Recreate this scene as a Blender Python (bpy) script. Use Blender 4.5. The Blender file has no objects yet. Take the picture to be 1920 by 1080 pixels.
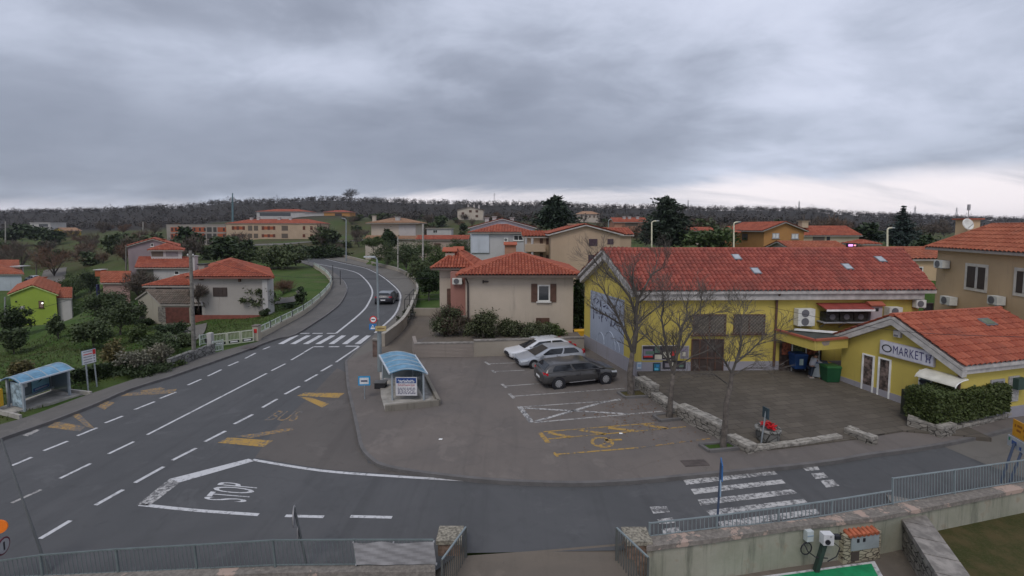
import bpy, bmesh, math, random
import numpy as np
from mathutils import Vector, Matrix
from mathutils.geometry import tessellate_polygon
R = math.radians
sc = bpy.context.scene
COL = sc.collection
# ------------------------------------------------------------------ camera and survey helpers
F, CX, CY, PITCH = 850.0, 960.0, 484.4, R(4)
CAM = Vector((0, 0, 8.6))
def ray(px, py):
    x, y = (px - CX) / F, (CY - py) / F
    c, s = math.cos(PITCH), math.sin(PITCH)
    return Vector((x, c + y * s, y * c - s))
def P(px, py, Y):
    d = ray(px, py); return CAM + d * (Y / d.y)
def G(px, py, z=0.0):
    d = ray(px, py); return CAM + d * ((z - CAM.z) / d.z)
def Wp(px, py, a, b):
    d = ray(px, py); e = Vector((b[0] - a[0], b[1] - a[1])); n = Vector((-e.y, e.x))
    t = (n.x * (a[0] - CAM.x) + n.y * (a[1] - CAM.y)) / (n.x * d.x + n.y * d.y)
    return CAM + d * t
def V(*a): return Vector(a)
def v2(p): return Vector((p[0], p[1]))
def on(p, z): return Vector((p[0], p[1], z))
# ------------------------------------------------------------------ materials
class NT:
    def __init__(s, tree): s.t = tree; s.l = tree.links
    def n(s, kind, props=None, **ins):
        nd = s.t.nodes.new(kind)
        for k, v in (props or {}).items(): setattr(nd, k, v)
        for k, v in ins.items(): s.put(nd, k, v)
        return nd
    def put(s, nd, k, v):
        key = int(k[1:]) if k[0] == '_' and k[1:].isdigit() else k.replace('_', ' ')
        sock = nd.inputs[key]
        if isinstance(v, bpy.types.NodeSocket): s.l.new(v, sock)
        elif isinstance(v, bpy.types.Node): s.l.new(v.outputs[0], sock)
        else: sock.default_value = v
    def m(s, op, a, b=0.0, c=0.0, clamp=False):
        nd = s.t.nodes.new('ShaderNodeMath'); nd.operation = op; nd.use_clamp = clamp
        for i, v in enumerate((a, b, c)): s.put(nd, '_%d' % i, v)
        return nd.outputs[0]
    def mr(s, v, a, b, c=0.0, d=1.0, smooth=True):
        nd = s.t.nodes.new('ShaderNodeMapRange'); nd.interpolation_type = 'SMOOTHSTEP' if smooth else 'LINEAR'
        for i, x in enumerate((v, a, b, c, d)): s.put(nd, '_%d' % i, x)
        return nd.outputs[0]
    def mix(s, f, a, b, blend='MIX'):
        nd = s.t.nodes.new('ShaderNodeMix'); nd.data_type = 'RGBA'; nd.blend_type = blend
        s.put(nd, '_0', f); s.put(nd, '_6', a); s.put(nd, '_7', b)
        return nd.outputs[2]
    def noise(s, vec, scale, detail=4, rough=.55, dist=0.0):
        nd = s.n('ShaderNodeTexNoise', Scale=scale, Detail=detail, Roughness=rough, Distortion=dist)
        if vec is not None: s.put(nd, 'Vector', vec)
        return nd.outputs[0]
    def mapping(s, vec, scale=(1, 1, 1), rot=(0, 0, 0), loc=(0, 0, 0)):
        nd = s.n('ShaderNodeMapping', Scale=scale, Rotation=rot, Location=loc); s.put(nd, 'Vector', vec); return nd.outputs[0]
    def ramp(s, f, stops):
        nd = s.t.nodes.new('ShaderNodeValToRGB'); e = nd.color_ramp.elements
        while len(e) < len(stops): e.new(.5)
        for el, (p, c) in zip(e, stops): el.position = p; el.color = c4(c)
        s.put(nd, '_0', f); return nd.outputs[0]
def c4(c): return (c[0], c[1], c[2], 1.0)
MATS = {}
def newmat(name, rough=.8, spec=.3, metal=0.0):
    m = bpy.data.materials.new(name); m.use_nodes = True
    t = NT(m.node_tree); b = m.node_tree.nodes['Principled BSDF']
    b.inputs['Roughness'].default_value = rough; b.inputs['Metallic'].default_value = metal
    b.inputs['Specular IOR Level'].default_value = spec
    MATS[name] = m
    return m, t, b
def geo_pos(t): return t.n('ShaderNodeNewGeometry').outputs['Position']
def bump(t, b, h, strength=.4, dist=.02):
    nd = t.n('ShaderNodeBump', Strength=strength, Distance=dist, Height=h); t.l.new(nd.outputs[0], b.inputs['Normal'])
def plain(name, c, rough=.6, metal=0.0, spec=.4, var=.12, scale=3.0):
    """a solid colour with slight uneven wear"""
    if name in MATS: return MATS[name]
    m, t, b = newmat(name, rough, spec, metal)
    p = geo_pos(t); f = t.noise(p, scale, 5, .6)
    col = t.mix(t.mr(f, .3, .7), c4([x * (1 - var) for x in c]), c4([min(1, x * (1 + var)) for x in c]))
    t.put(b, 'Base Color', col); return m
def stucco(name, c, stain=.35, grime=(.16, .14, .12), rough=.92):
    """rendered wall: fine grain, broad tonal drift, vertical run-off streaks of dirt"""
    if name in MATS: return MATS[name]
    m, t, b = newmat(name, rough, .15)
    p = geo_pos(t)
    f = t.noise(p, .35, 5, .6); g = t.noise(p, 9, 4, .7)
    col = t.mix(t.mr(f, .3, .7), c4([x * .9 for x in c]), c4([min(1, x * 1.06) for x in c]))
    col = t.mix(t.m('MULTIPLY', g, .18), col, c4([x * .75 for x in c]))
    st = t.noise(t.mapping(p, (2.2, 2.2, .22)), 1.0, 5, .65)
    col = t.mix(t.m('MULTIPLY', t.mr(st, .55, .8), stain), col, c4(grime))
    t.put(b, 'Base Color', col); bump(t, b, t.noise(p, 40, 3, .6), .25, .01)
    return m
def tiles(name, c1, c2, dark):
    if name in MATS: return MATS[name]
    m, t, b = newmat(name, .85, .2)
    uv = t.n('ShaderNodeUVMap').outputs[0]
    fl = t.n('ShaderNodeVectorMath', {'operation': 'FLOOR'}); t.put(fl, '_0', uv)
    wn = t.n('ShaderNodeTexWhiteNoise', {'noise_dimensions': '2D'}); t.put(wn, 'Vector', fl.outputs[0])
    p = geo_pos(t)
    col = t.mix(t.mr(wn.outputs[0], .1, .9, smooth=False), c4(c1), c4(c2))
    col = t.mix(t.m('MULTIPLY', t.mr(t.noise(p, .5, 6, .7), .45, .75), .55), col, c4(dark))
    col = t.mix(t.m('MULTIPLY', t.mr(t.noise(p, 6, 5, .7), .5, .8), .35), col, c4([x * .6 for x in dark]))
    col = t.mix(t.m('MULTIPLY', t.mr(t.noise(p, 1.3, 6, .75, .4), .52, .8), .3), col, c4((c2[0] * .9, c2[1] * 1.5, c2[2] * 1.6)))
    st = t.noise(t.mapping(p, (3.0, .8, .8)), 1.0, 5, .7)
    col = t.mix(t.m('MULTIPLY', t.mr(st, .55, .75), .4), col, c4([x * .7 for x in dark]))
    t.put(b, 'Base Color', col)
    bump(t, b, t.noise(p, 30, 3, .6), .3, .01)
    return m
def leafm(name, cols, rough=.6, trans=.15):
    if name in MATS: return MATS[name]
    m, t, b = newmat(name, rough, .25)
    rnd = t.n('ShaderNodeNewGeometry').outputs['Random Per Island']
    st = [(i / max(1, len(cols) - 1), c) for i, c in enumerate(cols)]
    col = t.ramp(rnd, st)
    obr = t.n('ShaderNodeObjectInfo').outputs['Random']
    col = t.mix(t.m('MULTIPLY', obr, .35), col, c4([sum(c[i] for c in cols) / len(cols) * (1.2, .95, .7)[i] for i in range(3)]))
    t.put(b, 'Base Color', col)
    return m
def stonem(name, c1, c2, joint, scale=3.0, flat=2.2):
    if name in MATS: return MATS[name]
    m, t, b = newmat(name, .9, .2)
    p = geo_pos(t)
    wv = t.n('ShaderNodeTexNoise', Scale=2.5, Detail=2); t.put(wv, 'Vector', p)
    pv = t.n('ShaderNodeVectorMath', {'operation': 'MULTIPLY_ADD'}); t.put(pv, '_0', wv.outputs['Color']); t.put(pv, '_1', (.18, .18, .18)); t.put(pv, '_2', p)
    pm = t.mapping(pv.outputs[0], (1, 1, flat))
    vo = t.n('ShaderNodeTexVoronoi', {'feature': 'DISTANCE_TO_EDGE'}, Scale=scale); t.put(vo, 'Vector', pm)
    vc = t.n('ShaderNodeTexVoronoi', Scale=scale); t.put(vc, 'Vector', pm)
    sep = t.n('ShaderNodeSeparateXYZ'); t.put(sep, '_0', vc.outputs['Color'])
    col = t.mix(sep.outputs[0], c4(c1), c4(c2))
    col = t.mix(t.m('MULTIPLY', t.noise(p, 14, 5, .7), .5), col, c4([x * .6 for x in c1]))
    edge = t.mr(vo.outputs['Distance'], .015, .07)
    t.put(b, 'Base Color', t.mix(edge, c4(joint), col)); bump(t, b, edge, .9, .05)
    return m
def asphalt(name, c, patch, speck=.3, crack=0.0):
    m, t, b = newmat(name, .88, .25)
    p = geo_pos(t)
    col = t.mix(t.mr(t.noise(p, .22, 6, .62, .6), .35, .68), c4(c), c4(patch))
    col = t.mix(t.m('MULTIPLY', t.mr(t.noise(p, 1.7, 5, .7), .5, .75), .35), col, c4([x * .72 for x in c]))
    col = t.mix(t.m('MULTIPLY', t.mr(t.noise(p, 60, 3, .8), .45, .7), speck), col, c4([x * 1.55 for x in c]))
    col = t.mix(t.m('MULTIPLY', t.mr(t.noise(t.mapping(p, (1.3, .07, 1), (0, 0, R(4))), 1.0, 5, .65, .3), .48, .7), .32), col, c4([x * .68 for x in c]))
    col = t.mix(t.m('MULTIPLY', t.mr(t.noise(p, 1.1, 7, .75, .8), .6, .7), .3), col, c4([x * .55 for x in c]))
    col = t.mix(t.m('MULTIPLY', t.mr(t.noise(t.mapping(p, (.5, .5, 1), (0, 0, 0), (9, 4, 0)), 1.0, 8, .7, .5), .57, .64), .3), col, c4([x * 1.4 for x in patch]))
    if crack:
        vo = t.n('ShaderNodeTexVoronoi', {'feature': 'DISTANCE_TO_EDGE'}, Scale=.16); 
        wv = t.n('ShaderNodeTexNoise', Scale=.8, Detail=4); t.put(wv, 'Vector', p)
        pv = t.n('ShaderNodeVectorMath', {'operation': 'MULTIPLY_ADD'}); t.put(pv, '_0', wv.outputs['Color']); t.put(pv, '_1', (2.2, 2.2, 0)); t.put(pv, '_2', p)
        t.put(vo, 'Vector', pv.outputs[0])
        col = t.mix(t.m('MULTIPLY', t.mr(vo.outputs['Distance'], .012, .002), crack), col, c4([x * .45 for x in c]))
    t.put(b, 'Base Color', col); bump(t, b, t.noise(p, 90, 2, .7), .3, .01)
    return m
def paintm(name, c, wear):
    """road paint worn through to the asphalt in flecks"""
    m, t, b = newmat(name, .75, .3)
    p = geo_pos(t); n1 = t.noise(p, 7, 6, .75); n2 = t.noise(p, .8, 3, .6)
    f = t.mr(t.m('ADD', n1, t.m('MULTIPLY', n2, .4)), .62 + .16 * (1 - wear), .8 + .16 * (1 - wear))
    t.put(b, 'Base Color', t.mix(t.m('MULTIPLY', f, min(1, wear * 1.3)), c4(c), c4((.11, .108, .11))))
    return m
def glassm(name, c=(.03, .035, .04), rough=.08):
    if name in MATS: return MATS[name]
    m, t, b = newmat(name, rough, .6); b.inputs['Base Color'].default_value = c4(c); return m
def carpaint(name, c, metal=.3):
    if name in MATS: return MATS[name]
    m, t, b = newmat(name, .32, .5, metal); p = geo_pos(t)
    t.put(b, 'Base Color', t.mix(t.m('MULTIPLY', t.mr(t.noise(p, 3, 5, .7), .5, .8), .18), c4(c), c4((.2, .18, .16))))
    b.inputs['Coat Weight'].default_value = .5; b.inputs['Coat Roughness'].default_value = .12
    return m
# ------------------------------------------------------------------ meshes
WLOC = {}
class MB:
    def __init__(s): s.v = []; s.f = []; s.m = []
    def face(s, pts, mi=0):
        k = len(s.v); s.v += [tuple(p) for p in pts]; s.f.append(tuple(range(k, k + len(pts)))); s.m.append(mi); return s
    def raw(s, vs, fs, mi=0):
        k = len(s.v); s.v += [tuple(p) for p in vs]; s.f += [tuple(i + k for i in f) for f in fs]; s.m += [mi] * len(fs); return s
    def hexa(s, b, t, mi=0):
        """bottom ring b and top ring t of equal length"""
        n = len(b); k = len(s.v); s.v += [tuple(p) for p in b] + [tuple(p) for p in t]
        s.f += [tuple(k + i for i in reversed(range(n))), tuple(k + n + i for i in range(n))]
        s.f += [(k + i, k + (i + 1) % n, k + n + (i + 1) % n, k + n + i) for i in range(n)]
        s.m += [mi] * (n + 2); return s
    def prism(s, pts, vec, mi=0):
        pts = [Vector(p) for p in pts]; vec = Vector(vec)
        nrm = Vector((0, 0, 0))
        for i in range(len(pts)): nrm += pts[i].cross(pts[(i + 1) % len(pts)])
        if nrm.dot(vec) < 0: pts = pts[::-1]
        return s.hexa(pts, [p + vec for p in pts], mi)
    def box(s, c, sz, mi=0, rz=0.0, M=None):
        c = Vector(c); h = Vector(sz) / 2
        M = M or Matrix.Rotation(rz, 3, 'Z')
        q = [(-1, -1), (1, -1), (1, 1), (-1, 1)]
        return s.hexa([c + M @ Vector((x * h.x, y * h.y, -h.z)) for x, y in q], [c + M @ Vector((x * h.x, y * h.y, h.z)) for x, y in q], mi)
    def beam(s, a, b, w, h=None, mi=0):
        """box beam from a to b, w wide (horizontal), h high"""
        a, b = Vector(a), Vector(b); d = (b - a); L = d.length; d.normalize(); h = h or w
        side = d.cross(Vector((0, 0, 1)))
        if side.length < 1e-3: side = Vector((1, 0, 0))
        side.normalize(); up = side.cross(d)
        ring = [side * (-w / 2) - up * (h / 2), side * (w / 2) - up * (h / 2), side * (w / 2) + up * (h / 2), side * (-w / 2) + up * (h / 2)]
        return s.hexa([b + r for r in ring], [a + r for r in ring], mi)
    def tube(s, pts, r, n=6, mi=0, cap=True):
        pts = [Vector(p) for p in pts]; rr = r if isinstance(r, (list, tuple)) else [r] * len(pts)
        k = len(s.v); up = None
        for i, p in enumerate(pts):
            d = (pts[min(i + 1, len(pts) - 1)] - pts[max(i - 1, 0)])
            if d.length < 1e-9: d = Vector((0, 0, 1))
            d.normalize()
            if up is None: up = d.orthogonal().normalized()
            up = (up - d * up.dot(d))
            if up.length < 1e-6: up = d.orthogonal()
            up.normalize(); sd = d.cross(up)
            for j in range(n):
                a = 2 * math.pi * j / n; s.v.append(tuple(p + (up * math.cos(a) + sd * math.sin(a)) * rr[i]))
        for i in range(len(pts) - 1):
            for j in range(n):
                a, b2 = k + i * n + j, k + i * n + (j + 1) % n
                s.f.append((a, b2, b2 + n, a + n)); s.m.append(mi)
        if cap:
            s.f.append(tuple(k + j for j in reversed(range(n)))); s.f.append(tuple(k + (len(pts) - 1) * n + j for j in range(n))); s.m += [mi, mi]
        return s
    def cyl(s, a, b, r, n=16, mi=0, r2=None): return s.tube([a, b], [r, r2 if r2 is not None else r], n, mi)
    def lathe(s, c, prof, n=20, mi=0):
        k = len(s.v); c = Vector(c)
        for r, z in prof:
            for j in range(n):
                a = 2 * math.pi * j / n; s.v.append((c.x + r * math.cos(a), c.y + r * math.sin(a), c.z + z))
        for i in range(len(prof) - 1):
            for j in range(n):
                a, b2 = k + i * n + j, k + i * n + (j + 1) % n
                s.f.append((a, b2, b2 + n, a + n)); s.m.append(mi)
        s.f.append(tuple(k + j for j in reversed(range(n)))); s.f.append(tuple(k + (len(prof) - 1) * n + j for j in range(n))); s.m += [mi, mi]
        return s
    def poly(s, pts, mi=0):
        """flat or gently warped polygon, tessellated, facing up"""
        pts = [Vector(p) for p in pts]; k = len(s.v)
        tris = tessellate_polygon([[Vector((p.x, p.y, 0)) for p in pts]])
        s.v += [tuple(p) for p in pts]
        for t in tris:
            a, b, c = (pts[i] for i in t)
            if (b - a).cross(c - a).z < 0: t = t[::-1]
            s.f.append(tuple(k + i for i in t)); s.m.append(mi)
        return s
    def slab(s, pts, th, mi=0, side=None):
        s.poly(pts, mi)
        n = len(pts)
        for i in range(n):
            a, b = Vector(pts[i]), Vector(pts[(i + 1) % n]); d = Vector((0, 0, th))
            s.face([a - d, b - d, b, a], mi if side is None else side)
        return s
    def build(s, name, mats, parent=None, smooth=False, base=None):
        me = bpy.data.meshes.new(name)
        if parent is not None: off = WLOC[parent.name]
        elif base is not None: off = Vector(base)
        else:
            a = np.array(s.v); off = Vector((float((a[:, 0].min() + a[:, 0].max()) / 2), float((a[:, 1].min() + a[:, 1].max()) / 2), float(a[:, 2].min())))
        vv = [(p[0] - off.x, p[1] - off.y, p[2] - off.z) for p in s.v]
        me.from_pydata(vv, [], s.f)
        mats = mats if isinstance(mats, (list, tuple)) else [mats]
        for m in mats: me.materials.append(m)
        if len(mats) > 1: me.polygons.foreach_set('material_index', s.m)
        if smooth: me.polygons.foreach_set('use_smooth', [True] * len(me.polygons))
        me.update()
        return link(name, me, parent, off)
def link(name, me, parent, off):
    o = bpy.data.objects.new(name, me); COL.objects.link(o)
    if parent is not None: o.parent = parent
    else: o.location = off
    WLOC[o.name] = Vector(off)
    return o
def tag(o, label=None, cat=None, group=None, kind=None):
    if label: o['label'] = label
    if cat: o['category'] = cat
    if group: o['group'] = group
    if kind: o['kind'] = kind
    return o
def thing(name, label, cat, loc, group=None):
    o = bpy.data.objects.new(name, None); COL.objects.link(o); o.location = loc; WLOC[o.name] = Vector(loc)
    o.empty_display_size = .2
    return tag(o, label, cat, group)
def copy_thing(o, loc, rz=0.0, scale=1.0, label=None, group=None):
    kids = {}
    for c in bpy.data.objects:
        if c.parent: kids.setdefault(c.parent.name, []).append(c)
    def rec(a, par):
        b = a.copy(); COL.objects.link(b)
        if par is not None: b.parent = par
        for ch in kids.get(a.name, []): rec(ch, b)
        return b
    r = rec(o, None); r.location = loc; r.rotation_euler = (0, 0, rz); r.scale = (scale,) * 3 if not isinstance(scale, tuple) else scale
    WLOC[r.name] = Vector(loc)
    if label: r['label'] = label
    if group: r['group'] = group
    return r
def struct(o): o['kind'] = 'structure'; return o
def text_shape(s, spacing=1.0):
    cu = bpy.data.curves.new('lettering', 'FONT'); cu.body = s; cu.resolution_u = 3; cu.space_character = spacing
    o = bpy.data.objects.new('lettering', cu); COL.objects.link(o)
    dg = bpy.context.evaluated_depsgraph_get(); ev = o.evaluated_get(dg); me = ev.to_mesh()
    a = np.array([v.co[:] for v in me.vertices]); fs = [tuple(p.vertices) for p in me.polygons]
    ev.to_mesh_clear(); bpy.data.objects.remove(o); bpy.data.curves.remove(cu)
    lo, hi = a.min(0), a.max(0)
    return [((x - lo[0]) / (hi[0] - lo[0]), (y - lo[1]) / (hi[1] - lo[1])) for x, y, _ in a], fs
def text_on(mb, s, bl, br, tr, tl, mi=0, off=(0, 0, 0), spacing=1.0):
    vs, fs = text_shape(s, spacing); bl, br, tr, tl, off = map(Vector, (bl, br, tr, tl, off))
    mb.raw([bl * (1 - u) * (1 - v) + br * u * (1 - v) + tr * u * v + tl * (1 - u) * v + off for u, v in vs], fs, mi)
# ------------------------------------------------------------------ tiled roof surface
PROF = (1.0, .93, .62, 0.0, .62, .93)     # round cover tile, narrow deep channel
def tile_surface(pts, cw=.21, rh=.34, amp=.035, step=.04, lift=.0, spc=6):
    """pan-tiled skin over the planar polygon pts (pts[0]->pts[1] is the eave); returns verts, faces, uvs"""
    pts = [Vector(p) for p in pts]
    u = (pts[1] - pts[0]).normalized(); n = None
    for q in pts[2:]:
        n = u.cross(q - pts[0])
        if n.length > 1e-4: break
    n.normalize()
    if n.z < 0: n = -n
    v = n.cross(u)
    uv = [((p - pts[0]).dot(u), (p - pts[0]).dot(v)) for p in pts]
    sgn = 1 if sum(q[1] for q in uv) > 0 else -1
    u0, u1 = min(q[0] for q in uv), max(q[0] for q in uv); vmax = max(sgn * q[1] for q in uv)
    cols, rows = int((u1 - u0) / cw) + 2, int(vmax / rh) + 2
    bm = bmesh.new(); lay = bm.loops.layers.uv.new('UVMap')
    grid = []
    for r in range(rows):
        for e in (0, 1):
            row = []
            for c in range(cols * spc + 1):
                uu = u0 + c * cw / spc; vv = (r + (0 if e == 0 else .985)) * rh
                h = amp * PROF[c % spc] + step * (1 - e)
                row.append((bm.verts.new(pts[0] + u * uu + v * (sgn * vv) + n * (h + lift)), (c / spc - .5 + 40, r + e * .98)))
            grid.append(row)
    for a, b in zip(grid[:-1], grid[1:]):
        for c in range(len(a) - 1):
            q = [a[c], a[c + 1], b[c + 1], b[c]]
            try: f = bm.faces.new([x[0] for x in q])
            except ValueError: continue
            for lp, x in zip(f.loops, q): lp[lay].uv = (x[1][0], x[1][1])
    cen = sum(pts, Vector()) / len(pts)
    for i in range(len(pts)):
        a, b = pts[i], pts[(i + 1) % len(pts)]; pn = (b - a).cross(n).normalized()
        if pn.dot(cen - a) > 0: pn = -pn
        geom = bm.verts[:] + bm.edges[:] + bm.faces[:]
        bmesh.ops.bisect_plane(bm, geom=geom, plane_co=a, plane_no=pn, clear_outer=True)
    bm.normal_update()
    if bm.faces and sum(f.normal.dot(n) for f in bm.faces) < 0: bmesh.ops.reverse_faces(bm, faces=bm.faces[:])
    return bm
def bm_obj(bm, name, mats, parent):
    off = WLOC[parent.name] if parent is not None else Vector()
    bmesh.ops.translate(bm, verts=bm.verts, vec=-off)
    me = bpy.data.meshes.new(name); bm.to_mesh(me); bm.free()
    for m in (mats if isinstance(mats, (list, tuple)) else [mats]): me.materials.append(m)
    return link(name, me, parent, off)
def roof_obj(polys, mat, fascia, parent, th=.14, tile=True, name='roof', cw=.21, rh=.34, ridges=(), amp=.07):
    """one roof: tiled skins on top of a solid deck with fascia"""
    deck = MB()
    for p in polys:
        p = [Vector(q) for q in p]
        deck.prism(p, (0, 0, -th), 1)
        if not tile: deck.face([q + V(0, 0, .006) for q in p], 0)
    for a, b in ridges: deck.tube([Vector(a) + V(0, 0, .03), Vector(b) + V(0, 0, .03)], .11, 8, 0)
    bm = bmesh.new(); bm.loops.layers.uv.new('UVMap')
    tmp = bpy.data.meshes.new('tmp')
    lift = .004
    if tile:
        for p in polys:
            b2 = tile_surface(p, cw, rh, amp, lift=lift); b2.to_mesh(tmp); b2.free(); bm.from_mesh(tmp)
    nf = len(bm.faces)
    tmp2 = bpy.data.meshes.new('tmp2'); tmp2.from_pydata(deck.v, [], deck.f); tmp2.update(); 
    tmp2.polygons.foreach_set('material_index', deck.m); bm.from_mesh(tmp2)
    bpy.data.meshes.remove(tmp); bpy.data.meshes.remove(tmp2)
    return bm_obj(bm, name, [mat, fascia], parent)
# ------------------------------------------------------------------ houses
class House: pass
def house(name, label, A, B, depth, z0, ze, rise, kind, wall, roof, over=.45, D=None, tile=(.42, .55), group=None, cat='house', fascia=None, inset=None, zb=None, ridge=True, roofname='roof', DB=None, root=None):
    """A, B: front corners (x, y) seen from the camera; walls rise from z0 to ze; roof kind side / front / hip / flat / shed"""
    h = House(); A, B = v2(A), v2(B); e = (B - A).normalized(); nn = Vector((-e.y, e.x))
    if nn.dot(A - Vector((0, 0))) < 0: nn = -nn
    D = v2(D) if D is not None else nn * depth
    A2, B2 = A + D, B + (v2(DB) if DB is not None else D); dl = D.length; dn = D / dl; L = (B - A).length
    h.A, h.B, h.A2, h.B2, h.z0, h.ze = A, B, A2, B2, z0, ze
    root = root or thing(name, label, cat, ((A + B2) / 2).to_3d() + V(0, 0, z0), group); h.o = root
    fascia = fascia or plain('fascia_wood', (.3, .27, .24))
    w = MB(); zb = z0 - 5 if zb is None else zb
    c4s = [A, B, B2, A2]
    zr = ze + rise
    M0 = (A + A2) / 2; M1 = (B + B2) / 2; N0 = (A + B) / 2; N1 = (A2 + B2) / 2
    ht = .02
    if kind == 'side':
        for p, q in ((A, B), (A2, B2)): w.face([on(p, zb), on(q, zb), on(q, ze), on(p, ze)])
        for p, q, m in ((A, A2, M0), (B, B2, M1)): w.face([on(p, zb), on(q, zb), on(q, ze), on(m, zr - ht), on(p, ze)])
    elif kind == 'front':
        for p, q in ((A, A2), (B, B2)): w.face([on(p, zb), on(q, zb), on(q, ze), on(p, ze)])
        for p, q, m in ((A, B, N0), (A2, B2, N1)): w.face([on(p, zb), on(q, zb), on(q, ze), on(m, zr - ht), on(p, ze)])
    elif kind == 'shed':
        w.face([on(A, zb), on(B, zb), on(B, ze), on(A, ze)]); w.face([on(A2, zb), on(B2, zb), on(B2, zr), on(A2, zr)])
        for p, q in ((A, A2), (B, B2)): w.face([on(p, zb), on(q, zb), on(q, zr), on(p, ze)])
    else:
        for i in range(4): p, q = c4s[i], c4s[(i + 1) % 4]; w.face([on(p, zb), on(q, zb), on(q, ze), on(p, ze)])
        w.face([on(p, ze) for p in c4s])
    h.wall = w.build('wall', wall, root)
    o = over; T = .16; polys = []; ridges = []
    if kind == 'side':
        sl = rise / (dl / 2); zo = ze - sl * o + T; zt = zr + T
        a, b = A - e * o - dn * o, B + e * o - dn * o; a2, b2 = A2 - e * o + dn * o, B2 + e * o + dn * o; r0, r1 = M0 - e * o, M1 + e * o
        polys = [[on(a, zo), on(b, zo), on(r1, zt), on(r0, zt)], [on(b2, zo), on(a2, zo), on(r0, zt), on(r1, zt)]]; ridges = [(on(r0, zt), on(r1, zt))]
    elif kind == 'front':
        sl = rise / (L / 2); zo = ze - sl * o + T; zt = zr + T
        a, b = A - e * o - dn * o, B + e * o - dn * o; a2, b2 = A2 - e * o + dn * o, B2 + e * o + dn * o; r0, r1 = N0 - dn * o, N1 + dn * o
        polys = [[on(a2, zo), on(a, zo), on(r0, zt), on(r1, zt)], [on(b, zo), on(b2, zo), on(r1, zt), on(r0, zt)]]; ridges = [(on(r0, zt), on(r1, zt))]
    elif kind == 'hip':
        a, b = A - e * o - dn * o, B + e * o - dn * o; a2, b2 = A2 - e * o + dn * o, B2 + e * o + dn * o
        i = inset if inset is not None else min(dl, L) / 2
        zo = ze - .1 + T; zt = zr + T
        if L >= dl: r0, r1 = M0 + e * i, M1 - e * i
        else: r0, r1 = N0 + dn * i, N1 - dn * i
        r0, r1 = on(r0, zt), on(r1, zt); a, b, a2, b2 = on(a, zo), on(b, zo), on(a2, zo), on(b2, zo)
        if L >= dl: polys = [[a, b, r1, r0], [b2, a2, r0, r1], [a2, a, r0], [b, b2, r1]]
        else: polys = [[a, b, r0], [b2, a2, r1], [a2, a, r0, r1], [b, b2, r1, r0]]
        ridges = [(r0, r1)] + ([(a, r0), (b, r1), (a2, r0), (b2, r1)] if L >= dl else [(a, r0), (b, r0), (a2, r1), (b2, r1)])
    elif kind == 'shed':
        sl = rise / dl
        a, b = A - e * o - dn * o, B + e * o - dn * o; a2, b2 = A2 - e * o + dn * o, B2 + e * o + dn * o
        polys = [[on(a, ze - sl * o + T), on(b, ze - sl * o + T), on(b2, zr + sl * o + T), on(a2, zr + sl * o + T)]]
    h.ridges, h.polys = ridges, polys
    if kind == 'flat':
        m = MB(); a, b, b2, a2 = A - e * o - dn * o, B + e * o - dn * o, B2 + e * o + dn * o, A2 - e * o + dn * o
        m.prism([on(p, ze + .004) for p in (a, b, b2, a2)], (0, 0, .28)); h.roof = m.build('roof', roof, root)
    else:
        h.roof = roof_obj(polys, roof, fascia, root, tile=tile is not None, cw=tile[0] if tile else .3, rh=tile[1] if tile else .5, ridges=ridges if ridge else (), amp=.11 if tile and tile[0] < .33 else .14, name=roofname)
    return h
def frame3(a, b):
    e = Vector((b[0] - a[0], b[1] - a[1], 0)).normalized(); n = Vector((-e.y, e.x, 0))
    if n.dot(CAM - Vector((a[0], a[1], CAM.z))) < 0: n = -n
    return e, n
def rect_on(h, wl, px0, py0, px1, py1):
    """the wall rectangle behind a pixel box: origin (bottom start), e, n, width, height"""
    a, b = wl if isinstance(wl, tuple) else {'f': (h.A, h.B), 'l': (h.A2, h.A), 'r': (h.B, h.B2)}[wl]
    e, n = frame3(a, b); pm = (py0 + py1) / 2
    p0, p1 = Wp(px0, pm, a, b), Wp(px1, pm, a, b); zt, zb = Wp((px0 + px1) / 2, py0, a, b).z, Wp((px0 + px1) / 2, py1, a, b).z
    if (p1 - p0).dot(e) < 0: p0, p1 = p1, p0
    return V(p0.x, p0.y, zb), e, n, (p1 - p0).length, zt - zb
def pbox(mb, o, e, n, u0, u1, z0, z1, d0, d1, mi=0):
    b = [o + e * u + n * d + V(0, 0, z0) for u, d in ((u0, d0), (u1, d0), (u1, d1), (u0, d1))]
    mb.prism(b, (0, 0, z1 - z0), mi)
def window(h, wl, px0, py0, px1, py1, style='glass', frame=None, pane=None, sill=True, name='window', label=None):
    o, e, n, w, z = rect_on(h, wl, px0, py0, px1, py1)
    frame = frame or MATS['white_frame']; m = MB(); t = min(.09, w * .12)
    if style == 'shut':          # closed shutters
        pbox(m, o, e, n, 0, w, 0, z, -.05, .04)
        k = 3 if w > .8 else 1
        for i in range(k + 1): pbox(m, o, e, n, i * (w - .06) / k, i * (w - .06) / k + .06, 0.02, z - .02, .04, .06)
        f = m.build('shutter', pane or MATS['brown_wood'], h.o)
        return f
    pbox(m, o, e, n, 0, t, 0, z, -.05, .05); pbox(m, o, e, n, w - t, w, 0, z, -.05, .05)
    pbox(m, o, e, n, t, w - t, 0, t, -.05, .047); pbox(m, o, e, n, t, w - t, z - t, z, -.05, .047)
    if w > .9: pbox(m, o, e, n, w / 2 - t / 2, w / 2 + t / 2, t, z - t, -.05, .04)
    if sill: pbox(m, o, e, n, -.1, w + .1, -.08, -.004, -.05, .14)
    f = m.build(name, frame, h.o)
    if label: f['label'] = label
    g = MB(); pbox(g, o, e, n, t + .003, w - t - .003, t + .003, z - t - .003, -.02, .012); g.build('pane', pane or MATS['window_glass'], f)
    return f
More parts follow.
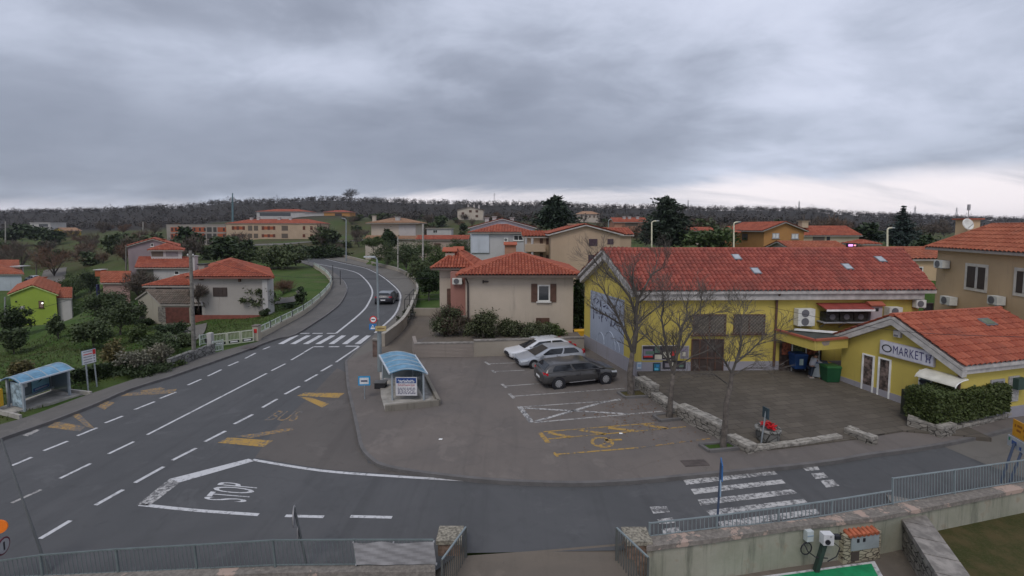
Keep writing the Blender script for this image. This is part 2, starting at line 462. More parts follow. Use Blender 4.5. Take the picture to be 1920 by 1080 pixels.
def panel(h, wl, px0, py0, px1, py1, name, mat, d=.05, d0=-.05):
    o, e, n, w, z = rect_on(h, wl, px0, py0, px1, py1); m = MB(); pbox(m, o, e, n, 0, w, 0, z, d0, d)
    return m.build(name, mat, h.o)
def chimney(h, px, py0, py1, Y, w, mat, cap=None, parent=None):
    b = P(px, py1, Y); t = P(px, py0, Y); m = MB(); m.box(((b.x), Y, (b.z + t.z) / 2 - .15), (w, w, t.z - b.z + .3))
    c = m.build('chimney', mat, parent or h.roof)
    m = MB()
    if cap == 'tile':
        for s in (-1, 1): m.prism([V(b.x - w * .8, Y + s * w * .75, t.z + .12), V(b.x + w * .8, Y + s * w * .75, t.z + .12), V(b.x + w * .8, Y, t.z + .4), V(b.x - w * .8, Y, t.z + .4)], (0, 0, .07))
        for s in (-1, 1): m.box((b.x + s * w * .4, Y, t.z + .07), (w * .16, w * .9, .13))
        m.build('chimney_cap', MATS['roof_red'], h.o)
    else:
        m.box((b.x, Y, t.z + .05), (w * 1.35, w * 1.35, .09)); m.build('chimney_cap', cap or mat, h.o)
# ------------------------------------------------------------------ vegetation
def quads(pts, size, rng, up=.3, aspect=.6, droop=None):
    """a leaf quad at every point: random orientation, slight bias to face the sky"""
    n = len(pts); nrm = rng.normal(size=(n, 3)); nrm[:, 2] = np.abs(nrm[:, 2]) + up; nrm /= np.linalg.norm(nrm, axis=1)[:, None]
    t = rng.normal(size=(n, 3)) if droop is None else droop + rng.normal(size=(n, 3)) * .35
    t -= nrm * (t * nrm).sum(1)[:, None]; t /= np.linalg.norm(t, axis=1)[:, None] + 1e-9
    b = np.cross(nrm, t); s = size * rng.uniform(.6, 1.3, size=(n, 1))
    t = t * s; b = b * s * aspect
    vs = np.stack([pts - t, pts - b * .9, pts + t, pts + b * .9], 1).reshape(-1, 3)
    return vs
def leaf_obj(name, vs, mat, parent=None, base=None):
    n = len(vs) // 4; off = WLOC[parent.name] if parent is not None else Vector(base)
    me = bpy.data.meshes.new(name); vs = vs - np.array(off[:])
    me.vertices.add(len(vs)); me.vertices.foreach_set('co', vs.astype(np.float32).ravel())
    me.loops.add(4 * n); me.loops.foreach_set('vertex_index', np.arange(4 * n, dtype=np.int32))
    me.polygons.add(n); me.polygons.foreach_set('loop_start', np.arange(0, 4 * n, 4, dtype=np.int32)); me.polygons.foreach_set('loop_total', np.full(n, 4, np.int32))
    me.materials.append(mat); me.update(calc_edges=True)
    return link(name, me, parent, off)
def crown_pts(c, r, n, rng, clumps=26, cr=.3, shell=.55, flatb=.75):
    """leaf positions in clumps spread through an uneven ellipsoid, leaving gaps between"""
    c, r = np.array(c), np.array(r); d = rng.normal(size=(clumps, 3)); d /= np.linalg.norm(d, axis=1)[:, None]
    rad = rng.uniform(shell, 1.0, size=(clumps, 1)); k = d * rad; k[:, 2] = np.where(k[:, 2] < 0, k[:, 2] * flatb, k[:, 2])
    which = rng.integers(0, clumps, n); sc_ = rng.uniform(.6, 1.3, clumps)[which][:, None]
    return c + r * (k[which] + rng.normal(size=(n, 3)) * cr * .55 * sc_)
def bush(name, label, px, py, wpx, hpx, Y, mat, n=900, leaf=.1, seed=0, clumps=22, cat='bush', group=None, stems=True, cr=.34, shell=.3, parts=('foliage', 'stem')):
    rng = np.random.default_rng(seed + 11); b = P(px, py, Y); w = wpx / F * Y / 2; hh = hpx / F * Y
    root = thing(name, label, cat, b, group)
    pts = crown_pts((b.x, b.y, b.z + hh * .52), (w * .86, w * .8, hh * .46), n, rng, clumps, cr, shell, 1.0)
    pts[:, 2] = np.maximum(pts[:, 2], b.z + .02)
    leaf_obj(parts[0], quads(pts, leaf, rng), mat, root)
    if stems:
        m = MB(); rr = random.Random(seed)
        for i in range(7):
            a = rr.uniform(0, 6.28); q = b + V(math.cos(a) * w * .5, math.sin(a) * w * .5, hh * rr.uniform(.45, .8))
            m.tube([b + V(math.cos(a) * .08, math.sin(a) * .08, -.1), b.lerp(q, .5) + V(rr.uniform(-.1, .1), rr.uniform(-.1, .1), .05), q], [.035 * hh ** .5, .025 * hh ** .5, .008], 5)
        m.build(parts[1], MATS['bark'], root)
    return root
def grow(mb, p, d, r, L, lev, rr, tips=None, up=.06, spread=.55, kids=(2, 4), seg=4, maxlev=4, wob=.18, minr=.006):
    pts, rad = [p.copy()], [r]
    for i in range(seg):
        d = (d + Vector((rr.gauss(0, wob), rr.gauss(0, wob), rr.gauss(0, wob * .6) + up))).normalized()
        p = p + d * (L / seg); pts.append(p.copy()); rad.append(max(minr, r * (1 - .55 * (i + 1) / seg)))
    mb.tube(pts, rad, 6 if lev < 2 else (4 if lev < 3 else 3), cap=False)
    if lev >= maxlev:
        if tips is not None: tips.append(p)
        return
    k = rr.randint(*kids)
    for i in range(k):
        t = rr.uniform(.35, 1.0) if i else 1.0
        j = min(seg, max(1, int(t * seg + .5))); q = pts[j]
        ax = Vector((rr.gauss(0, 1), rr.gauss(0, 1), rr.gauss(0, .55))).normalized()
        nd = (d + ax * spread * rr.uniform(.7, 1.5)).normalized()
        grow(mb, q, nd, rad[j] * rr.uniform(.55, .75), L * rr.uniform(.58, .82), lev + 1, rr, tips, up, spread, kids, max(3, seg - 1), maxlev, wob, minr)
def tree(name, label, px, py, wpx, hpx, Y, leaf, n=1500, ls=.16, seed=0, trunk=.35, group=None, clumps=30, cr=.26, shell=.5, bark='bark', cat='tree', z=None):
    rng = np.random.default_rng(seed + 5); rr = random.Random(seed); b = P(px, py, Y); w = wpx / F * Y / 2; hh = hpx / F * Y
    root = thing(name, label, cat, b, group); m = MB(); ch = hh * (1 - trunk)
    c = V(b.x, b.y, b.z + hh * trunk + ch * .5)
    tr = max(.05, hh * .022)
    m.tube([b - V(0, 0, .4), b + V(rr.uniform(-.05, .05) * hh, 0, hh * trunk * .6), b + V(rr.uniform(-.06, .06) * hh, 0, hh * (trunk + .15)), c + V(0, 0, ch * .3)], [tr * 1.3, tr, tr * .75, tr * .25], 7)
    for i in range(9):
        a = rr.uniform(0, 6.28); q = c + V(math.cos(a) * w * .75, math.sin(a) * w * .75, rr.uniform(-.2, .35) * ch)
        s0 = b + V(0, 0, hh * (trunk + rr.uniform(-.05, .2))); m.tube([s0, s0.lerp(q, .5) + V(0, 0, .06 * hh), q], [tr * .5, tr * .32, tr * .1], 5)
    m.build('trunk', MATS[bark], root)
    pts = crown_pts(c, (w * .85, w * .85, ch * .5), n, rng, clumps, cr, shell)
    leaf_obj('crown', quads(pts, ls, rng), leaf, root); return root
def conifer(name, label, px, py, wpx, hpx, Y, leaf, n=5000, seed=0, lay=17, jag=.25, ls=.34, z=None, power=.8, top=.0):
    rng = np.random.default_rng(seed); rr = random.Random(seed); b = P(px, py, Y); w = wpx / F * Y / 2; hh = hpx / F * Y
    root = thing(name, label, 'tree', b); m = MB(); m.tube([b - V(0, 0, .5), b + V(0, 0, hh * .5), b + V(0, 0, hh * .97)], [hh * .025, hh * .016, .03], 7)
    pts, dr = [], []
    for k in range(lay):
        f = (k + .5) / lay; zc = hh * (.1 + .88 * f); reach = w * ((1 - f) ** power * (1 - top) + top)
        nb = max(5, int(11 * (1 - f) + 5))
        for j in range(nb):
            a = rr.uniform(0, 6.28); L = reach * rr.uniform(1 - jag * 1.6, 1 + jag * .5); tip = V(math.cos(a) * L, math.sin(a) * L, zc + L * rr.uniform(-.05, .28))
            m.tube([b + V(0, 0, zc), b + tip * .5 + V(0, 0, zc * .5), b + tip], [.05, .035, .01], 4)
            q = max(8, int(n * L / (w * lay * 6.5)))
            s = rng.uniform(.12, 1.05, q)[:, None]
            o = np.array([[0, 0, zc]]) * (1 - s) + np.array(tip)[None] * s
            sp = L * .17
            o += rng.normal(size=(q, 3)) * np.array([sp, sp, sp * .45]) ; pts.append(o); dr.append(np.tile([[math.cos(a), math.sin(a), -.1]], (q, 1)))
    m.build('trunk', MATS['bark'], root); pts = np.concatenate(pts) + np.array(b[:]); dr = np.concatenate(dr)
    leaf_obj('crown', quads(pts, ls, rng, .5, .38, dr), leaf, root); return root
# ------------------------------------------------------------------ camera, sky, sun
cd = bpy.data.cameras.new('camera'); cam = bpy.data.objects.new('camera', cd); COL.objects.link(cam)
cam.location = CAM; cam.rotation_euler = (R(90) - PITCH, 0, 0); cd.sensor_width = 36; cd.lens = F / 1920 * 36
cd.shift_y = -(540 - CY) / 1920; cd.clip_start = .1; cd.clip_end = 6000; sc.camera = cam
sc.view_settings.view_transform = 'Standard'; sc.view_settings.look = 'None'; sc.view_settings.exposure = .6; sc.view_settings.gamma = 1
SUN_EL, SUN_AZ = R(52), R(205)          # azimuth from +Y, clockwise
world = bpy.data.worlds.new('World'); sc.world = world; world.use_nodes = True
t = NT(world.node_tree); bg = world.node_tree.nodes['Background']
sky = t.n('ShaderNodeTexSky', {'sky_type': 'NISHITA', 'sun_disc': False, 'sun_elevation': SUN_EL, 'sun_rotation': SUN_AZ})
d = t.n('ShaderNodeTexCoord').outputs['Generated']
sx = t.n('ShaderNodeSeparateXYZ'); t.put(sx, '_0', d); X, Y_, Z = sx.outputs
hy = t.m('SQRT', t.m('ADD', t.m('MULTIPLY', X, X), t.m('MULTIPLY', Y_, Y_)))
el = t.m('DIVIDE', Z, t.m('MAXIMUM', hy, .02)); az = t.m('ARCTAN2', X, Y_)
zz = t.m('ADD', t.m('MAXIMUM', Z, 0.0), .26)
cv = t.n('ShaderNodeCombineXYZ'); t.put(cv, '_0', t.m('DIVIDE', X, zz)); t.put(cv, '_1', t.m('DIVIDE', Y_, zz)); cv = cv.outputs[0]
n1 = t.noise(t.mapping(cv, (.8, 1.15, 1), (0, 0, R(12)), (3.1, 1.2, 0)), 1.0, 4, .45, .2)
n2 = t.noise(t.mapping(cv, (2.1, 2.7, 1), (0, 0, R(-8)), (7.7, 2.0, 0)), 1.0, 8, .58, .25)
n3 = t.noise(t.mapping(cv, (.3, .5, 1), (0, 0, 0), (1.5, 5.0, 0)), 1.0, 2, .5, .2)
L = t.m('ADD', t.m('ADD', t.m('MULTIPLY', t.mr(n1, .3, .7), .5), t.m('MULTIPLY', t.mr(n2, .3, .72), .34)), t.m('MULTIPLY', t.mr(n3, .35, .65), .2))
# heavier cloud deck low down over the hills, except where it breaks up
open_ = t.mr(az, .22, .5)
band = t.m('MULTIPLY', t.m('MULTIPLY', t.mr(el, .02, .09), t.mr(el, .34, .16)), t.m('SUBTRACT', 1.0, t.m('MULTIPLY', open_, .75)))
L = t.m('MULTIPLY', L, t.m('SUBTRACT', 1.0, t.m('MULTIPLY', band, .74)))
L = t.m('ADD', L, t.m('ADD', .06, t.m('MULTIPLY', t.mr(az, -.2, .75), .08)))
L = t.m('SUBTRACT', L, t.m('MULTIPLY', t.mr(az, -.25, -.8), .10))
cc = t.ramp(L, [(0.0, (.155, .174, .222)), (.25, (.232, .256, .318)), (.5, (.328, .358, .438)), (.75, (.425, .455, .55)), (1.0, (.50, .53, .625))])
# bright slit of open sky between the deck and the hills
jit = t.m('MULTIPLY', t.m('SUBTRACT', t.noise(t.mapping(cv, (.5, .9, 1), (0, 0, R(10)), (2, 9, 0)), 1.0, 9, .65, .6), .5), .11)
edge = t.m('ADD', t.m('ADD', t.m('ADD', .045, t.m('MULTIPLY', t.mr(az, -.36, -.1), .034)), t.m('MULTIPLY', t.mr(az, .30, .46), .018)), jit)
slit = t.m('MULTIPLY', t.mr(t.m('SUBTRACT', edge, el), -.012, .028), t.mr(az, -.95, -.1, .5, 1.0))
cc = t.mix(t.m('MULTIPLY', slit, .93), cc, c4((.68, .63, .65)))
# thin cloud bars crossing the bright slit
bars = t.mr(t.noise(t.mapping(cv, (.25, 1.4, 1), (0, 0, R(4)), (5, 3, 0)), 1.0, 6, .6, .5), .46, .62)
cc = t.mix(t.m('MULTIPLY', t.m('MULTIPLY', bars, slit), .85), cc, c4((.33, .34, .39)))
sc10 = t.n('ShaderNodeVectorMath', {'operation': 'SCALE'}); t.put(sc10, '_0', cc); sc10.inputs['Scale'].default_value = 10.0
bg.inputs['Strength'].default_value = .1
t.put(bg, 'Color', t.mix(.96, sky.outputs[0], sc10.outputs[0]))
sl = bpy.data.lights.new('sun', 'SUN'); sl.energy = .9; sl.angle = R(25); sl.color = (1, .95, .88)
so = bpy.data.objects.new('sun', sl); COL.objects.link(so)
sd = Vector((math.sin(SUN_AZ) * math.cos(SUN_EL), math.cos(SUN_AZ) * math.cos(SUN_EL), math.sin(SUN_EL)))
so.rotation_euler = sd.to_track_quat('Z', 'Y').to_euler(); so.location = (0, -20, 60)
# ------------------------------------------------------------------ shared materials
plain('white_frame', (.62, .61, .58)); plain('brown_wood', (.09, .045, .03), var=.25); glassm('window_glass')
plain('dark_wood', (.05, .035, .03)); plain('dark', (.02, .02, .022)); plain('rubber', (.018, .018, .02), .8)
plain('bark', (.105, .09, .078), .95, var=.35, scale=6); plain('bark_dark', (.075, .062, .055), .95, var=.3)
plain('steel', (.34, .37, .39), .45, .7); plain('galv', (.30, .33, .35), .5, .4); plain('steel_blue', (.22, .30, .38), .5, .2)
plain('white_paint', (.75, .75, .74)); plain('concrete', (.33, .31, .28), .9, var=.25); plain('cream_pole', (.66, .62, .47))
plain('ac_white', (.60, .60, .56)); plain('fan_grey', (.12, .12, .13)); plain('red', (.55, .03, .03)); plain('blue', (.02, .16, .42)); plain('black', (.015, .015, .02))
plain('yellow', (.75, .42, .03)); plain('brass', (.45, .3, .1)); plain('grey', (.3, .3, .31)); plain('pinkred', (.30, .12, .10)); plain('lilac', (.4, .37, .42))
tiles('roof_red', (.27, .070, .042), (.355, .105, .062), (.16, .062, .05))
tiles('roof_old', (.235, .06, .046), (.325, .09, .066), (.135, .06, .05))
tiles('roof_orange', (.28, .082, .046), (.35, .115, .065), (.18, .08, .055))
tiles('roof_tan', (.31, .18, .11), (.36, .22, .14), (.2, .13, .09))
tiles('roof_brown', (.13, .105, .085), (.19, .15, .12), (.07, .065, .055))
stonem('stone_wall', (.20, .185, .16), (.36, .33, .29), (.06, .055, .05), 3.2, 2.4)
stonem('stone_grey', (.17, .17, .16), (.30, .29, .27), (.07, .068, .06), 3.0, 1.4)
stonem('stone_cut', (.34, .3, .22), (.45, .4, .3), (.07, .06, .05), 4.2, 2.6)
# ------------------------------------------------------------------ survey of the streets (pixel tracks on the ground)
KL = [(-300, 930), (-100, 858), (10, 818), (100, 787), (177, 757), (240, 730), (320, 705), (340, 698), (444, 662), (517, 635), (552, 627), (590, 604), (621, 583), (640, 565), (650, 542), (644, 527), (634, 517), (615, 503), (585, 492), (556, 487)]
LP = [(-300, 890), (-100, 828), (3, 795), (55, 780), (150, 745), (208, 725), (260, 708), (317, 691), (362, 676), (400, 662), (481, 641), (488, 635), (527, 613), (569, 590), (600, 565), (619, 542), (621, 531), (612, 515), (590, 501), (565, 492), (540, 487)]
RE = [(649, 677), (676, 650), (704, 627), (742, 592), (753, 566), (752, 547), (737, 531), (714, 514), (685, 501), (643, 491), (610, 484)]
RO = [(632, 479), (667, 488), (705, 498), (744, 508), (769, 522), (781, 540), (778, 562), (768, 590), (752, 619), (716, 650)]
KR = [(649, 677), (653, 724), (661, 760), (672, 809), (679, 838), (697, 859), (718, 871), (760, 880), (818, 888), (901, 897), (987, 902), (1091, 904), (1183, 900), (1240, 895), (1347, 885), (1472, 873), (1560, 863), (1628, 851), (1707, 841), (1789, 827), (1895, 803), (2080, 755), (2300, 690)]
ZP = .12
def smooth(pts, k=4):
    """a gentle curve through ground points"""
    out = []
    for i in range(len(pts) - 1):
        p0, p1, p2, p3 = pts[max(0, i - 1)], pts[i], pts[i + 1], pts[min(len(pts) - 1, i + 2)]
        for j in range(k):
            s = j / k; out.append(.5 * ((2 * p1) + (p2 - p0) * s + (2 * p0 - 5 * p1 + 4 * p2 - p3) * s * s + (3 * p1 - p0 - 3 * p2 + p3) * s ** 3))
    return out + [pts[-1]]
def GG(px, z=0.0, k=3): return smooth([G(x, y, z) for x, y in px], k) if k > 1 else [G(x, y, z) for x, y in px]
gKL, gLP, gRE, gRO, gKR = GG(KL, ZP), GG(LP, ZP), GG(RE, ZP), GG(RO, ZP), GG(KR, ZP)
far_end = [G(540, 484), G(580, 479)]
left_pave = gLP + gKL[::-1]
right_pave = gRE + gRO
lot = gKR + [V(40, 36, ZP), V(10, 36, ZP), V(-2, 43, ZP), G(800, 583, ZP)] + gRO[-7:]
asph = [on(p, 0) for p in gKL] + [V(p.x, p.y + 2, 0) for p in far_end] + [on(p, 0) for p in gRO[:-6]] + [V(-5, 40, 0), V(12, 33, 0), V(40, 33, 0), V(44, 22, 0), V(27, 16.6, 0), V(16.8, 14.35, 0), V(3.6, 11.75, 0), V(2.9, 11.5, 0), V(-1.4, 11.4, 0), V(-1.9, 10.8, 0), V(-15, 10.3, 0), V(-30, 9.9, 0)]
def inside(poly, x, y):
    r = np.zeros(x.shape, bool); n = len(poly); j = n - 1
    for i in range(n):
        xi, yi, xj, yj = poly[i].x, poly[i].y, poly[j].x, poly[j].y
        c = ((yi > y) != (yj > y)) & (x < (xj - xi) * (y - yi) / (yj - yi + 1e-12) + xi); r ^= c; j = i
    return r
# ------------------------------------------------------------------ terrain, one sheet to the horizon
ctl = [(50, 610, 70), (120, 603, 72), (200, 650, 38), (60, 740, 25), (130, 680, 30), (10, 660, 40), (250, 603, 48), (320, 606, 46), (430, 600, 44.5), (500, 562, 60), (560, 545, 61), (470, 492, 100), (270, 540, 76), (210, 578, 62), (90, 530, 105), (20, 545, 88), (100, 492, 150), (180, 441, 250), (60, 462, 200), (300, 472, 140), (400, 463, 190), (520, 448, 200), (600, 451, 182), (700, 471, 130), (760, 461, 150), (640, 441, 230), (-200, 620, 60), (-150, 500, 140), (840, 470, 120), (850, 500, 80), (800, 540, 58),
       (1000, 470, 105), (1100, 520, 55), (1200, 470, 70), (1240, 463, 95), (1450, 470, 80), (1600, 470, 85), (1700, 500, 48), (1900, 500, 50), (2200, 500, 60), (1100, 440, 180), (1400, 440, 160), (1700, 445, 140), (1950, 450, 130), (900, 440, 200), (560, 500, 112), (700, 485, 100), (1000, 560, 45), (1300, 560, 48), (1600, 560, 45), (130, 440, 280), (0, 445, 230), (250, 432, 300)]
cp = [P(*c) for c in ctl]
SKY = [(-500, 410), (0, 403), (150, 400), (300, 395), (450, 384), (620, 379), (700, 383), (850, 387), (1000, 389), (1200, 394), (1400, 397), (1500, 398), (1620, 407), (1700, 410), (1800, 414), (1920, 417), (2500, 418)]
cp += [P(x, y, 640) for x, y in SKY]
cp += [P(x, y + 26 + (5 if x < 500 else 0), 340) for x, y in SKY if x >= 0]
cp += [P(x, y + 3, 1100) for x, y in SKY] + [P(x, 421, 2400) for x in range(-500, 2600, 300)]
cp += [on(p, -.02) for p in gKL[::3] + gLP[::3] + gRE[::3] + gRO[::3]] + [V(x, y, -.1) for x in (-12, -4, 4, 12, 20) for y in (14, 20, 27)] + [V(20, 34, .3), V(8, 36, .2), V(30, 30, .2), V(30, 20, -.1)]
ca = np.array([(p.x / p.y, math.log(p.y), p.z) for p in cp])
def H(x, y):
    x = np.asarray(x, float); y = np.maximum(np.asarray(y, float), 6.0); a = x / y; l = np.log(y); num = np.zeros_like(a); den = np.zeros_like(a)
    for ca_, cl, cz in ca:
        w = 1.0 / ((a - ca_) ** 2 * 3.0 + (l - cl) ** 2 * 1.4 + 4e-4) ** 1.7; num += w * cz; den += w
    z = num / den
    near = np.clip((16.5 - y) / 2.5, 0, 1) * (x > -17); z = z * (1 - near) - 3.2 * near
    for pl in (asph, lot, left_pave, right_pave): z = np.where(inside(pl, x, y), np.minimum(z, -.12), z)
    return z
def Hz(x, y): return float(H(np.array([x]), np.array([y]))[0])
def ground_y(px, py):
    """depth at which the view through a pixel meets the terrain"""
    d_ = ray(px, py); ts = np.exp(np.linspace(math.log(9), math.log(900), 500)) / d_.y
    z = H(d_.x * ts, d_.y * ts); i = int(np.argmax(CAM.z + d_.z * ts < z)); return float(ts[max(i, 1)] * d_.y)
aa = np.linspace(-2.1, 2.1, 330); ll = np.linspace(math.log(9), math.log(3000), 330)
A2, L2 = np.meshgrid(aa, ll); gy = np.exp(L2); gx = A2 * gy; gz = H(gx, gy)
rngt = np.random.default_rng(3); 
nv = len(aa); gm = bpy.data.meshes.new('ground')
vs = np.stack([gx, gy, gz], -1).reshape(-1, 3)
fs = [(r * nv + c, r * nv + c + 1, (r + 1) * nv + c + 1, (r + 1) * nv + c) for r in range(len(ll) - 1) for c in range(nv - 1)]
gm.from_pydata(vs.tolist(), [], fs); gm.polygons.foreach_set('use_smooth', [True] * len(fs))
m, t, b = newmat('meadow', .95, .1)
p = geo_pos(t)
gr = t.mix(t.mr(t.noise(p, .25, 6, .65, .4), .35, .65), c4((.050, .098, .020)), c4((.080, .115, .034)))
gr = t.mix(t.m('MULTIPLY', t.mr(t.noise(p, 2.2, 5, .7), .45, .75), .6), gr, c4((.03, .05, .014)))
gr = t.mix(t.m('MULTIPLY', t.mr(t.noise(p, .09, 5, .6), .52, .7), .6), gr, c4((.125, .105, .06)))
gr = t.mix(t.m('MULTIPLY', t.mr(t.noise(p, 16, 4, .8), .5, .75), .35), gr, c4((.10, .11, .04)))
py_ = t.n('ShaderNodeSeparateXYZ'); t.put(py_, '_0', p)
gr = t.mix(t.m('MULTIPLY', t.mr(py_.outputs[1], 60, 150), t.mr(t.noise(p, .045, 5, .6), .35, .6, .35, .9)), gr, c4((.072, .066, .034)))
gr = t.mix(t.mr(py_.outputs[1], 260, 340), gr, c4((.040, .036, .033)))
t.put(b, 'Base Color', gr); bump(t, b, t.noise(p, 9, 5, .8), .8, .12)
gm.materials.append(m); struct(link('ground', gm, None, Vector()))
# ------------------------------------------------------------------ carriageways, pavements, kerbs
asphalt('asphalt_road', (.078, .079, .082), (.094, .094, .097), .25, .1)
asphalt('asphalt_lot', (.128, .113, .104), (.156, .134, .12), .3, .12)
asphalt('asphalt_walk', (.105, .10, .094), (.135, .125, .115), .3, .1)
asphalt('asphalt_pale', (.135, .125, .112), (.15, .138, .122), .3, .15)
asphalt('earth', (.115, .098, .082), (.15, .125, .10), .3)
plain('kerb_stone', (.125, .118, .115), .9, var=.14, scale=2)
struct(MB().poly(asph).build('road', MATS['asphalt_road']))
struct(MB().slab(left_pave, .25).build('pavement', MATS['asphalt_walk']))
struct(MB().slab(right_pave, .25).build('pavement', MATS['asphalt_pale']))
struct(MB().slab(lot, .25).build('car_park_surface', MATS['asphalt_lot']))
def strip(pts, w, z0, z1, name, mat, shift=0.0):
    m = MB(); n = len(pts); off = []
    for i in range(n):
        d_ = (pts[min(i + 1, n - 1)] - pts[max(i - 1, 0)]); d_ = Vector((d_.x, d_.y, 0)).normalized(); off.append(Vector((-d_.y, d_.x, 0)))
    for i in range(n - 1):
        a, b2 = pts[i], pts[i + 1]
        q = [on(a - off[i] * (w / 2 - shift), z0), on(b2 - off[i + 1] * (w / 2 - shift), z0), on(b2 + off[i + 1] * (w / 2 + shift), z0), on(a + off[i] * (w / 2 + shift), z0)]
        m.hexa(q, [on(v, z1) for v in q])
    return m.build(name, mat)
for k in (gKL[:-10], gKR, gRE[:-6]): struct(strip(k, .14, -.1, ZP + .012, 'kerb', MATS['kerb_stone']))
struct(MB().poly([V(p.x, p.y, .004) for p in [G(1766, 836), G(1810, 828), G(1895, 806), G(2080, 760), G(2300, 760), G(2100, 900), G(1945, 905), G(1856, 874)]]).build('road_patch', MATS['asphalt_pale']))
struct(MB().poly([V(-2.0, 11.6, -.02), V(-1.2, 11.62, .012), G(872, 1042, .012), G(1000, 1033, .012), G(1165, 1019, .012), V(3.2, 12.1, .012), V(3.2, 9, -.5), V(-2, 9, -.5)]).build('entrance_apron', MATS['earth']))
asphalt('asphalt_worn', (.098, .088, .082), (.115, .103, .095), .4, .15)
struct(MB().poly([V(p.x, p.y, .003) for p in [G(652, 700), G(660, 770), G(673, 820), G(690, 868), G(760, 886), G(900, 900), G(760, 891), G(610, 880), G(478, 858), G(520, 800), G(580, 745), G(632, 690)]]).build('road_patch', MATS['asphalt_worn']))
# far village streets
def lane(px, w, name='path', mat='asphalt_pale', lift=.12):
    pts = []
    for x, y, Yd in px: q = P(x, y, Yd); pts.append(V(q.x, q.y, 0))
    pts = smooth(pts, 6); m = MB(); n = len(pts)
    for i in range(n - 1):
        d_ = (pts[i + 1] - pts[i]).normalized(); o = Vector((-d_.y, d_.x, 0)) * w / 2
        m.face([on(q, Hz(q.x, q.y) + lift) for q in (pts[i] - o, pts[i + 1] - o, pts[i + 1] + o, pts[i] + o)])
    return struct(m.build(name, MATS[mat]))
lane([(300, 472, 140), (420, 466, 170), (520, 462, 165), (590, 458, 170), (640, 455, 175), (700, 450, 190)], 5)
lane([(60, 560, 92), (92, 530, 104), (104, 505, 125)], 4.5)
lane([(320, 648, 33), (340, 630, 36), (352, 610, 42)], 3)
lane([(530, 580, 51), (545, 560, 57), (540, 548, 60)], 2.5)
# ------------------------------------------------------------------ painted markings
paintm('paint_white', (.52, .52, .53), .55); paintm('paint_worn', (.46, .45, .44), 1.0); paintm('paint_dim', (.36, .345, .33), .8); paintm('paint_yellow', (.38, .235, .06), .78); paintm('paint_yellow_worn', (.34, .205, .065), 1.2)
mk = {k: MB() for k in ('white', 'worn', 'dim', 'yellow', 'yellow_worn')}
def ln(k, a, b, w=.13, z=0.0):
    a, b = G(*a, z + .006), G(*b, z + .006); d_ = (b - a); d_.z = 0; d_.normalize(); o = Vector((-d_.y, d_.x, 0)) * w / 2
    mk[k].poly([a - o, b - o, b + o, a + o])
def pl(k, pts, w=.13, z=0.0):
    g = smooth([G(x, y, z + .006) for x, y in pts], 5)
    for i in range(len(g) - 1):
        d0 = g[min(i + 1, len(g) - 1)] - g[max(i - 1, 0)]; d1 = g[min(i + 2, len(g) - 1)] - g[i]
        o0 = Vector((-d0.y, d0.x, 0)).normalized() * w / 2; o1 = Vector((-d1.y, d1.x, 0)).normalized() * w / 2
        mk[k].poly([g[i] - o0, g[i + 1] - o1, g[i + 1] + o1, g[i] + o0])
def pg(k, pts, z=0.0): mk[k].poly([G(x, y, z + .006) for x, y in pts])
for a in [(22, 873, 60, 857), (82, 845, 127, 827), (145, 817, 182, 802), (197, 793, 230, 780), (252, 768, 290, 753), (300, 747, 330, 735), (352, 722, 377, 711), (390, 705, 415, 693), (428, 686, 447, 678), (460, 672, 479, 662), (493, 655, 506, 650)]: ln('white', a[:2], a[2:], .14)
for a in [(112, 897, 170, 869), (203, 851, 251, 828), (276, 815, 500, 700), (509, 695, 535, 682), (546, 675, 570, 661), (571, 660, 588, 650)]: ln('white', a[:2], a[2:], .13)
ln('dim', (22, 943), (77, 918), .13)
for a in [(75, 1010, 132, 976), (179, 947, 231, 918), (253, 905, 307, 875), (323, 863, 368, 840), (384, 828, 423, 808), (439, 795, 474, 777), (492, 764, 520, 748), (534, 739, 562, 724), (572, 715, 595, 702), (602, 696, 623, 684), (630, 679, 674, 649)]: ln('white', a[:2], a[2:], .15)
for a in [(588, 650, 607, 650), (617, 650, 636, 650), (648, 649, 672, 649), (560, 625, 580, 625), (586, 625, 605, 625), (613, 625, 630, 625)]: ln('white', a[:2], a[2:], .22)
pl('white', [(552, 627), (590, 604), (621, 583), (640, 565), (650, 542), (644, 527), (634, 518)], .2)
pl('white', [(630, 625), (673, 590), (690, 570), (698, 545), (684, 523), (665, 510), (627, 501), (585, 493)], .2)
pl('white', [(703, 624), (740, 590), (750, 565), (749, 548), (734, 532), (711, 515), (682, 502), (640, 493), (608, 485)], .2)
for b0, b1, t0, t1 in [(521, 531, 551, 560), (544, 554, 574, 583), (568, 578, 597, 606), (591, 601, 620, 629), (616, 626, 640, 649), (641, 651, 664, 674), (665, 676, 687, 696)]: pg('white', [(b0, 645), (b1, 645), (t1, 629), (t0, 629)])
pg('worn', [(256, 947), (318, 898), (338, 904), (281, 948)]); pg('white', [(318, 898), (466, 860), (478, 864), (338, 904)])
pl('white', [(474, 862), (600, 882), (740, 893), (903, 902)], .13); pl('white', [(262, 946), (370, 957), (485, 965)], .13)
ln('white', (535, 967), (607, 969), .12); ln('white', (657, 968), (735, 970), .12)
text_on(mk['white'], 'STOP', G(460, 942, .006), G(487, 910, .006), G(412, 903, .006), G(380, 936, .006))
text_on(mk['yellow_worn'], 'BUS', G(495, 788, .006), G(553, 790, .006), G(570, 771, .006), G(522, 770, .006))
pg('yellow', [(557, 742), (572, 736), (646, 737), (634, 746)]); pg('yellow', [(561, 743.5), (585, 746), (617, 757), (604, 764)])
pg('yellow', [(408, 830), (428, 820), (512, 826), (494, 838)]); pg('yellow_worn', [(440, 818), (548, 802), (550, 806), (470, 821.5)])
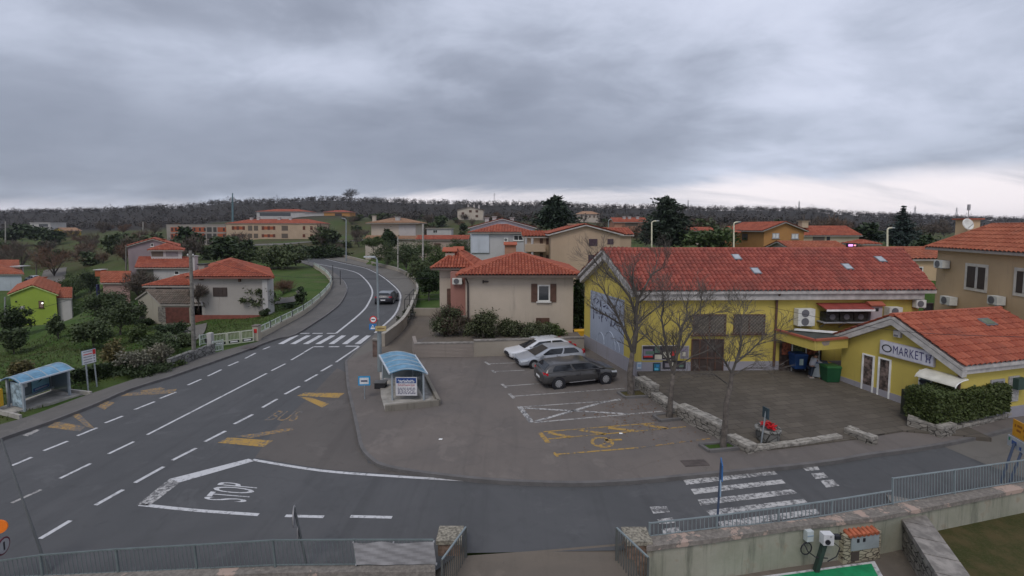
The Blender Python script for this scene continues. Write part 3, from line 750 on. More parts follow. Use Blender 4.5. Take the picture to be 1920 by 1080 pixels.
pg('yellow_worn', [(88, 801), (106, 790), (160, 800), (150, 809)]); pg('yellow_worn', [(135, 779), (148, 775), (177, 803), (162, 800)])
pg('yellow_worn', [(226, 743), (240, 737), (332, 729), (326, 737)]); pg('yellow_worn', [(182, 762), (200, 752), (215, 755), (196, 768)]); pg('yellow_worn', [(262, 733), (300, 726), (310, 729), (280, 735)])
pg('dim', [(42, 816), (68, 805), (76, 806), (52, 818)])
z = ZP
for a, b2, e in [((917, 682), (972, 680), ((909, 678), (918, 684))), ((927, 696.5), (985, 694), ((922, 694), (929, 699))), ((947, 724), (1012, 719), ((941, 720), (950, 727))), ((961, 743), (1172, 728), ((955, 738), (964, 747)))]: ln('dim', a, b2, .09, z); ln('dim', e[0], e[1], .16, z)
ln('worn', (974, 762), (997, 792), .24, z); ln('dim', (976, 763), (1165, 750), .09, z); ln('dim', (1002, 792), (1242, 771), .11, z); ln('worn', (984, 765), (1178, 776), .14, z); ln('worn', (1004, 790), (1120, 757), .16, z); ln('worn', (1120, 757), (1162, 748), .13, z)
ln('yellow', (1012, 811), (1028, 830), .2, z); ln('yellow', (1019, 809.5), (1227, 793), .08, z); ln('yellow', (1028, 823), (1286, 800), .08, z)
for a, b2 in [((1028, 811), (1070, 819.5)), ((1086, 806), (1137, 814)), ((1140, 802), (1195, 808)), ((1206, 796), (1250, 803))]: ln('yellow', a, b2, .2, z)
ln('yellow', (1042, 852), (1200, 839), .09, z); ln('yellow_worn', (1200, 839), (1331, 822), .09, z); ln('yellow', (1038, 848), (1046, 856), .12, z)
c0 = G(1129, 829, z + .006)
for i in range(18):
    a0, a1 = i / 20 * 6.283 + .9, (i + 1) / 20 * 6.283 + .9
    mk['yellow'].poly([c0 + V(math.cos(a) * r_, math.sin(a) * r_, 0) for a, r_ in ((a0, .33), (a1, .33), (a1, .46), (a0, .46))])
ln('yellow', (1133, 825), (1166, 824), .13, z); ln('yellow', (1136, 822), (1141, 830), .13, z); ln('yellow', (1124, 836), (1134, 831), .12, z)
for q in [((1281, 900), (1450, 882), (1458, 889), (1287, 909)), ((1295, 917), (1466, 899), (1473, 906), (1302, 927)), ((1308, 937), (1485, 917), (1495, 925), (1314, 948)), ((1323, 957), (1507, 935), (1514, 942), (1333, 967)), ((1346, 978), (1529, 954), (1538, 963), (1352, 991)), ((1218, 950), (1250, 949), (1256, 960), (1225, 963)), ((1232, 974), (1260, 970), (1267, 980), (1237, 983)), ((1240, 992), (1272, 988), (1279, 1000), (1245, 1002)), ((1501, 874), (1532, 873), (1537, 881), (1512, 883)), ((1521, 888), (1544, 886), (1553, 895), (1529, 898)), ((1538, 901), (1562, 899), (1574, 911), (1549, 914))]: pg('worn', q)
for k, nm in (('white', 'paint_white'), ('worn', 'paint_worn'), ('dim', 'paint_dim'), ('yellow', 'paint_yellow'), ('yellow_worn', 'paint_yellow_worn')): struct(mk[k].build('road_marking', MATS[nm]))
# ------------------------------------------------------------------ buildings
YEL = stucco('yellow_render', (.51, .41, .105), .6, (.32, .26, .1)); CREAM = stucco('cream_render', (.50, .40, .31)); PEACH = stucco('peach_render', (.44, .33, .235)); TAN = stucco('tan_render', (.52, .38, .235), .5)
GREEN = stucco('green_render', (.28, .37, .06), .3); WHITE = stucco('white_render', (.44, .42, .41), .4); BEIGE = stucco('beige_render', (.48, .42, .35)); LILAC = stucco('lilac_render', (.27, .215, .23), .6); PINK = stucco('pink_render', (.34, .17, .14))
BLUE = stucco('blue_render', (.50, .53, .58)); ORANGE = stucco('orange_render', (.40, .205, .075)); BRICK = stucco('brick_render', (.34, .10, .05)); CONC = stucco('bare_concrete', (.30, .27, .24)); GREYW = stucco('garden_wall_render', (.30, .26, .23), .6); BRICKW = stucco('salmon_render', (.42, .22, .15)); PLINTH = stucco('plinth_render', (.30, .29, .32), .5)
MURAL = stucco('mural_ground', (.31, .345, .42), .35, (.2, .22, .26))
TRIM = plain('cornice_trim', (.40, .38, .36), .9, var=.2)
RED, OLD, ORA, TANR, BRN = (MATS[k] for k in ('roof_red', 'roof_old', 'roof_orange', 'roof_tan', 'roof_brown'))
def xy(px, Y): p = P(px, 425, Y); return (p.x, p.y)
def zy(py, Y, px=960): return P(px, py, Y).z
# ---- the long yellow hall
hall = house('village_hall', 'long two storey yellow hall with red tiled roof and faded mural on its gable', (7.03, 25.2), (23.2, 25.6), 0, .3, 5.1, 1.9, 'side', YEL, OLD, over=.45, D=(-1.9, 6.6), DB=(2.4, 6.4), tile=(.26, .36), fascia=TRIM, cat='hall', zb=-.5)
def band(h, wl, z0, z1, d0, d1, name, mat, u0=0.0, u1=0.0):
    a, b = wl if isinstance(wl, tuple) else {'f': (h.A, h.B), 'l': (h.A2, h.A), 'r': (h.B, h.B2)}[wl]
    e, n = frame3(a, b); m = MB(); L = (Vector(b) - Vector(a)).length; pbox(m, V(a[0], a[1], 0), e, n, -u0, L + u1, z0, z1, d0, d1); return m.build(name, mat, h.o)
band(hall, 'f', 4.52, 4.86, -.05, .32, 'cornice', TRIM); band(hall, 'f', -.3, .95, -.05, .03, 'plinth', PLINTH); band(hall, 'l', -.3, .95, -.05, .03, 'plinth', PLINTH)
m = MB(); e_, n_ = frame3(hall.A2, hall.A)
for p0, p1 in ((hall.A, (hall.A + hall.A2) / 2), (hall.A2, (hall.A + hall.A2) / 2)):
    z0_, z1_ = 5.1, 7.0
    a = on(p0, z0_ - .12) + n_ * .05; b = on(p1, z1_ - .12) + n_ * .05; m.prism([a, b, b - V(0, 0, .3), a - V(0, 0, .3)], n_ * .32)
m.build('verge', TRIM, hall.o)
def lattice(h, wl, box, f, mat, k=9, r=.012):
    o, e, n, w, z = rect_on(h, wl, *box); m = MB()
    for i in range(-k, k * 2):
        x0 = i * w / k; a = [x0, 0, x0 + z, z]
        for q in (a, [w - a[0], 0, w - a[2], z]):
            (xa, za, xb, zb_) = q
            if xa > xb: xa, za, xb, zb_ = xb, zb_, xa, za
            if xb < 0 or xa > w: continue
            s = (zb_ - za) / (xb - xa)
            if xa < 0: za -= s * xa; xa = 0
            if xb > w: zb_ -= s * (xb - w); xb = w
            m.tube([o + e * xa + V(0, 0, za) + n * .09, o + e * xb + V(0, 0, zb_) + n * .09], r, 4)
    m.build('grille', mat, f)
GRILLE = plain('rusty_grille', (.23, .2, .17), .7)
for bx in ((1299, 589, 1361, 627), (1375, 589, 1434, 625)):
    f = window(hall, 'f', *bx, frame=MATS['brown_wood'], pane=plain('dusty_glass', (.12, .105, .085), .4)); lattice(hall, 'f', bx, f, GRILLE)
# entrance with a barred double door
d = panel(hall, 'f', 1296, 636, 1355, 706, 'door', MATS['dark_wood'], .04)
o, e, n, w, z = rect_on(hall, 'f', 1296, 636, 1355, 706); m = MB()
for i in range(5): pbox(m, o, e, n, w * i / 4 - .03, w * i / 4 + .03, 0, z, .04, .07)
for i in range(3): pbox(m, o, e, n, 0, w, z * i / 2 - .03, z * i / 2 + .03, .04, .08)
m.build('door_frame', MATS['brown_wood'], d)
m = MB(); a = Wp(1455, 556, hall.A, hall.B); b = Wp(1448, 695, hall.A, hall.B)
m.tube([a + V(0, -.4, .25), a + V(0, -.12, -.1), b + V(0, -.12, .3)], .065, 8); m.build('downpipe', MATS['brown_wood'], hall.o)
def roof_pt(h, k, px, py):
    p = h.polys[k]; n = (p[1] - p[0]).cross(p[2] - p[0]).normalized(); d_ = ray(px, py); t_ = (p[0] - CAM).dot(n) / d_.dot(n); return CAM + d_ * t_, (p[1] - p[0]).normalized(), n if n.z > 0 else -n
for x, y in ((1380, 485), (1416, 511), (1587, 503), (1649, 489)):
    c, u, n = roof_pt(hall, 0, x, y); v = n.cross(u); M = Matrix((u, v, n)).transposed()
    f = MB().box(c + n * .09, (.5, .6, .12), M=M).build('skylight', MATS['fan_grey'], hall.roof)
    MB().box(c + n * .158, (.38, .46, .012), M=M).build('pane', plain('sky_pane', (.34, .37, .4), .2), f)
# the mural: blue grey ground, dark scrawled lettering, pale arches
mu = panel(hall, 'l', 1107, 553, 1169, 652, 'mural', MURAL, .012, -.02)
o, e, n, w, z = rect_on(hall, 'l', 1107, 553, 1169, 652); m = MB(); m2 = MB(); rr = random.Random(4)
for row, k in ((.62, 9), (.8, 7), (.5, 6)):
    for i in range(k):
        x0 = w * (.12 + .72 * i / k); h0 = z * row; pts = [o + e * (x0 + rr.uniform(-.08, .3)) + V(0, 0, h0 + rr.uniform(-.22, .25)) + n * .02 for _ in range(4)]
        m.tube(pts, .028, 4)
for cx_, r_ in ((.35, .5), (.62, .75), (.8, .45)):
    m2.tube([o + e * (w * cx_ + math.cos(a_) * r_) + V(0, 0, .15 + math.sin(a_) * r_ * 1.3) + n * .02 for a_ in np.linspace(0, math.pi, 12)], .03, 4)
m.build('lettering', plain('ink', (.03, .03, .07)), mu); m2.build('arches', plain('pale_blue', (.38, .43, .51)), mu)
# posters and notice panels beside the entrance: things hung on the wall
def wallsign(name, label, cat, h, wl, bx, mat, edge, marks=(), d=.05):
    o, e, n, w, z = rect_on(h, wl, *bx); root = thing(name, label, cat, o, None)
    m = MB(); pbox(m, o, e, n, 0, w, 0, z, .03, d); m.build('board', edge, root)
    m = MB(); pbox(m, o, e, n, .04, w - .04, .04, z - .04, d, d + .006); m.build('print', mat, root)
    if marks:
        m = MB(); ms = []
        for (u0, u1, v0, v1, mm) in marks:
            if mm not in ms: ms.append(mm)
            pbox(m, o, e, n, u0 * w, u1 * w, v0 * z, v1 * z, d + .006, d + .009 + .002 * len(ms), ms.index(mm))
        m.build('artwork', ms, root)
    return root, o, e, n, w, z
DKP = plain('poster_dark', (.035, .03, .04)); GRN = plain('poster_green', (.1, .17, .13)); CRM = plain('poster_cream', (.5, .47, .38)); TEAL = plain('poster_teal', (.02, .13, .2)); WHT = MATS['white_paint']; REDP = MATS['red']
rt = wallsign('billboard', 'wide dark poster board with white and red shapes on the yellow hall', 'poster', hall, 'f', (1203, 647, 1270, 675), DKP, plain('poster_edge', (.5, .47, .45)), [(.04, .3, .3, .75, plain('poster_mauve', (.22, .19, .25))), (.1, .34, .4, .62, GRN), (.05, .3, .2, .3, REDP), (.36, .5, .5, .95, GRN), (.36, .56, .08, .38, CRM), (.6, .8, .18, .55, CRM), (.84, .97, .3, .6, REDP), (.86, .96, .6, .9, plain('poster_brown', (.15, .09, .07)))])
wallsign('poster', 'small blue poster under the wide dark poster board', 'poster', hall, 'f', (1224, 680, 1238, 696), TEAL, MATS['black'], [(.2, .7, .15, .4, plain('poster_cyan', (.1, .4, .55))), (.4, .8, .5, .8, plain('poster_azure', (.03, .2, .42)))])
wallsign('poster', 'low navy board on the plinth beside the hall entrance', 'poster', hall, 'f', (1237, 695, 1273, 705), plain('poster_navy', (.015, .03, .09)), MATS['black'], [(.1, .5, .3, .7, TEAL)])
wallsign('notice_panel', 'white notice panel at the corner of the yellow hall', 'notice', hall, 'f', (1193, 678, 1203, 692), plain('poster_ice', (.5, .54, .58)), MATS['steel_blue'], [(.2, .8, .3, .7, plain('poster_sky', (.25, .35, .48)))])
wallsign('poster', 'grey graffiti style poster nearest the hall entrance', 'poster', hall, 'f', (1275, 648, 1291, 672), plain('poster_grey', (.2, .18, .2)), MATS['grey'], [(.1, .9, .6, .8, plain('poster_mauve', (.22, .19, .25))), (.2, .6, .2, .5, CRM)])
wallsign('poster', 'black and white poster below the wide dark poster board', 'poster', hall, 'f', (1242, 676, 1285, 691), DKP, MATS['black'], [(.1, .3, .2, .7, plain('poster_grey', (.2, .18, .2))), (.4, .6, .4, .8, CRM), (.7, .9, .2, .5, GRN)])
# ---- market with its sign
mkt = house('market_building', 'low yellow market building with tiled gable roof and a shop sign', (17.6, 23.8), (18.9, 18.8), 6.8, .3, 2.78, 1.45, 'front', YEL, RED, over=.3, tile=(.3, .36), fascia=TRIM, cat='shop', zb=-.4)
band(mkt, 'f', -.3, .62, -.05, .03, 'plinth', PLINTH); band(mkt, 'r', -.3, .62, -.05, .03, 'plinth', PLINTH); band(mkt, 'r', 2.42, 2.66, 0, .22, 'cornice', TRIM)
m = MB(); e_, n_ = frame3(mkt.A, mkt.B); md = (mkt.A + mkt.B) / 2
for p0 in (mkt.A - v2(e_) * .3, mkt.B + v2(e_) * .3):
    zz_ = 2.78 - .3 * 1.45 / 2.58
    a = on(p0, zz_ - .01) + n_ * .03; b = on(md, 4.22) + n_ * .03; m.prism([a, b, b - V(0, 0, .26), a - V(0, 0, .26)], n_ * .26)
m.build('verge', TRIM, mkt.o)
AD = plain('window_picture', (.12, .09, .08), var=.9, scale=5)
for bx in ((1616, 664, 1638, 738), (1646, 671, 1669, 748)): window(mkt, 'f', *bx, frame=MATS['white_paint'], pane=AD, sill=True)
dr = window(mkt, 'f', 1722, 695, 1746, 772, pane=plain('door_glass', (.12, .16, .15), .15), sill=False, name='door')
o, e, n, w, z = rect_on(mkt, 'f', 1727, 711, 1743, 722); m = MB(); m.lathe((0, 0, 0), [(.0, 0), (.24, 0), (.24, .01), (0, .01)], 20)
M = Matrix((e, V(0, 0, .42), n)).transposed(); m.v = [tuple(o + e * w / 2 + V(0, 0, z / 2) + n * .05 + M @ Vector(v)) for v in m.v]; m.build('sticker', MATS['black'], dr)
window(mkt, 'r', 1856, 711, 1881, 735, frame=MATS['grey'], pane=plain('slats', (.33, .32, .31), var=.3, scale=12)); panel(mkt, 'r', 1889, 705, 1908, 752, 'shutter_door', plain('slats', (.33, .32, .31)), .05)
panel(mkt, 'r', 1896, 707, 1912, 727, 'meter_box', plain('dark_green', (.03, .06, .05)), .25)
o, e, n, w, z = rect_on(mkt, 'f', 1679, 619, 1692, 632); m = MB(); pbox(m, o, e, n, 0, w, 0, z, 0, .14); pbox(m, o, e, n, .04, w - .1, .04, z * .35, .14, .16, 1); m.build('vent', [TRIM, MATS['fan_grey']], mkt.o)
m = MB(); p = on(mkt.B, 0); m.cyl(p + V(-.05, -.1, .5), p + V(-.05, -.1, 2.5), .055, 8); m.build('downpipe', MATS['brown_wood'], mkt.o)
c, u, n = roof_pt(mkt, 1, 1848, 607); v = n.cross(u); M = Matrix((u, v, n)).transposed()
f = MB().box(c + n * .09, (.75, .5, .12), M=M).build('skylight', MATS['fan_grey'], mkt.roof); MB().box(c + n * .158, (.6, .36, .012), M=M).build('pane', plain('moss_glass', (.13, .15, .1), .2), f)
# shop sign
o, e, n, w, z = rect_on(mkt, 'f', 1653, 648, 1752, 675)
sg = thing('shop_sign', 'long white sign reading MARKET with oval logo and trolley on the yellow gable', 'sign', o)
m = MB(); pbox(m, o, e, n, 0, w, 0, z, .01, .14); m.build('board', plain('sign_grey', (.40, .38, .42)), sg)
m = MB(); pbox(m, o, e, n, .03, w - .03, .03, z - .03, .14, .146); m.build('face', plain('sign_face', (.50, .50, .55)), sg)
def q(u, v, d=.152): return o + e * (u * w) + V(0, 0, v * z) + n * d
m = MB(); text_on(m, 'MARKET', q(.27, .24), q(.83, .24), q(.83, .82), q(.27, .82), spacing=1.12); m.build('lettering', plain('sign_ink', (.03, .025, .12)), sg)
m = MB()
for i in range(28):
    a0, a1 = i / 28 * 6.2832, (i + 1) / 28 * 6.2832
    m.face([q(.145 + math.cos(a) * rx, .5 + math.sin(a) * ry) for a, rx, ry in ((a0, .075, .2), (a1, .075, .2), (a1, .1, .28), (a0, .1, .28))])
m.build('logo', MATS['black'], sg)
m = MB()
for a, b in (((.865, .72), (.96, .76)), ((.875, .6), (.945, .62)), ((.88, .5), (.94, .5)), ((.87, .72), (.885, .42)), ((.96, .8), (.935, .42)), ((.885, .42), (.935, .42)), ((.96, .8), (.975, .84)), ((.935, .42), (.945, .32)), ((.885, .42), (.875, .32))): m.tube([q(*a, .155), q(*b, .155)], .014, 4)
for x in (.88, .94): m.tube([q(x + math.cos(a) * .008, .26 + math.sin(a) * .04, .155) for a in np.linspace(0, 6.28, 8)], .012, 4)
m.build('trolley', plain('sign_ink', (.03, .025, .12)), sg)
# plastic door canopy
dc = thing('door_canopy', 'curved translucent plastic canopy over the market door', 'canopy', on((mkt.A + mkt.B) / 2, 2)); a, b = Wp(1738, 704, mkt.A, mkt.B), Wp(1772, 712, mkt.A, mkt.B); e, n = frame3(mkt.A, mkt.B)
m = MB(); k = 8; top = 2.1
ring = lambda u: [a + e * u + n * (.72 * math.sin(i / k * 1.5)) + V(0, 0, top - a.z + .32 * math.cos(i / k * 1.5) - .15) for i in range(k + 1)]
r0, r1 = ring(0), ring(1.5)
for i in range(k): m.prism([r0[i], r1[i], r1[i + 1], r0[i + 1]], n * .012 + V(0, 0, .012))
m.build('sheet', plain('cloudy_plastic', (.55, .53, .46), .25), dc)
for u in (0.0, 1.5): MB().tube([p + V(0, 0, -.03) for p in ring(u)], .02, 5).build('bracket', MATS['white_paint'], dc)
# flat canopy between the hall and the market
cn = thing('flat_canopy', 'flat yellow canopy with red edge joining the hall to the market', 'canopy', (16, 24, 2.2))
cp4 = [V(14.85, 25.15, 0), V(15.45, 22.75, 0), V(17.55, 23.3, 0), V(17.5, 25.2, 0)]
MB().prism([on(p, 2.28) for p in cp4], (0, 0, .5)).build('slab', YEL, cn)
m = MB()
for a, b in ((cp4[0], cp4[1]), (cp4[1], cp4[2])): m.beam(on(a, 2.83), on(b, 2.83), .16, .1)
m.build('edge_tiles', RED, cn); MB().poly([on(p, 2.79) for p in cp4]).build('deck', plain('bitumen', (.05, .055, .05)), cn)
a, b = cp4[1], cp4[2]; d_ = (b - a).normalized(); nn = V(d_.y, -d_.x, 0)
m = MB(); m.prism([a + d_ * x + V(0, 0, zz_) for x, zz_ in ((.42, 2.72), (.95, 2.74), (.9, 2.52), (.6, 2.5), (.46, 2.6))], nn * .006); m.build('bare_patch', plain('bare_plaster', (.28, .23, .2)), cn)
MB().beam(V(15.7, 24.9, 2.9), V(17.6, 24.0, 2.92), .1).build('white_pipe', MATS['white_paint'], cn)
# shopfront below the canopy
sf = thing('shopfront', 'dark glazed shopfront with food pictures under the flat yellow canopy', 'shopfront', (16.5, 25, .4))
m = MB(); pbox(m, V(14.9, 25.33, .35), V(1, .02, 0), V(0, -1, 0), .3, 2.7, 0, 1.9, 0, .06); m.build('glazing', plain('shop_dark', (.045, .03, .025), .3, var=.7, scale=4), sf)
m = MB()
for x in (.95, 1.75, 2.5): pbox(m, V(14.9, 25.33, .35), V(1, .02, 0), V(0, -1, 0), x, x + .06, 0, 1.9, .06, .1)
m.build('frame', MATS['white_frame'], sf)
m = MB()
for x0, x1, c in ((.4, .9, 0), (1.05, 1.7, 1), (1.85, 2.45, 0)): pbox(m, V(14.9, 25.33, .35), V(1, .02, 0), V(0, -1, 0), x0, x1, 1.0, 1.7, .06, .075, c)
m.build('picture', [plain('food_red', (.2, .06, .03), var=.8, scale=8), plain('food_green', (.1, .12, .06), var=.8, scale=8)], sf)
# ---- tan house beside the market
tanh = house('tan_house', 'tall tan house with red tiled roof standing behind the market', (30.1, 32), (27.6, 19), 4.0, .3, 7.05, 1.5, 'hip', TAN, ORA, over=.5, tile=(.3, .42), inset=1.6)
SURR = plain('white_surround', (.56, .52, .46))
for bx in ((1814, 500, 1848, 541), (1907, 509, 1935, 551)):
    o, e, n, w, z = rect_on(tanh, 'f', *bx); m = MB(); s = .18
    for u0, u1, z0_, z1_ in ((-s, 0, -s, z + s), (w, w + s, -s, z + s), (0, w, z, z + s), (0, w, -s, 0)): pbox(m, o, e, n, u0, u1, z0_, z1_, -.05, .045)
    f = m.build('window_surround', SURR, tanh.o); m = MB(); pbox(m, o, e, n, .02, w - .02, .02, z - .02, -.04, .02); m.build('pane', MATS['window_glass'], f)
    m = MB(); pbox(m, o, e, n, .02, w * .46, .02, z - .02, .021, .06); pbox(m, o, e, n, w * .62, w - .02, .02, z - .02, .021, .06); m.build('shutter', MATS['dark_wood'], f)
    m = MB(); pbox(m, o, e, n, w * .47, w * .6, .02, z - .02, .021, .05); m.build('curtain', plain('curtain', (.5, .48, .45)), f)
chimney(tanh, 1813, 412, 440, 33.2, .9, TAN, cap=RED)
dish = thing('satellite_dish', 'round white dish antenna on the tan house chimney', 'dish', P(1813, 421, 32.4)); c = P(1813, 421, 32.4); m = MB()
m.lathe((0, 0, 0), [(0, 0), (.2, .02), (.38, .09), (.4, .1), (.36, .12), (.18, .05), (0, .03)], 20); M = Matrix((V(1, 0, 0), V(0, .3, 1), V(-.1, -1, .3))).transposed(); m.v = [tuple(c + M @ Vector(v)) for v in m.v]; m.build('reflector', MATS['ac_white'], dish)
m = MB(); m.tube([c + V(-.1, -.1, -.35), c + V(-.05, -.5, .05)], .02, 5); m.build('arm', MATS['grey'], dish)
an = thing('antenna_mast', 'thin antenna mast with box on top behind the round dish', 'antenna', P(1816, 412, 33.2)); c = P(1815, 412, 33.2); m = MB(); m.tube([c, c + V(0, 0, 1.05)], .025, 5); m.tube([c + V(-.35, 0, .2), c + V(.35, 0, .25)], .015, 4); m.build('mast', MATS['grey'], an); MB().box(c + V(0, 0, .9), (.14, .12, .42)).build('panel', MATS['grey'], an)
b2h = house('tan_annex', 'low tan house with red roof between the hall and tall tan house', xy(1672, 42), xy(1800, 42), 6, .3, 5.5, .85, 'side', TAN, ORA, over=.3, tile=(.4, .5)); window(b2h, 'f', 1712, 500, 1730, 517, pane=MATS['dark'])
# ---- cream hip roofed house above the car park
hip = house('hip_roof_house', 'cream house with red hipped tile roof and brown shutters behind the car park', xy(872, 32.5), xy(1076, 32.5), 7.4, 0, 5.08, 1.22, 'hip', stucco('cream_front', (.47, .40, .325), .55), RED, over=.6, tile=(.24, .4), fascia=plain('gutter_brown', (.12, .09, .075)))
house('', '', xy(823, 36.2), xy(880, 36.2), 5.5, 0, 5.25, 1.15, 'hip', stucco('cream_front', (.5, .4, .33)), RED, over=.6, tile=(.24, .4), fascia=plain('gutter_brown', (.12, .09, .075)), root=hip.o)
pk = ((-5.9, 35.8), (-3.3, 35.8)); 
m = MB(); m.box((-4.05, 35.6, 3.0), (1.5, .9, 4.2)); m.build('porch_wall', PINK, hip.o)
MB().box((-5.0, 35.95, 2.55), (.36, .3, 2.2)).build('shutter', MATS['brown_wood'], hip.o)
wf = window(hip, 'f', 1008, 534, 1031, 565); o, e, n, w, z = rect_on(hip, 'f', 996, 532, 1008, 566); m = MB(); pbox(m, o, e, n, 0, w - .02, 0, z, .01, .06); m.build('shutter', MATS['brown_wood'], wf); o, e, n, w, z = rect_on(hip, 'f', 1031.5, 532, 1043, 566); m = MB(); pbox(m, o, e, n, .02, w, 0, z, .01, .06); m.build('shutter', MATS['brown_wood'], wf)
window(hip, 'f', 1005, 596, 1030, 612, 'shut'); band(hip, 'f', -.3, .9, -.05, .025, 'plinth', stucco('damp_plinth', (.27, .25, .25), .7))
m = MB(); a = on(hip.A, 0); m.tube([a + V(.1, -.55, 4.95), a + V(.18, -.1, 4.55), a + V(.18, -.1, .2)], .06, 7); m.build('downpipe', MATS['dark_wood'], hip.o)
o, e, n, w, z = rect_on(hip, 'f', 905, 525, 916, 531); m = MB(); pbox(m, o, e, n, 0, w, z * .4, z * .7, 0, .3); pbox(m, o, e, n, 0, .08, 0, z, 0, .1); m.build('bracket', MATS['dark_wood'], hip.o)
chimney(hip, 845, 474, 500, 37.2, .75, hip.wall.data.materials[0], cap='tile'); chimney(hip, 860, 472, 486, 39.5, .6, BRICK, cap='tile')
st = thing('stone_steps', 'rough stone planter wall under the porch of the hip roofed house', 'wall', (-3.4, 34.2, 0)); MB().box((-3.55, 34.5, .7), (1.9, .5, 2.1)).build('stonework', MATS['stone_wall'], st)
# ---- peach house
pe = house('peach_house', 'large peach house with shallow red gable roof and dark shutters', xy(1033, 50), xy(1163, 50), 9, 2, zy(441, 50), 1.0, 'front', PEACH, RED, over=.35, tile=(.4, .5), fascia=TRIM)
for bx in ((1104, 448, 1120, 461), (1139, 448, 1150, 458), (1103, 478, 1120, 492)): window(pe, 'f', *bx, 'shut', pane=plain('purple_shutter', (.06, .035, .05)))
house('', '', xy(985, 53), xy(1032, 53), 6, 2, zy(446, 53), .5, 'shed', PEACH, RED, over=.4, tile=(.4, .5), root=pe.o)
m = MB(); a, b = P(984, 470, 52), P(1022, 470, 52); m.box(((a.x + b.x) / 2, 52, a.z + .35), (b.x - a.x, 1.6, .85)); m.build('balcony', PEACH, pe.o)
m = MB()
for x in (986, 998): m.cyl(P(x, 500, 51.4), P(x, 447, 51.4), .14, 8)
m.build('column', WHITE, pe.o)
for bx in ((1012, 447, 1018, 460), (1024, 447, 1030, 458), (1012, 474, 1018, 486), (1024, 478, 1030, 488)):
    q_ = ((xy(985, 53)), (xy(1032, 53))); window(pe, q_, *bx, 'shut', pane=MATS['brown_wood'])
house('', '', xy(1140, 58), xy(1184, 58), 6, 2, zy(442, 58), .75, 'side', PEACH, RED, over=.3, tile=(.4, .5), root=pe.o)
chimney(pe, 1072, 421, 430, 56, .8, PEACH)
# ---- white and blue house
bw = house('blue_white_house', 'pale blue and grey house with two red roofs beyond the cream house', xy(884, 70), xy(998, 70), 8, 2, zy(437, 70), 1.15, 'hip', stucco('pale_grey', (.46, .45, .45)), RED, over=.5, tile=(.45, .55), root=None)
house('', '', xy(882, 79), xy(1002, 79), 9, 2, zy(428, 79), 1.5, 'front', BLUE, RED, over=.4, tile=(.45, .55), fascia=WHITE, root=bw.o)
bb = ((xy(884, 69.9)), (xy(917, 69.9))); m = MB(); a, b = P(884, 474, 69.85), P(917, 438, 69.85); m.box(((a.x + b.x) / 2, 69.9, (a.z + b.z) / 2), (b.x - a.x, .2, b.z - a.z)); m.build('facade_panel', BLUE, bw.o)
for bx in ((963, 441, 981, 451), (893, 458, 903, 470)): f = window(bw, 'f', *bx, pane=MATS['dark'])
for bx in ((921, 421, 925, 424),): panel(bw, 'f', 945, 447, 951, 452, 'wall_box', MATS['ac_white'], .4)
for x, y in ((913, 409), (927, 407), (960, 409)): chimney(bw, x, y, y + 9, 82, .7, WHITE)
m = MB(); a = P(957, 462, 68); m.box(a + V(0, 0, -.5), (1.7, 1, 1.4)); m.build('oven', BRICKW, bw.o); m = MB(); m.prism([a + V(-1, -.8, .2), a + V(1, -.8, .2), a + V(1, 0, .6), a + V(-1, 0, .6)], (0, 0, .1)); m.build('oven_roof', RED, bw.o)
# ---- beige house by the bend
be = house('beige_house', 'beige two storey house with tan hipped roof beyond the road bend', xy(696, 120), xy(780, 120), 9, 4, zy(419, 120), 1.25, 'hip', BEIGE, TANR, over=1.1, tile=(.5, .6))
m = MB(); a, b = P(748, 443, 119.8), P(779, 421, 119.8); m.box(((a.x + b.x) / 2, 119.9, (a.z + b.z) / 2), (b.x - a.x, .2, b.z - a.z)); m.build('white_facade', WHITE, be.o)
for bx in ((751, 423, 758, 431), (771, 423, 774, 431)): window(be, 'f', *bx, 'shut', pane=MATS['grey'])
house('', '', xy(684, 117), xy(782, 117), 3, 3, zy(449, 117), .7, 'shed', BEIGE, TANR, over=.5, tile=(.5, .6), root=be.o)
m = MB(); m.cyl(P(794, 470, 118), P(794, 420, 118), .15, 6); m.build('column', WHITE, be.o); chimney(be, 702, 405, 414, 124, .9, BEIGE); chimney(be, 746, 407, 412, 122, 1.1, WHITE)
ax = house('long_annex', 'long low house with salmon tiled roof next to the beige house', xy(782, 108), xy(876, 108), 6, 3, zy(450, 108), .85, 'side', stucco('dusty_pink', (.40, .31, .26)), RED, over=.4, tile=(.5, .6)); window(ax, 'f', 814, 456, 826, 466, 'shut'); m = MB()
fl = house('flat_house', 'low flat roofed pale house with hedge behind the long annex', xy(800, 170), xy(846, 170), 6, 5, zy(429, 170), 0, 'flat', WHITE, CONC, over=.4); window(fl, 'f', 812, 431, 820, 437, pane=MATS['dark'])
hh = house('hill_house', 'cream three storey house alone on the wooded hill', xy(858, 300), xy(906, 300), 10, 10, zy(394, 300), 2.0, 'front', BEIGE, TANR, over=.5, tile=(.8, .9))
for x, y in ((868, 400), (882, 396), (894, 396), (894, 405)): window(hh, 'f', x - 2.5, y - 2, x + 2.5, y + 2.5, 'shut')
for x in (878, 889, 898): chimney(hh, x, 384, 391, 304, 1, WHITE)
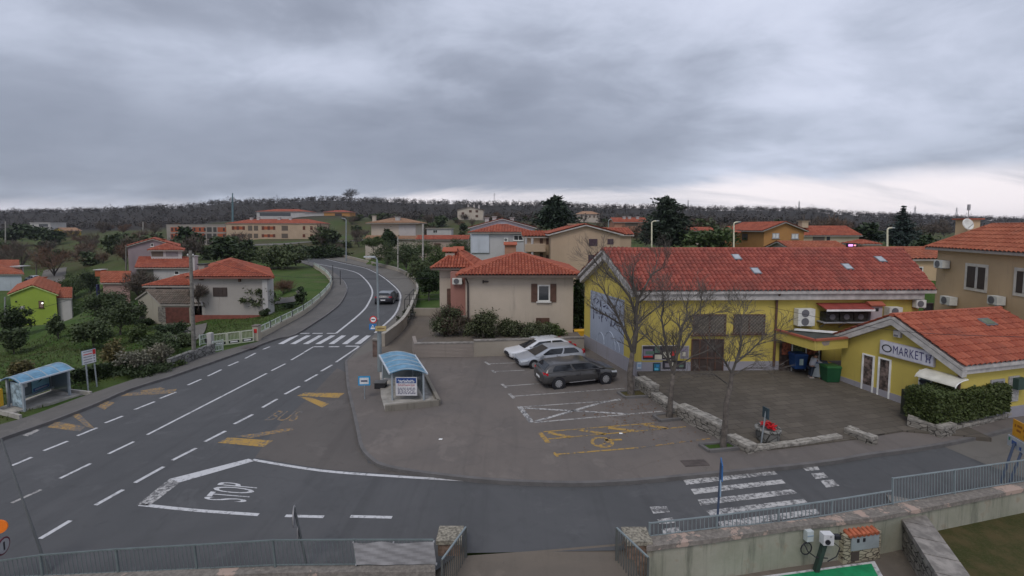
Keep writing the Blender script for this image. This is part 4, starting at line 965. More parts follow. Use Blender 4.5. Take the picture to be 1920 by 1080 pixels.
# ---- apartment blocks on the slope
ap = house('apartment_block', 'long cream apartment block with shallow red roof on the slope', xy(424, 200), xy(594, 200), 14, 2, zy(419.5, 200), 1.9, 'hip', PEACH, RED, over=.3, tile=(.8, .9))
for y0, y1 in ((424, 431), (439, 445)):
    for x in (437, 446, 457, 493, 504, 514, 570, 584): window(ap, 'f', x - 2.3, y0, x + 2.3, y1, 'shut', pane=plain('maroon', (.12, .035, .02)))
    for x0, x1 in ((439, 455), (495, 512)): panel(ap, 'f', x0, y0 + .5, x1, y1 - .5, 'brick_panel', BRICK, .02)
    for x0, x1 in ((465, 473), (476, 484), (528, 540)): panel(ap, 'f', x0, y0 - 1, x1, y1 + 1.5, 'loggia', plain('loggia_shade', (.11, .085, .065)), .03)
for x in (472, 485, 524, 545): chimney(ap, x, 408, 415, 206, 1.1, WHITE)
br = house('unfinished_block', 'unfinished brick apartment block with bare concrete frame', xy(312, 205), xy(423, 205), 12, 1, zy(422, 205), 0, 'flat', CONC, CONC, over=.1)
for y0, y1 in ((426, 435), (438, 448), (450, 458)):
    for x0, x1 in ((320, 341), (361, 385), (408, 424)): panel(br, 'f', x0, y0, x1, y1, 'brick_infill', BRICK if y0 < 450 else BEIGE, .05)
    for x in (323, 330, 339, 365, 375, 384, 420): panel(br, 'f', x - 1.6, y0 + 1.5, x + 1.6, y1 - 2, 'window', MATS['dark'], .1)
    for x0, x1 in ((344, 350), (352, 359), (388, 397), (400, 406)): panel(br, 'f', x0, y0, x1, y1, 'opening', plain('dark_room', (.05, .045, .04)), .04)
sh = house('school_building', 'low white glazed school with red roof below the wood', xy(482, 320), xy(572, 320), 18, 6, zy(397, 320), 1.9, 'hip', WHITE, RED, over=.6, tile=(1, 1.2))
panel(sh, 'f', 487, 399, 545, 405, 'glazing', MATS['window_glass'], .1); house('', '', xy(572, 318), xy(608, 318), 10, 6, zy(400, 318), 0, 'flat', WHITE, WHITE, root=sh.o)
oh = house('orange_villa', 'orange house with red roof next to the white school', xy(608, 315), xy(656, 315), 12, 6, zy(398, 315), 1.3, 'hip', ORANGE, RED, over=.6, tile=(1, 1.2)); window(oh, 'f', 628, 400, 641, 405, 'shut', pane=MATS['dark_wood'])
wf = house('white_modern_house', 'small white modern flat roofed house among evergreens', xy(57, 255), xy(95, 255), 9, 2, zy(418, 255), 0, 'flat', WHITE, WHITE, over=.3); panel(wf, 'f', 73, 420, 90, 425, 'window', MATS['window_glass'], .1); panel(wf, 'f', 61, 421, 64, 424.5, 'window', MATS['window_glass'], .1)
yh = house('yellow_house', 'small mustard yellow house with dark roof beside the evergreens', xy(98, 240), xy(121, 240), 9, 0, zy(433, 240), 1.5, 'front', stucco('mustard', (.42, .30, .06)), TANR, over=.4, tile=(.8, .9))
# ---- houses behind the hall
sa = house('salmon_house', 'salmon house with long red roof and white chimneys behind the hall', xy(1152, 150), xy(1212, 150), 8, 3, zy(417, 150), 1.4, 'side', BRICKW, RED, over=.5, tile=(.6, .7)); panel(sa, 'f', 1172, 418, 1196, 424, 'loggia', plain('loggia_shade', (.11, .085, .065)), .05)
for x in (1170, 1180, 1195): chimney(sa, x, 406, 411, 153, .9, WHITE)
dh = house('distant_house', 'distant cream house with tan roof on the wooded slope', xy(1081, 340), xy(1124, 340), 10, 8, zy(402, 340), 2.2, 'hip', BEIGE, TANR, over=.6, tile=(1, 1.2))
for x in (1090, 1098, 1106, 1114): window(dh, 'f', x - 1.5, 404, x + 1.5, 408, 'shut')
rl = house('low_red_house', 'low house with flat red tiled roof beyond the garden canopy', xy(1292, 110), xy(1340, 110), 7, 3, zy(434, 110), .8, 'side', BEIGE, RED, over=.4, tile=(.5, .6))
og = house('orange_house', 'orange gabled house with pale square windows behind the hall', xy(1433, 75), xy(1508, 75), 13, 2, zy(433, 75), 1.3, 'front', ORANGE, RED, over=.5, tile=(.45, .55))
for bx in ((1448, 437, 1461, 447), (1484, 438, 1497, 448)): window(og, 'f', *bx, frame=MATS['grey'], pane=plain('roller_blind', (.6, .6, .6)))
house('', '', xy(1384, 84), xy(1436, 84), 7, 2, zy(436, 84), .9, 'side', ORANGE, RED, over=.5, tile=(.45, .55), root=og.o); og_l = (xy(1384, 84), xy(1436, 84))
window(og, og_l, 1402, 439, 1410, 450, frame=MATS['dark_wood'], pane=MATS['dark']); panel(og, 'l', 1392, 438, 1402, 450, 'door', MATS['dark_wood'], .1)
m = MB(); a = P(1357, 440, 80); b = P(1390, 436, 80); m.prism([a, b, b + V(0, 4, .3), a + V(0, 4, .3)], (0, 0, .2)); m.build('porch_roof', RED, og.o); m = MB()
for x in (1358, 1374): m.cyl(P(x, 468, 80), P(x, 440, 80), .12, 6)
m.build('porch_post', MATS['brown_wood'], og.o)
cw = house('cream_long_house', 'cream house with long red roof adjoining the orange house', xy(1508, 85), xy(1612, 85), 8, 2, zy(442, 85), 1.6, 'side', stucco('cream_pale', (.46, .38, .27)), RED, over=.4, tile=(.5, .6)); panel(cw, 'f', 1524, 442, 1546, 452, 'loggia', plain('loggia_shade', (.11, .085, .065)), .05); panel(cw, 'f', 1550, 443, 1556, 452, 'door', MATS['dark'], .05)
chimney(cw, 1506, 415, 424, 88, 1.2, stucco('cream_pale', (.46, .38, .27)))
lr = house('garage_row', 'low garage with broad red roof behind the hall ridge', xy(1488, 60), xy(1592, 60), 6, 2, zy(470, 60), .95, 'side', CONC, ORA, over=.4, tile=(.45, .55))
s2 = house('small_pink_house', 'small pink house with two arched openings behind the hall ridge', xy(1618, 70), xy(1652, 70), 4, 2, zy(459, 70), .5, 'hip', BRICKW, RED, over=.2, tile=(.5, .6))
for x in (1624, 1641): window(s2, 'f', x - 2, 463, x + 2, 470, frame=WHITE, pane=MATS['dark'])
# ---- houses below the road
gh = house('green_house', 'bright lime green house with orange tiled roof down the slope', xy(9, 70), xy(96, 70), 12, -6.3, zy(553, 70), 1.35, 'front', GREEN, ORA, over=.35, D=(-11.5, 12), tile=(.4, .5), fascia=plain('lime_trim', (.42, .5, .2)))
window(gh, 'f', 73, 564, 82, 577, frame=MATS['brown_wood'], pane=plain('lit_blind', (.25, .17, .14))); panel(gh, 'f', 29, 564, 32, 567, 'vent', MATS['dark'], .05); m = MB(); m.cyl(P(9.5, 600, 69.9), P(9.5, 557, 69.9), .1, 6); m.build('downpipe', MATS['grey'], gh.o); m = MB(); m.box(P(42, 577, 69.9), (.5, .3, .5)); m.build('wall_box', WHITE, gh.o)
house('', '', xy(97.5, 70.5), xy(124, 70.5), 6, -6.3, zy(561, 70.5), .8, 'shed', WHITE, ORA, over=.2, D=(-5.7, 6), tile=(.4, .5), root=gh.o); gl = (xy(97.5, 70.5), xy(124, 70.5)); window(gh, gl, 98.5, 569, 109, 594, 'shut', pane=plain('maroon_door', (.07, .02, .02)))
lm = thing('wall_lamp', 'small lit lamp on the lime green house beside its window', 'lamp', P(80, 568, 69.7)); me_, t_, b_ = newmat('lamp_glow'); b_.inputs['Emission Color'].default_value = (1, .95, .85, 1); b_.inputs['Emission Strength'].default_value = 1.3
m = MB(); m.lathe(P(79.5, 568.5, 69.7), [(.0, -.12), (.08, -.1), (.11, 0), (.08, .1), (0, .12)], 10); m.build('bulb', me_, lm); MB().box(P(79.5, 566, 69.85), (.3, .3, .1)).build('bracket', MATS['dark'], lm)
rh = house('grey_blue_house', 'pale blue house with orange roof and porch beyond the lime green house', xy(-60, 88), xy(33, 88), 10, -5, zy(515, 88), 1.5, 'hip', stucco('blue_grey', (.40, .44, .48)), ORA, over=.5, D=(-10.9, 9.5), tile=(.45, .55))
house('', '', xy(-40, 96), xy(28, 96), 8, -5, zy(501, 96), 1.0, 'side', stucco('blue_grey', (.4, .44, .48)), ORA, over=.4, D=(-8.8, 8), tile=(.45, .55), root=rh.o)
m = MB(); m.cyl(P(43, 515, 95), P(43, 500, 95), .12, 6); m.box(P(38, 499, 95), (2.2, 2, .18)); m.build('porch', WHITE, rh.o)
pi = house('lilac_house', 'rough lilac stone house with shallow red gable up the slope', xy(237, 80), xy(332, 80), 9, -1.5, zy(463, 80), 1.25, 'front', LILAC, RED, over=.4, D=(-6.6, 9), tile=(.45, .55)); window(pi, 'f', 283, 456, 288, 462, pane=MATS['dark'])
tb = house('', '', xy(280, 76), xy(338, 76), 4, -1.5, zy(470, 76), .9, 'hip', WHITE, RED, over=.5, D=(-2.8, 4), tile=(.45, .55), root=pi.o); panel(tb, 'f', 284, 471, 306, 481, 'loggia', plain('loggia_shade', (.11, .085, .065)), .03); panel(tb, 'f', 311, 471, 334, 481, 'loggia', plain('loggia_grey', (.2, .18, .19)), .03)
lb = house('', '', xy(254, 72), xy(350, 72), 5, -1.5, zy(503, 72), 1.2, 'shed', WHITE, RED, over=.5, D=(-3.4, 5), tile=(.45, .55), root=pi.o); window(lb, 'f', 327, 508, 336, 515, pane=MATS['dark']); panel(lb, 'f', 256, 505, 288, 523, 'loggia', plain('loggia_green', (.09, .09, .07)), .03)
chimney(pi, 302, 449, 456, 84, .9, BRICK)
hs = house('red_shed', 'pinkish shed with plain red roof among bare shrubs', xy(186, 65), xy(236, 65), 5, -3, zy(531, 65), 1.25, 'side', stucco('faded_pink', (.33, .21, .19), .6), ORA, over=.35, D=(-4.2, 5), tile=(.4, .5)); panel(hs, 'f', 184, 533, 187, 565, 'post', plain('navy_paint', (.02, .02, .08)), .3); chimney(hs, 189, 506, 514, 68, .9, BRICK, cap=WHITE)
ga = house('stone_garage', 'old stone garage with mossy brown roof and rust red door', (-35.1, 45), (-31.1, 45), 0, -.95, .78, 1.05, 'side', stucco('garage_render', (.34, .31, .25), .6), BRN, over=.25, D=(-5, 3.2), tile=(.24, .34)); panel(ga, 'f', 311, 576, 355, 606, 'garage_door', plain('rust_door', (.115, .04, .03), var=.3), .03); panel(ga, 'f', 297, 575, 311, 604, 'stone_strip', MATS['stone_wall'], .02); panel(ga, 'l', 269, 571, 274, 578, 'window', MATS['dark'], .05)
m = MB(); m.beam(V(-30.8, 44.7, .8), V(-32.9, 46.6, 1.95), .12, .2); m.build('verge_board', WHITE, ga.o)
wh = house('white_bungalow', 'white bungalow with large red hipped roof and dark shutter by the road', xy(355, 45), xy(498, 45), 9, -.6, 3.55, 1.35, 'hip', stucco('bungalow_white', (.36, .33, .305), .5), RED, over=.6, D=(-4.9, 8.4), tile=(.28, .42), fascia=plain('soffit_red', (.2, .08, .06)))
window(wh, 'f', 400, 539, 426, 556, 'shut', pane=MATS['dark_wood']); band(wh, 'f', -1, -.25, -.02, .03, 'plinth', plain('red_plinth', (.22, .07, .05))); panel(wh, 'f', 449, 521, 452, 528, 'bracket', MATS['brown_wood'], .25); panel(wh, 'f', 376, 521, 382, 525, 'bracket', MATS['brown_wood'], .25)
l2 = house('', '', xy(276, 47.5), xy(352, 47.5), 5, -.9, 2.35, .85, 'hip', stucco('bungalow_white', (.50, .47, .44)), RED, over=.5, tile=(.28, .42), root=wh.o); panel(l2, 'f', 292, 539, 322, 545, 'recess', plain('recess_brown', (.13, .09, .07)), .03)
chimney(wh, 364, 481, 503, 48.5, .55, WHITE); chimney(wh, 382, 496, 512, 47, .6, CONC, cap=MATS['dark'])
MB().box((-24.6, 45.4, 1.3), (.5, 1.2, 4.0)).build('porch_wall', WHITE, wh.o)
# ------------------------------------------------------------------ plaza, yard and low walls
m, t, b = newmat('plaza_pavers', .9, .2); p = geo_pos(t)
bk = t.n('ShaderNodeTexBrick', Scale=1.0); t.put(bk, 'Vector', t.mapping(p, (1, 1, 1), (0, 0, R(-12)))); t.put(bk, 'Color1', c4((.098, .085, .070))); t.put(bk, 'Color2', c4((.130, .112, .092))); t.put(bk, 'Mortar', c4((.045, .04, .034)))
bk.inputs['Mortar Size'].default_value = .012; bk.inputs['Brick Width'].default_value = .8; bk.inputs['Row Height'].default_value = .4
col = t.mix(t.m('MULTIPLY', t.mr(t.noise(p, .5, 6, .7), .42, .7), .75), bk.outputs[0], c4((.078, .067, .055)))
col = t.mix(t.m('MULTIPLY', t.mr(t.noise(p, 2.2, 5, .7), .5, .75), .35), col, c4((.14, .12, .10)))
t.put(b, 'Base Color', col); bump(t, b, bk.outputs['Fac'], .3, .01)
zpl = lambda q: V(q.x, q.y, .16 + .034 * max(0, q.y - 17.3))
plz = [zpl(q) for q in [V(7.1, 25.3, 0), G(1221, 740, .3), G(1268, 770, .25), G(1345, 812, .2), G(1410, 846, .16), G(1500, 836, .16), G(1600, 823, .16), G(1692, 808, .16), V(19.2, 17.6, 0), V(19.2, 24, 0), V(17.6, 25.6, 0)]]
struct(MB().slab(plz, .2).build('plaza', MATS['plaza_pavers']))
struct(MB().poly([V(-34, 3, -.85), V(12.5, 3, -.85), V(13.0, 14.2, -.85), V(3.6, 12.2, -.85), V(-1.5, 11.4, -.85), V(-34, 10.8, -.85)]).build('yard', MATS['earth']))
m, t, b = newmat('winter_lawn', .95, .1); p = geo_pos(t)
col = t.mix(t.mr(t.noise(p, 1.2, 6, .7), .35, .65), c4((.055, .06, .02)), c4((.11, .085, .04))); col = t.mix(t.m('MULTIPLY', t.mr(t.noise(p, 25, 4, .8), .45, .7), .5), col, c4((.13, .12, .06)))
t.put(b, 'Base Color', col); bump(t, b, t.noise(p, 30, 4, .8), .9, .05)
struct(MB().poly([V(11.2, 9, -.5), V(30, 9, -.5), V(30, 17.5, -.5), V(13, 14.0, -.5), V(12.4, 13.6, -.5)]).build('lawn', MATS['winter_lawn']))
plain('bay_green', (.008, .22, .085), .6, var=.2)
gb = [(1330, 1093), (1640, 1052), (1672, 1110), (1340, 1130)]; zb = -.844
struct(MB().poly([G(x, y, zb) for x, y in gb]).build('bay_border', MATS['paint_white']))
struct(MB().poly([G(x, y, zb + .005) for x, y in [(1345, 1095), (1634, 1056.5), (1660, 1106), (1345, 1126)]]).build('charging_bay', MATS['bay_green']))
m, t, b = newmat('peeling_coping', .9, .2); p = geo_pos(t)
col = t.mix(t.mr(t.noise(p, 9, 5, .7), .35, .65), c4((.15, .135, .12)), c4((.24, .215, .19))); col = t.mix(t.mr(t.noise(p, .9, 5, .75, .3), .55, .59), col, c4((.40, .30, .25))); t.put(b, 'Base Color', col); bump(t, b, t.noise(p, 20, 4, .7), .6, .03)
m, t, b = newmat('mossy_wall', .95, .1); p = geo_pos(t)
col = t.mix(t.mr(t.noise(p, .7, 5, .65), .35, .65), c4((.27, .27, .21)), c4((.34, .33, .27))); col = t.mix(t.m('MULTIPLY', t.mr(t.noise(t.mapping(p, (2.6, 2.6, .25)), 1.0, 6, .7, .3), .5, .7), .6), col, c4((.075, .085, .065)))
col = t.mix(t.m('MULTIPLY', t.mr(t.noise(t.mapping(p, (4.5, 4.5, .5), (0, 0, 0), (5, 1, 2)), 1.0, 5, .7), .55, .7), .6), col, c4((.30, .30, .25))); col = t.mix(t.m('MULTIPLY', t.mr(t.noise(p, 1.4, 4, .6), .58, .7), .5), col, c4((.24, .17, .11)))
t.put(b, 'Base Color', col); bump(t, b, t.noise(p, 25, 4, .7), .4, .02); MOSSY = m
def wall_along(name, label, back, front, z1, z0, wallm, copm, coph=.12, inset=.06, base=None):
    root = thing(name, label, 'wall', on((back[0] + back[-1]) / 2, z0)); mc, mw = MB(), MB()
    for i in range(len(back) - 1):
        q = [front[i], front[i + 1], back[i + 1], back[i]]; mc.prism([on(p, z1 - coph) for p in q], (0, 0, coph))
        r = [front[i].lerp(back[i], .18), front[i + 1].lerp(back[i + 1], .18), back[i + 1], back[i]]; mw.prism([on(p, z0) for p in r], (0, 0, z1 - coph - z0 - .003))
    mw.build('wall_face', wallm, root); mc.build('coping', copm, root); return root
WB = [(1218, 1005), (1344, 991), (1470, 977), (1655, 949), (1730, 935), (1916, 904), (2150, 862)]; WF = [(1212, 1026), (1347, 1009), (1472, 990), (1650, 969), (1728, 954), (1916, 917), (2150, 876)]
gWB, gWF = [G(x, y, .35) for x, y in WB], [G(x, y, .35) for x, y in WF]
wall_along('street_wall', 'stained rendered wall with peeling coping under the pale picket fence', gWB, gWF, .35, -1.8, MOSSY, MATS['peeling_coping'])
LB = [(-260, 1093), (0, 1082), (230, 1071), (370, 1066), (517, 1059), (668, 1058), (816, 1057)]; LF = [(-260, 1112), (0, 1098), (230, 1086), (370, 1081), (517, 1074), (668, 1073), (816, 1073)]
gLB, gLF = [G(x, y, .35) for x, y in LB], [G(x, y, .35) for x, y in LF]
wall_along('street_wall', 'low mottled wall carrying the dull mesh fence and grey banner', gLB, gLF, .35, -1.8, MOSSY, MATS['peeling_coping'])
# diagonal stone wall between lawn and yard
dw = thing('stone_wall', 'rough stone wall with flat concrete coping beside the brown lawn', 'wall', (11.5, 11, -.85))
a, b2 = V(12.25, 13.75, 0), V(9.9, 8.5, 0); d_ = (b2 - a).normalized(); s_ = V(-d_.y, d_.x, 0)
MB().prism([a - s_ * .3 + V(0, 0, -1.5), b2 - s_ * .3 + V(0, 0, -1.5), b2 + s_ * .3 + V(0, 0, -1.5), a + s_ * .3 + V(0, 0, -1.5)], (0, 0, 1.45)).build('stonework', MATS['stone_wall'], dw)
m = MB()
for i in range(8):
    p0, p1 = a.lerp(b2, i / 8 + .003), a.lerp(b2, (i + 1) / 8 - .003); m.prism([p0 - s_ * .36 + V(0, 0, -.047), p1 - s_ * .36 + V(0, 0, -.047), p1 + s_ * .36 + V(0, 0, -.047), p0 + s_ * .36 + V(0, 0, -.047)], (0, 0, .14))
m.build('coping', plain('coping_grey', (.23, .21, .19), .9, var=.35), dw)
# picket fences on the walls
PALE = plain('pale_fence', (.19, .225, .235), .6); DULL = plain('dull_fence', (.115, .14, .14), .6)
def fence(name, label, segs, mat, pitch, r, cat='fence', posts=True):
    """segs: list of (bottom a, bottom b, top a, top b) points"""
    root = thing(name, label, cat, segs[0][0])
    for a, b, c, d in segs:
        m = MB(); m.beam(c, d, .035, .03); m.beam(a, b, .025, .02); L = (b - a).length; k = max(2, int(L / pitch))
        for i in range(1, k): m.cyl(a.lerp(b, i / k), c.lerp(d, i / k), r, 4)
        m.build('panel', mat, root)
        if posts: MB().beam(a - V(0, 0, .15), c + V(0, 0, .02), .045).build('post', mat, root)
    return root
def on_wall(A, B, px, py): return Wp(px, py, A, B)
segs = []
for (x0, b0, t0), (x1, b1, t1), k in [((1218, 1005, 981), (1344, 989, 967), 0), ((1344, 989, 967), (1460, 979, 952), 0), ((1460, 979, 952), (1560, 964, 938), 0), ((1560, 964, 938), (1672, 944, 920), 0)]:
    A, B = gWB[0] if x0 < 1472 else gWB[2], gWB[2] if x0 < 1472 else gWB[3]
    segs.append((on_wall(A, B, x0, b0), on_wall(A, B, x1, b1), on_wall(A, B, x0, t0), on_wall(A, B, x1, t1)))
for (x0, b0, t0), (x1, b1, t1) in [((1674, 943, 897), (1790, 923, 881)), ((1790, 923, 881), (1925, 901, 862)), ((1925, 901, 862), (2080, 872, 840))]:
    A, B = gWB[3], gWB[5]; segs.append((on_wall(A, B, x0, b0), on_wall(A, B, x1, b1), on_wall(A, B, x0, t0), on_wall(A, B, x1, t1)))
fence('picket_fence', 'pale metal picket fence stepping up along the stained wall', segs, PALE, .115, .011)
pts = [(-120, 1088, 1068), (75, 1079, 1041), (217, 1073, 1030), (364, 1066, 1022), (511, 1059, 1013), (663, 1058, 1012), (813, 1057, 1012)]
segs = []
for p0, p1 in zip(pts[:-1], pts[1:]):
    A, B = V(-30, G(0, 1082, .35).y - .2, 0), V(0, G(668, 1058, .35).y, 0); A = gLB[1] if p0[0] < 300 else gLB[3]; B = gLB[3] if p0[0] < 300 else gLB[6]
    segs.append((on_wall(A, B, p0[0] + 6, p0[1]), on_wall(A, B, p1[0] + 6, p1[1]), on_wall(A, B, p0[0], p0[2]), on_wall(A, B, p1[0], p1[2])))
fn = fence('picket_fence', 'dull grey picket fence on the low mottled wall', segs, DULL, .1, .008)
a, b, c, d = segs[-1]; bn = thing('cloth_banner', 'plain creased grey cloth banner tied to the dull picket fence', 'banner', a); m = MB(); off = V(0, -.05, 0); nx, ny = 26, 8; rr = random.Random(2)
g = [[(a.lerp(b, i / nx)).lerp(c.lerp(d, i / nx), .04 + .9 * j / ny) + off + V(0, .018 * math.sin(i * .5 + j * .9) * math.sin(j * 1.1 + i * .2), -.02 * math.sin(i / nx * 3.14 * 4) * (1 if j == ny else 0)) for j in range(ny + 1)] for i in range(nx + 1)]
for i in range(nx):
    for j in range(ny): m.face([g[i][j], g[i + 1][j], g[i + 1][j + 1], g[i][j + 1]])
m.build('cloth', plain('banner_grey', (.27, .265, .27), .8), bn, smooth=True); m = MB()
for p in (g[0][ny], g[-1][ny], g[0][0], g[-1][0], g[nx // 2][ny]): m.cyl(p - off * .9, p + off * .2, .02, 6)
m.build('eyelet', MATS['grey'], bn)
# gate pillars and the two open gate leaves
for x0, x1, y, lab in ((822, 866, 1000, 'stubby brick gate pillar with pitted cap beside the grey banner'), (1171, 1216, 1002, 'stubby brick gate pillar with mossy cap at the stained wall')):
    p0, p1 = P(x0, y, 11.55), P(x1, y, 11.55); w = p1.x - p0.x; gp = thing('gate_pillar', lab, 'pillar', ((p0.x + p1.x) / 2, 11.55, -.8), 'gate pillars at the yard entrance')
    MB().box(((p0.x + p1.x) / 2, 11.55, p0.z / 2 - .65), (w * .92, .5, p0.z + 1.1)).build('shaft', plain('brick_brown', (.19, .13, .095), .9, var=.4, scale=7), gp)
    MB().box(((p0.x + p1.x) / 2, 11.55, p0.z - .05), (w * 1.06, .6, .11)).build('cap', plain('lichen_cap', (.22, .20, .16), .95, var=.55, scale=14), gp)
for a, b, lab in ((V(-1.2, 11.25, .82), V(-1.64, 10.1, .82), 'open iron gate leaf hinged on the pillar by the banner'), (V(2.72, 11.25, .8), V(3.22, 10.2, .8), 'open iron gate leaf hinged on the mossy pillar')):
    gt = thing('gate_leaf', lab, 'gate', on(a, -.4), 'open iron gate leaves'); dn = V(0, 0, -1.25); m = MB(); m.beam(a, b, .04, .035); m.beam(a + dn, b + dn, .04, .035); m.build('rail', PALE, gt); m = MB()
    
    for q_ in (a, b): MB().beam(q_, q_ + dn, .05).build('stile', plain('gate_dark', (.08, .085, .08)), gt)
    for i in range(1, 12): m.cyl(a.lerp(b, i / 12), a.lerp(b, i / 12) + dn, .013, 5)
    m.build('bars', plain('gate_dark', (.08, .085, .08)), gt)
# charger, junction box, cable, meter cabinet on the yard wall
wA, wB = (gWF[1].lerp(gWB[1], .18)), (gWF[3].lerp(gWB[3], .18)); e, n = frame3(wA, wB)
jb = thing('junction_box', 'small white cable junction box on the stained wall', 'box', on_wall(wA, wB, 1512, 1004)); c = on_wall(wA, wB, 1512, 1000); Mw = Matrix((e, -n, V(0, 0, 1))).transposed()
MB().box(c + n * .07, (.2, .14, .3), M=Mw).build('case', plain('pale_box', (.42, .46, .46)), jb); MB().box(c + n * .145 + V(0, 0, .02), (.19, .012, .02), M=Mw).build('seam', MATS['steel_blue'], jb)
cb = thing('charging_cable', 'black charging cable hanging in loops below the junction box', 'cable', c); m = MB(); pts = [c + n * .1 + V(0, 0, -.15)]
for i in range(26): a_ = i / 26 * 2 * math.pi * 2; pts.append(c + e * (-.08 + .17 * math.sin(a_)) + n * .1 + V(0, 0, -.36 + .17 * math.cos(a_)))
q1 = on_wall(wA, wB, 1532, 1030) + n * .35; pts += [pts[-1] + V(.05, -.1, -.15), (pts[-1] + q1) / 2 + V(0, 0, -.18), q1]; m.tube(pts, .016, 6); m.build('cable', MATS['black'], cb)
ev = thing('charging_post', 'white electric car charger on a dark green post', 'charger', P(1529, 1058, 12.3)); Yw = on_wall(wA, wB, 1540, 1030).y - .3; bs, tp = P(1530, 1060, Yw), P(1547, 1019, Yw)
MB().beam(on(bs, -.85), tp + V(0, 0, .1), .12, .11).build('post', plain('post_green', (.03, .05, .04)), ev); c = P(1550, 1009, Yw - .06)
MB().box(c, (.28, .18, .3)).build('case', plain('charger_white', (.55, .55, .56)), ev); m = MB(); m.lathe((0, 0, 0), [(0, 0), (.07, 0), (.07, .02), (.04, .02), (.035, .005), (0, .005)], 14); m.v = [(c.x - .03 + x, c.y - .09 - z_, c.z - .05 + y) for x, y, z_ in m.v]; m.build('socket', MATS['black'], ev)
MB().box(c + V(.05, -.093, .1), (.05, .012, .04)).build('display', MATS['grey'], ev); MB().tube([c + V(.16, 0, -.1), c + V(.3, -.1, -.2), c + V(.22, -.1, -.45), c + V(-.05, -.15, -.55)], .013, 6).build('lead', MATS['black'], ev)
MB().box(c + V(.27, 0, .04), (.16, .12, .1)).build('holster', MATS['black'], ev)
mc = thing('meter_cabinet', 'stone meter cabinet with grey doors and small red tile roof', 'cabinet', P(1605, 1045, 12.9)); A, B = on_wall(wA, wB, 1574, 1015) + n * .14, on_wall(wA, wB, 1643, 1005) + n * .14
d_ = V(B.x - A.x, B.y - A.y, 0); L = d_.length; d_.normalize(); m = MB(); pbox(m, on(A, 0), d_, n, 0, L, -1.2, -.02, -.35, 0); m.build('stonework', MATS['stone_cut'], mc)
m = MB(); pbox(m, on(A, 0), d_, n, L * .18, L * .92, -.48, -.08, .004, .03); m.build('door', plain('cabinet_door', (.27, .30, .31)), mc); m = MB()
for u in (.32, .48): pbox(m, on(A, 0), d_, n, L * u, L * u + .07, -.24, -.14, .03, .045)
m.build('meter_window', MATS['black'], mc); m = MB(); pbox(m, on(A, 0), d_, n, L * .2, L * .42, -.8, -.53, .004, .012); m.build('niche', plain('niche_dark', (.07, .05, .045)), mc)
m = MB(); rr = random.Random(8)
for i in range(7):
    u0 = L * (.1 + i * .118); m.tube([on(A, .06) + d_ * (u0 + .05) - n * .34, on(A, -.03) + d_ * (u0 + .05) + n * .06], .062, 8)
m.build('tile_roof', plain('cabinet_tile', (.38, .11, .055), var=.4), mc)
# ------------------------------------------------------------------ car park edges
def stones(name, label, px, h, w, mat='stone_wall', z=ZP, extra=0.0, cat='wall', group=None):
    g = [G(x, y, z) for x, y in px]; root = thing(name, label, cat, (g[0] + g[-1]) / 2, group); m, mt = MB(), MB(); rr = random.Random(len(label))
    for a, b in zip(g[:-1], g[1:]):
        d_ = (b - a); L = d_.length; d_.normalize(); s = V(-d_.y, d_.x, 0)
        if s.dot(V(1, .3, 0)) < 0: s = -s
        m.prism([a + s * .02, b + s * .02, b + s * (w - .02), a + s * (w - .02)], (0, 0, h - .1))
        k = max(1, int(L / .34)); 
        for i in range(k):
            for j in range(2):
                p0, p1 = a.lerp(b, i / k + .004), a.lerp(b, (i + 1) / k - .004); hh = .1 + rr.uniform(-.02, .035); s0, s1 = (0, w * .48) if j == 0 else (w * .5, w)
                mt.prism([p0 + s * s0 + V(0, 0, h - .097), p1 + s * s0 + V(0, 0, h - .097), p1 + s * s1 + V(0, 0, h - .097), p0 + s * s1 + V(0, 0, h - .097)], (0, 0, hh))
    m.build('stonework', MATS[mat], root); mt.build('coping_stones', plain('coping_stone', (.27, .25, .22), .9, var=.4, scale=5), root); return root
stones('dry_stone_wall', 'short stone wall with pink bricks behind the first bare tree', [(1190, 728), (1217, 747)], .62, .55)
bn_ = stones('stone_bench', 'low stone bench between two bare trees', [(1220, 749), (1266, 781)], .34, .5, cat='bench')
stones('dry_stone_wall', 'long white dry stone wall between the car park and the plaza', [(1268, 784), (1347, 824)], .6, .5)
stones('dry_stone_wall', 'low end piece of stone wall beside the third bare tree', [(1361, 830), (1402, 852)], .3, .5)
stones('dry_stone_wall', 'small isolated stone wall at the plaza edge by the pavement', [(1582, 815), (1634, 836)], .3, .4)
stones('stone_kerb', 'thin line of pale stones edging the plaza along the pavement', [(1408, 849), (1500, 838), (1580, 825)], .16, .25, cat='kerb')
stones('dry_stone_wall', 'stone plinth under the near corner of the clipped hedge', [(1700, 803), (1738, 812), (1765, 806)], .45, .5)
stones('stone_kerb', 'long low kerb wall under the clipped hedge along the pavement', [(1768, 806), (1880, 778), (1935, 762)], .2, .3, cat='kerb')
def pit(label, px, soil):
    g = [G(x, y, ZP) for x, y in px]; root = thing('tree_pit', label, 'tree pit', sum(g, Vector()) / 4, 'tree pits in the car park'); m = MB()
    for i in range(4): m.beam(g[i] + V(0, 0, .02), g[(i + 1) % 4] + V(0, 0, .02), .13, .16 + .004 * i)
    m.build('edging', MATS['kerb_stone'], root); MB().poly([q + V(0, 0, .05) for q in g]).build('soil', soil, root); return root
pit('grassy tree pit of the bare tree by the hall corner', [(1158, 737), (1172, 747), (1224, 744), (1205, 733)], MATS['winter_lawn']); pit('brown earth tree pit beside the yellow hatching', [(1225, 781), (1238, 791), (1286, 786), (1268, 776)], MATS['earth']); pit('mossy tree pit at the end of the stone wall', [(1312, 836), (1330, 848), (1385, 843), (1366, 832)], MATS['meadow'])
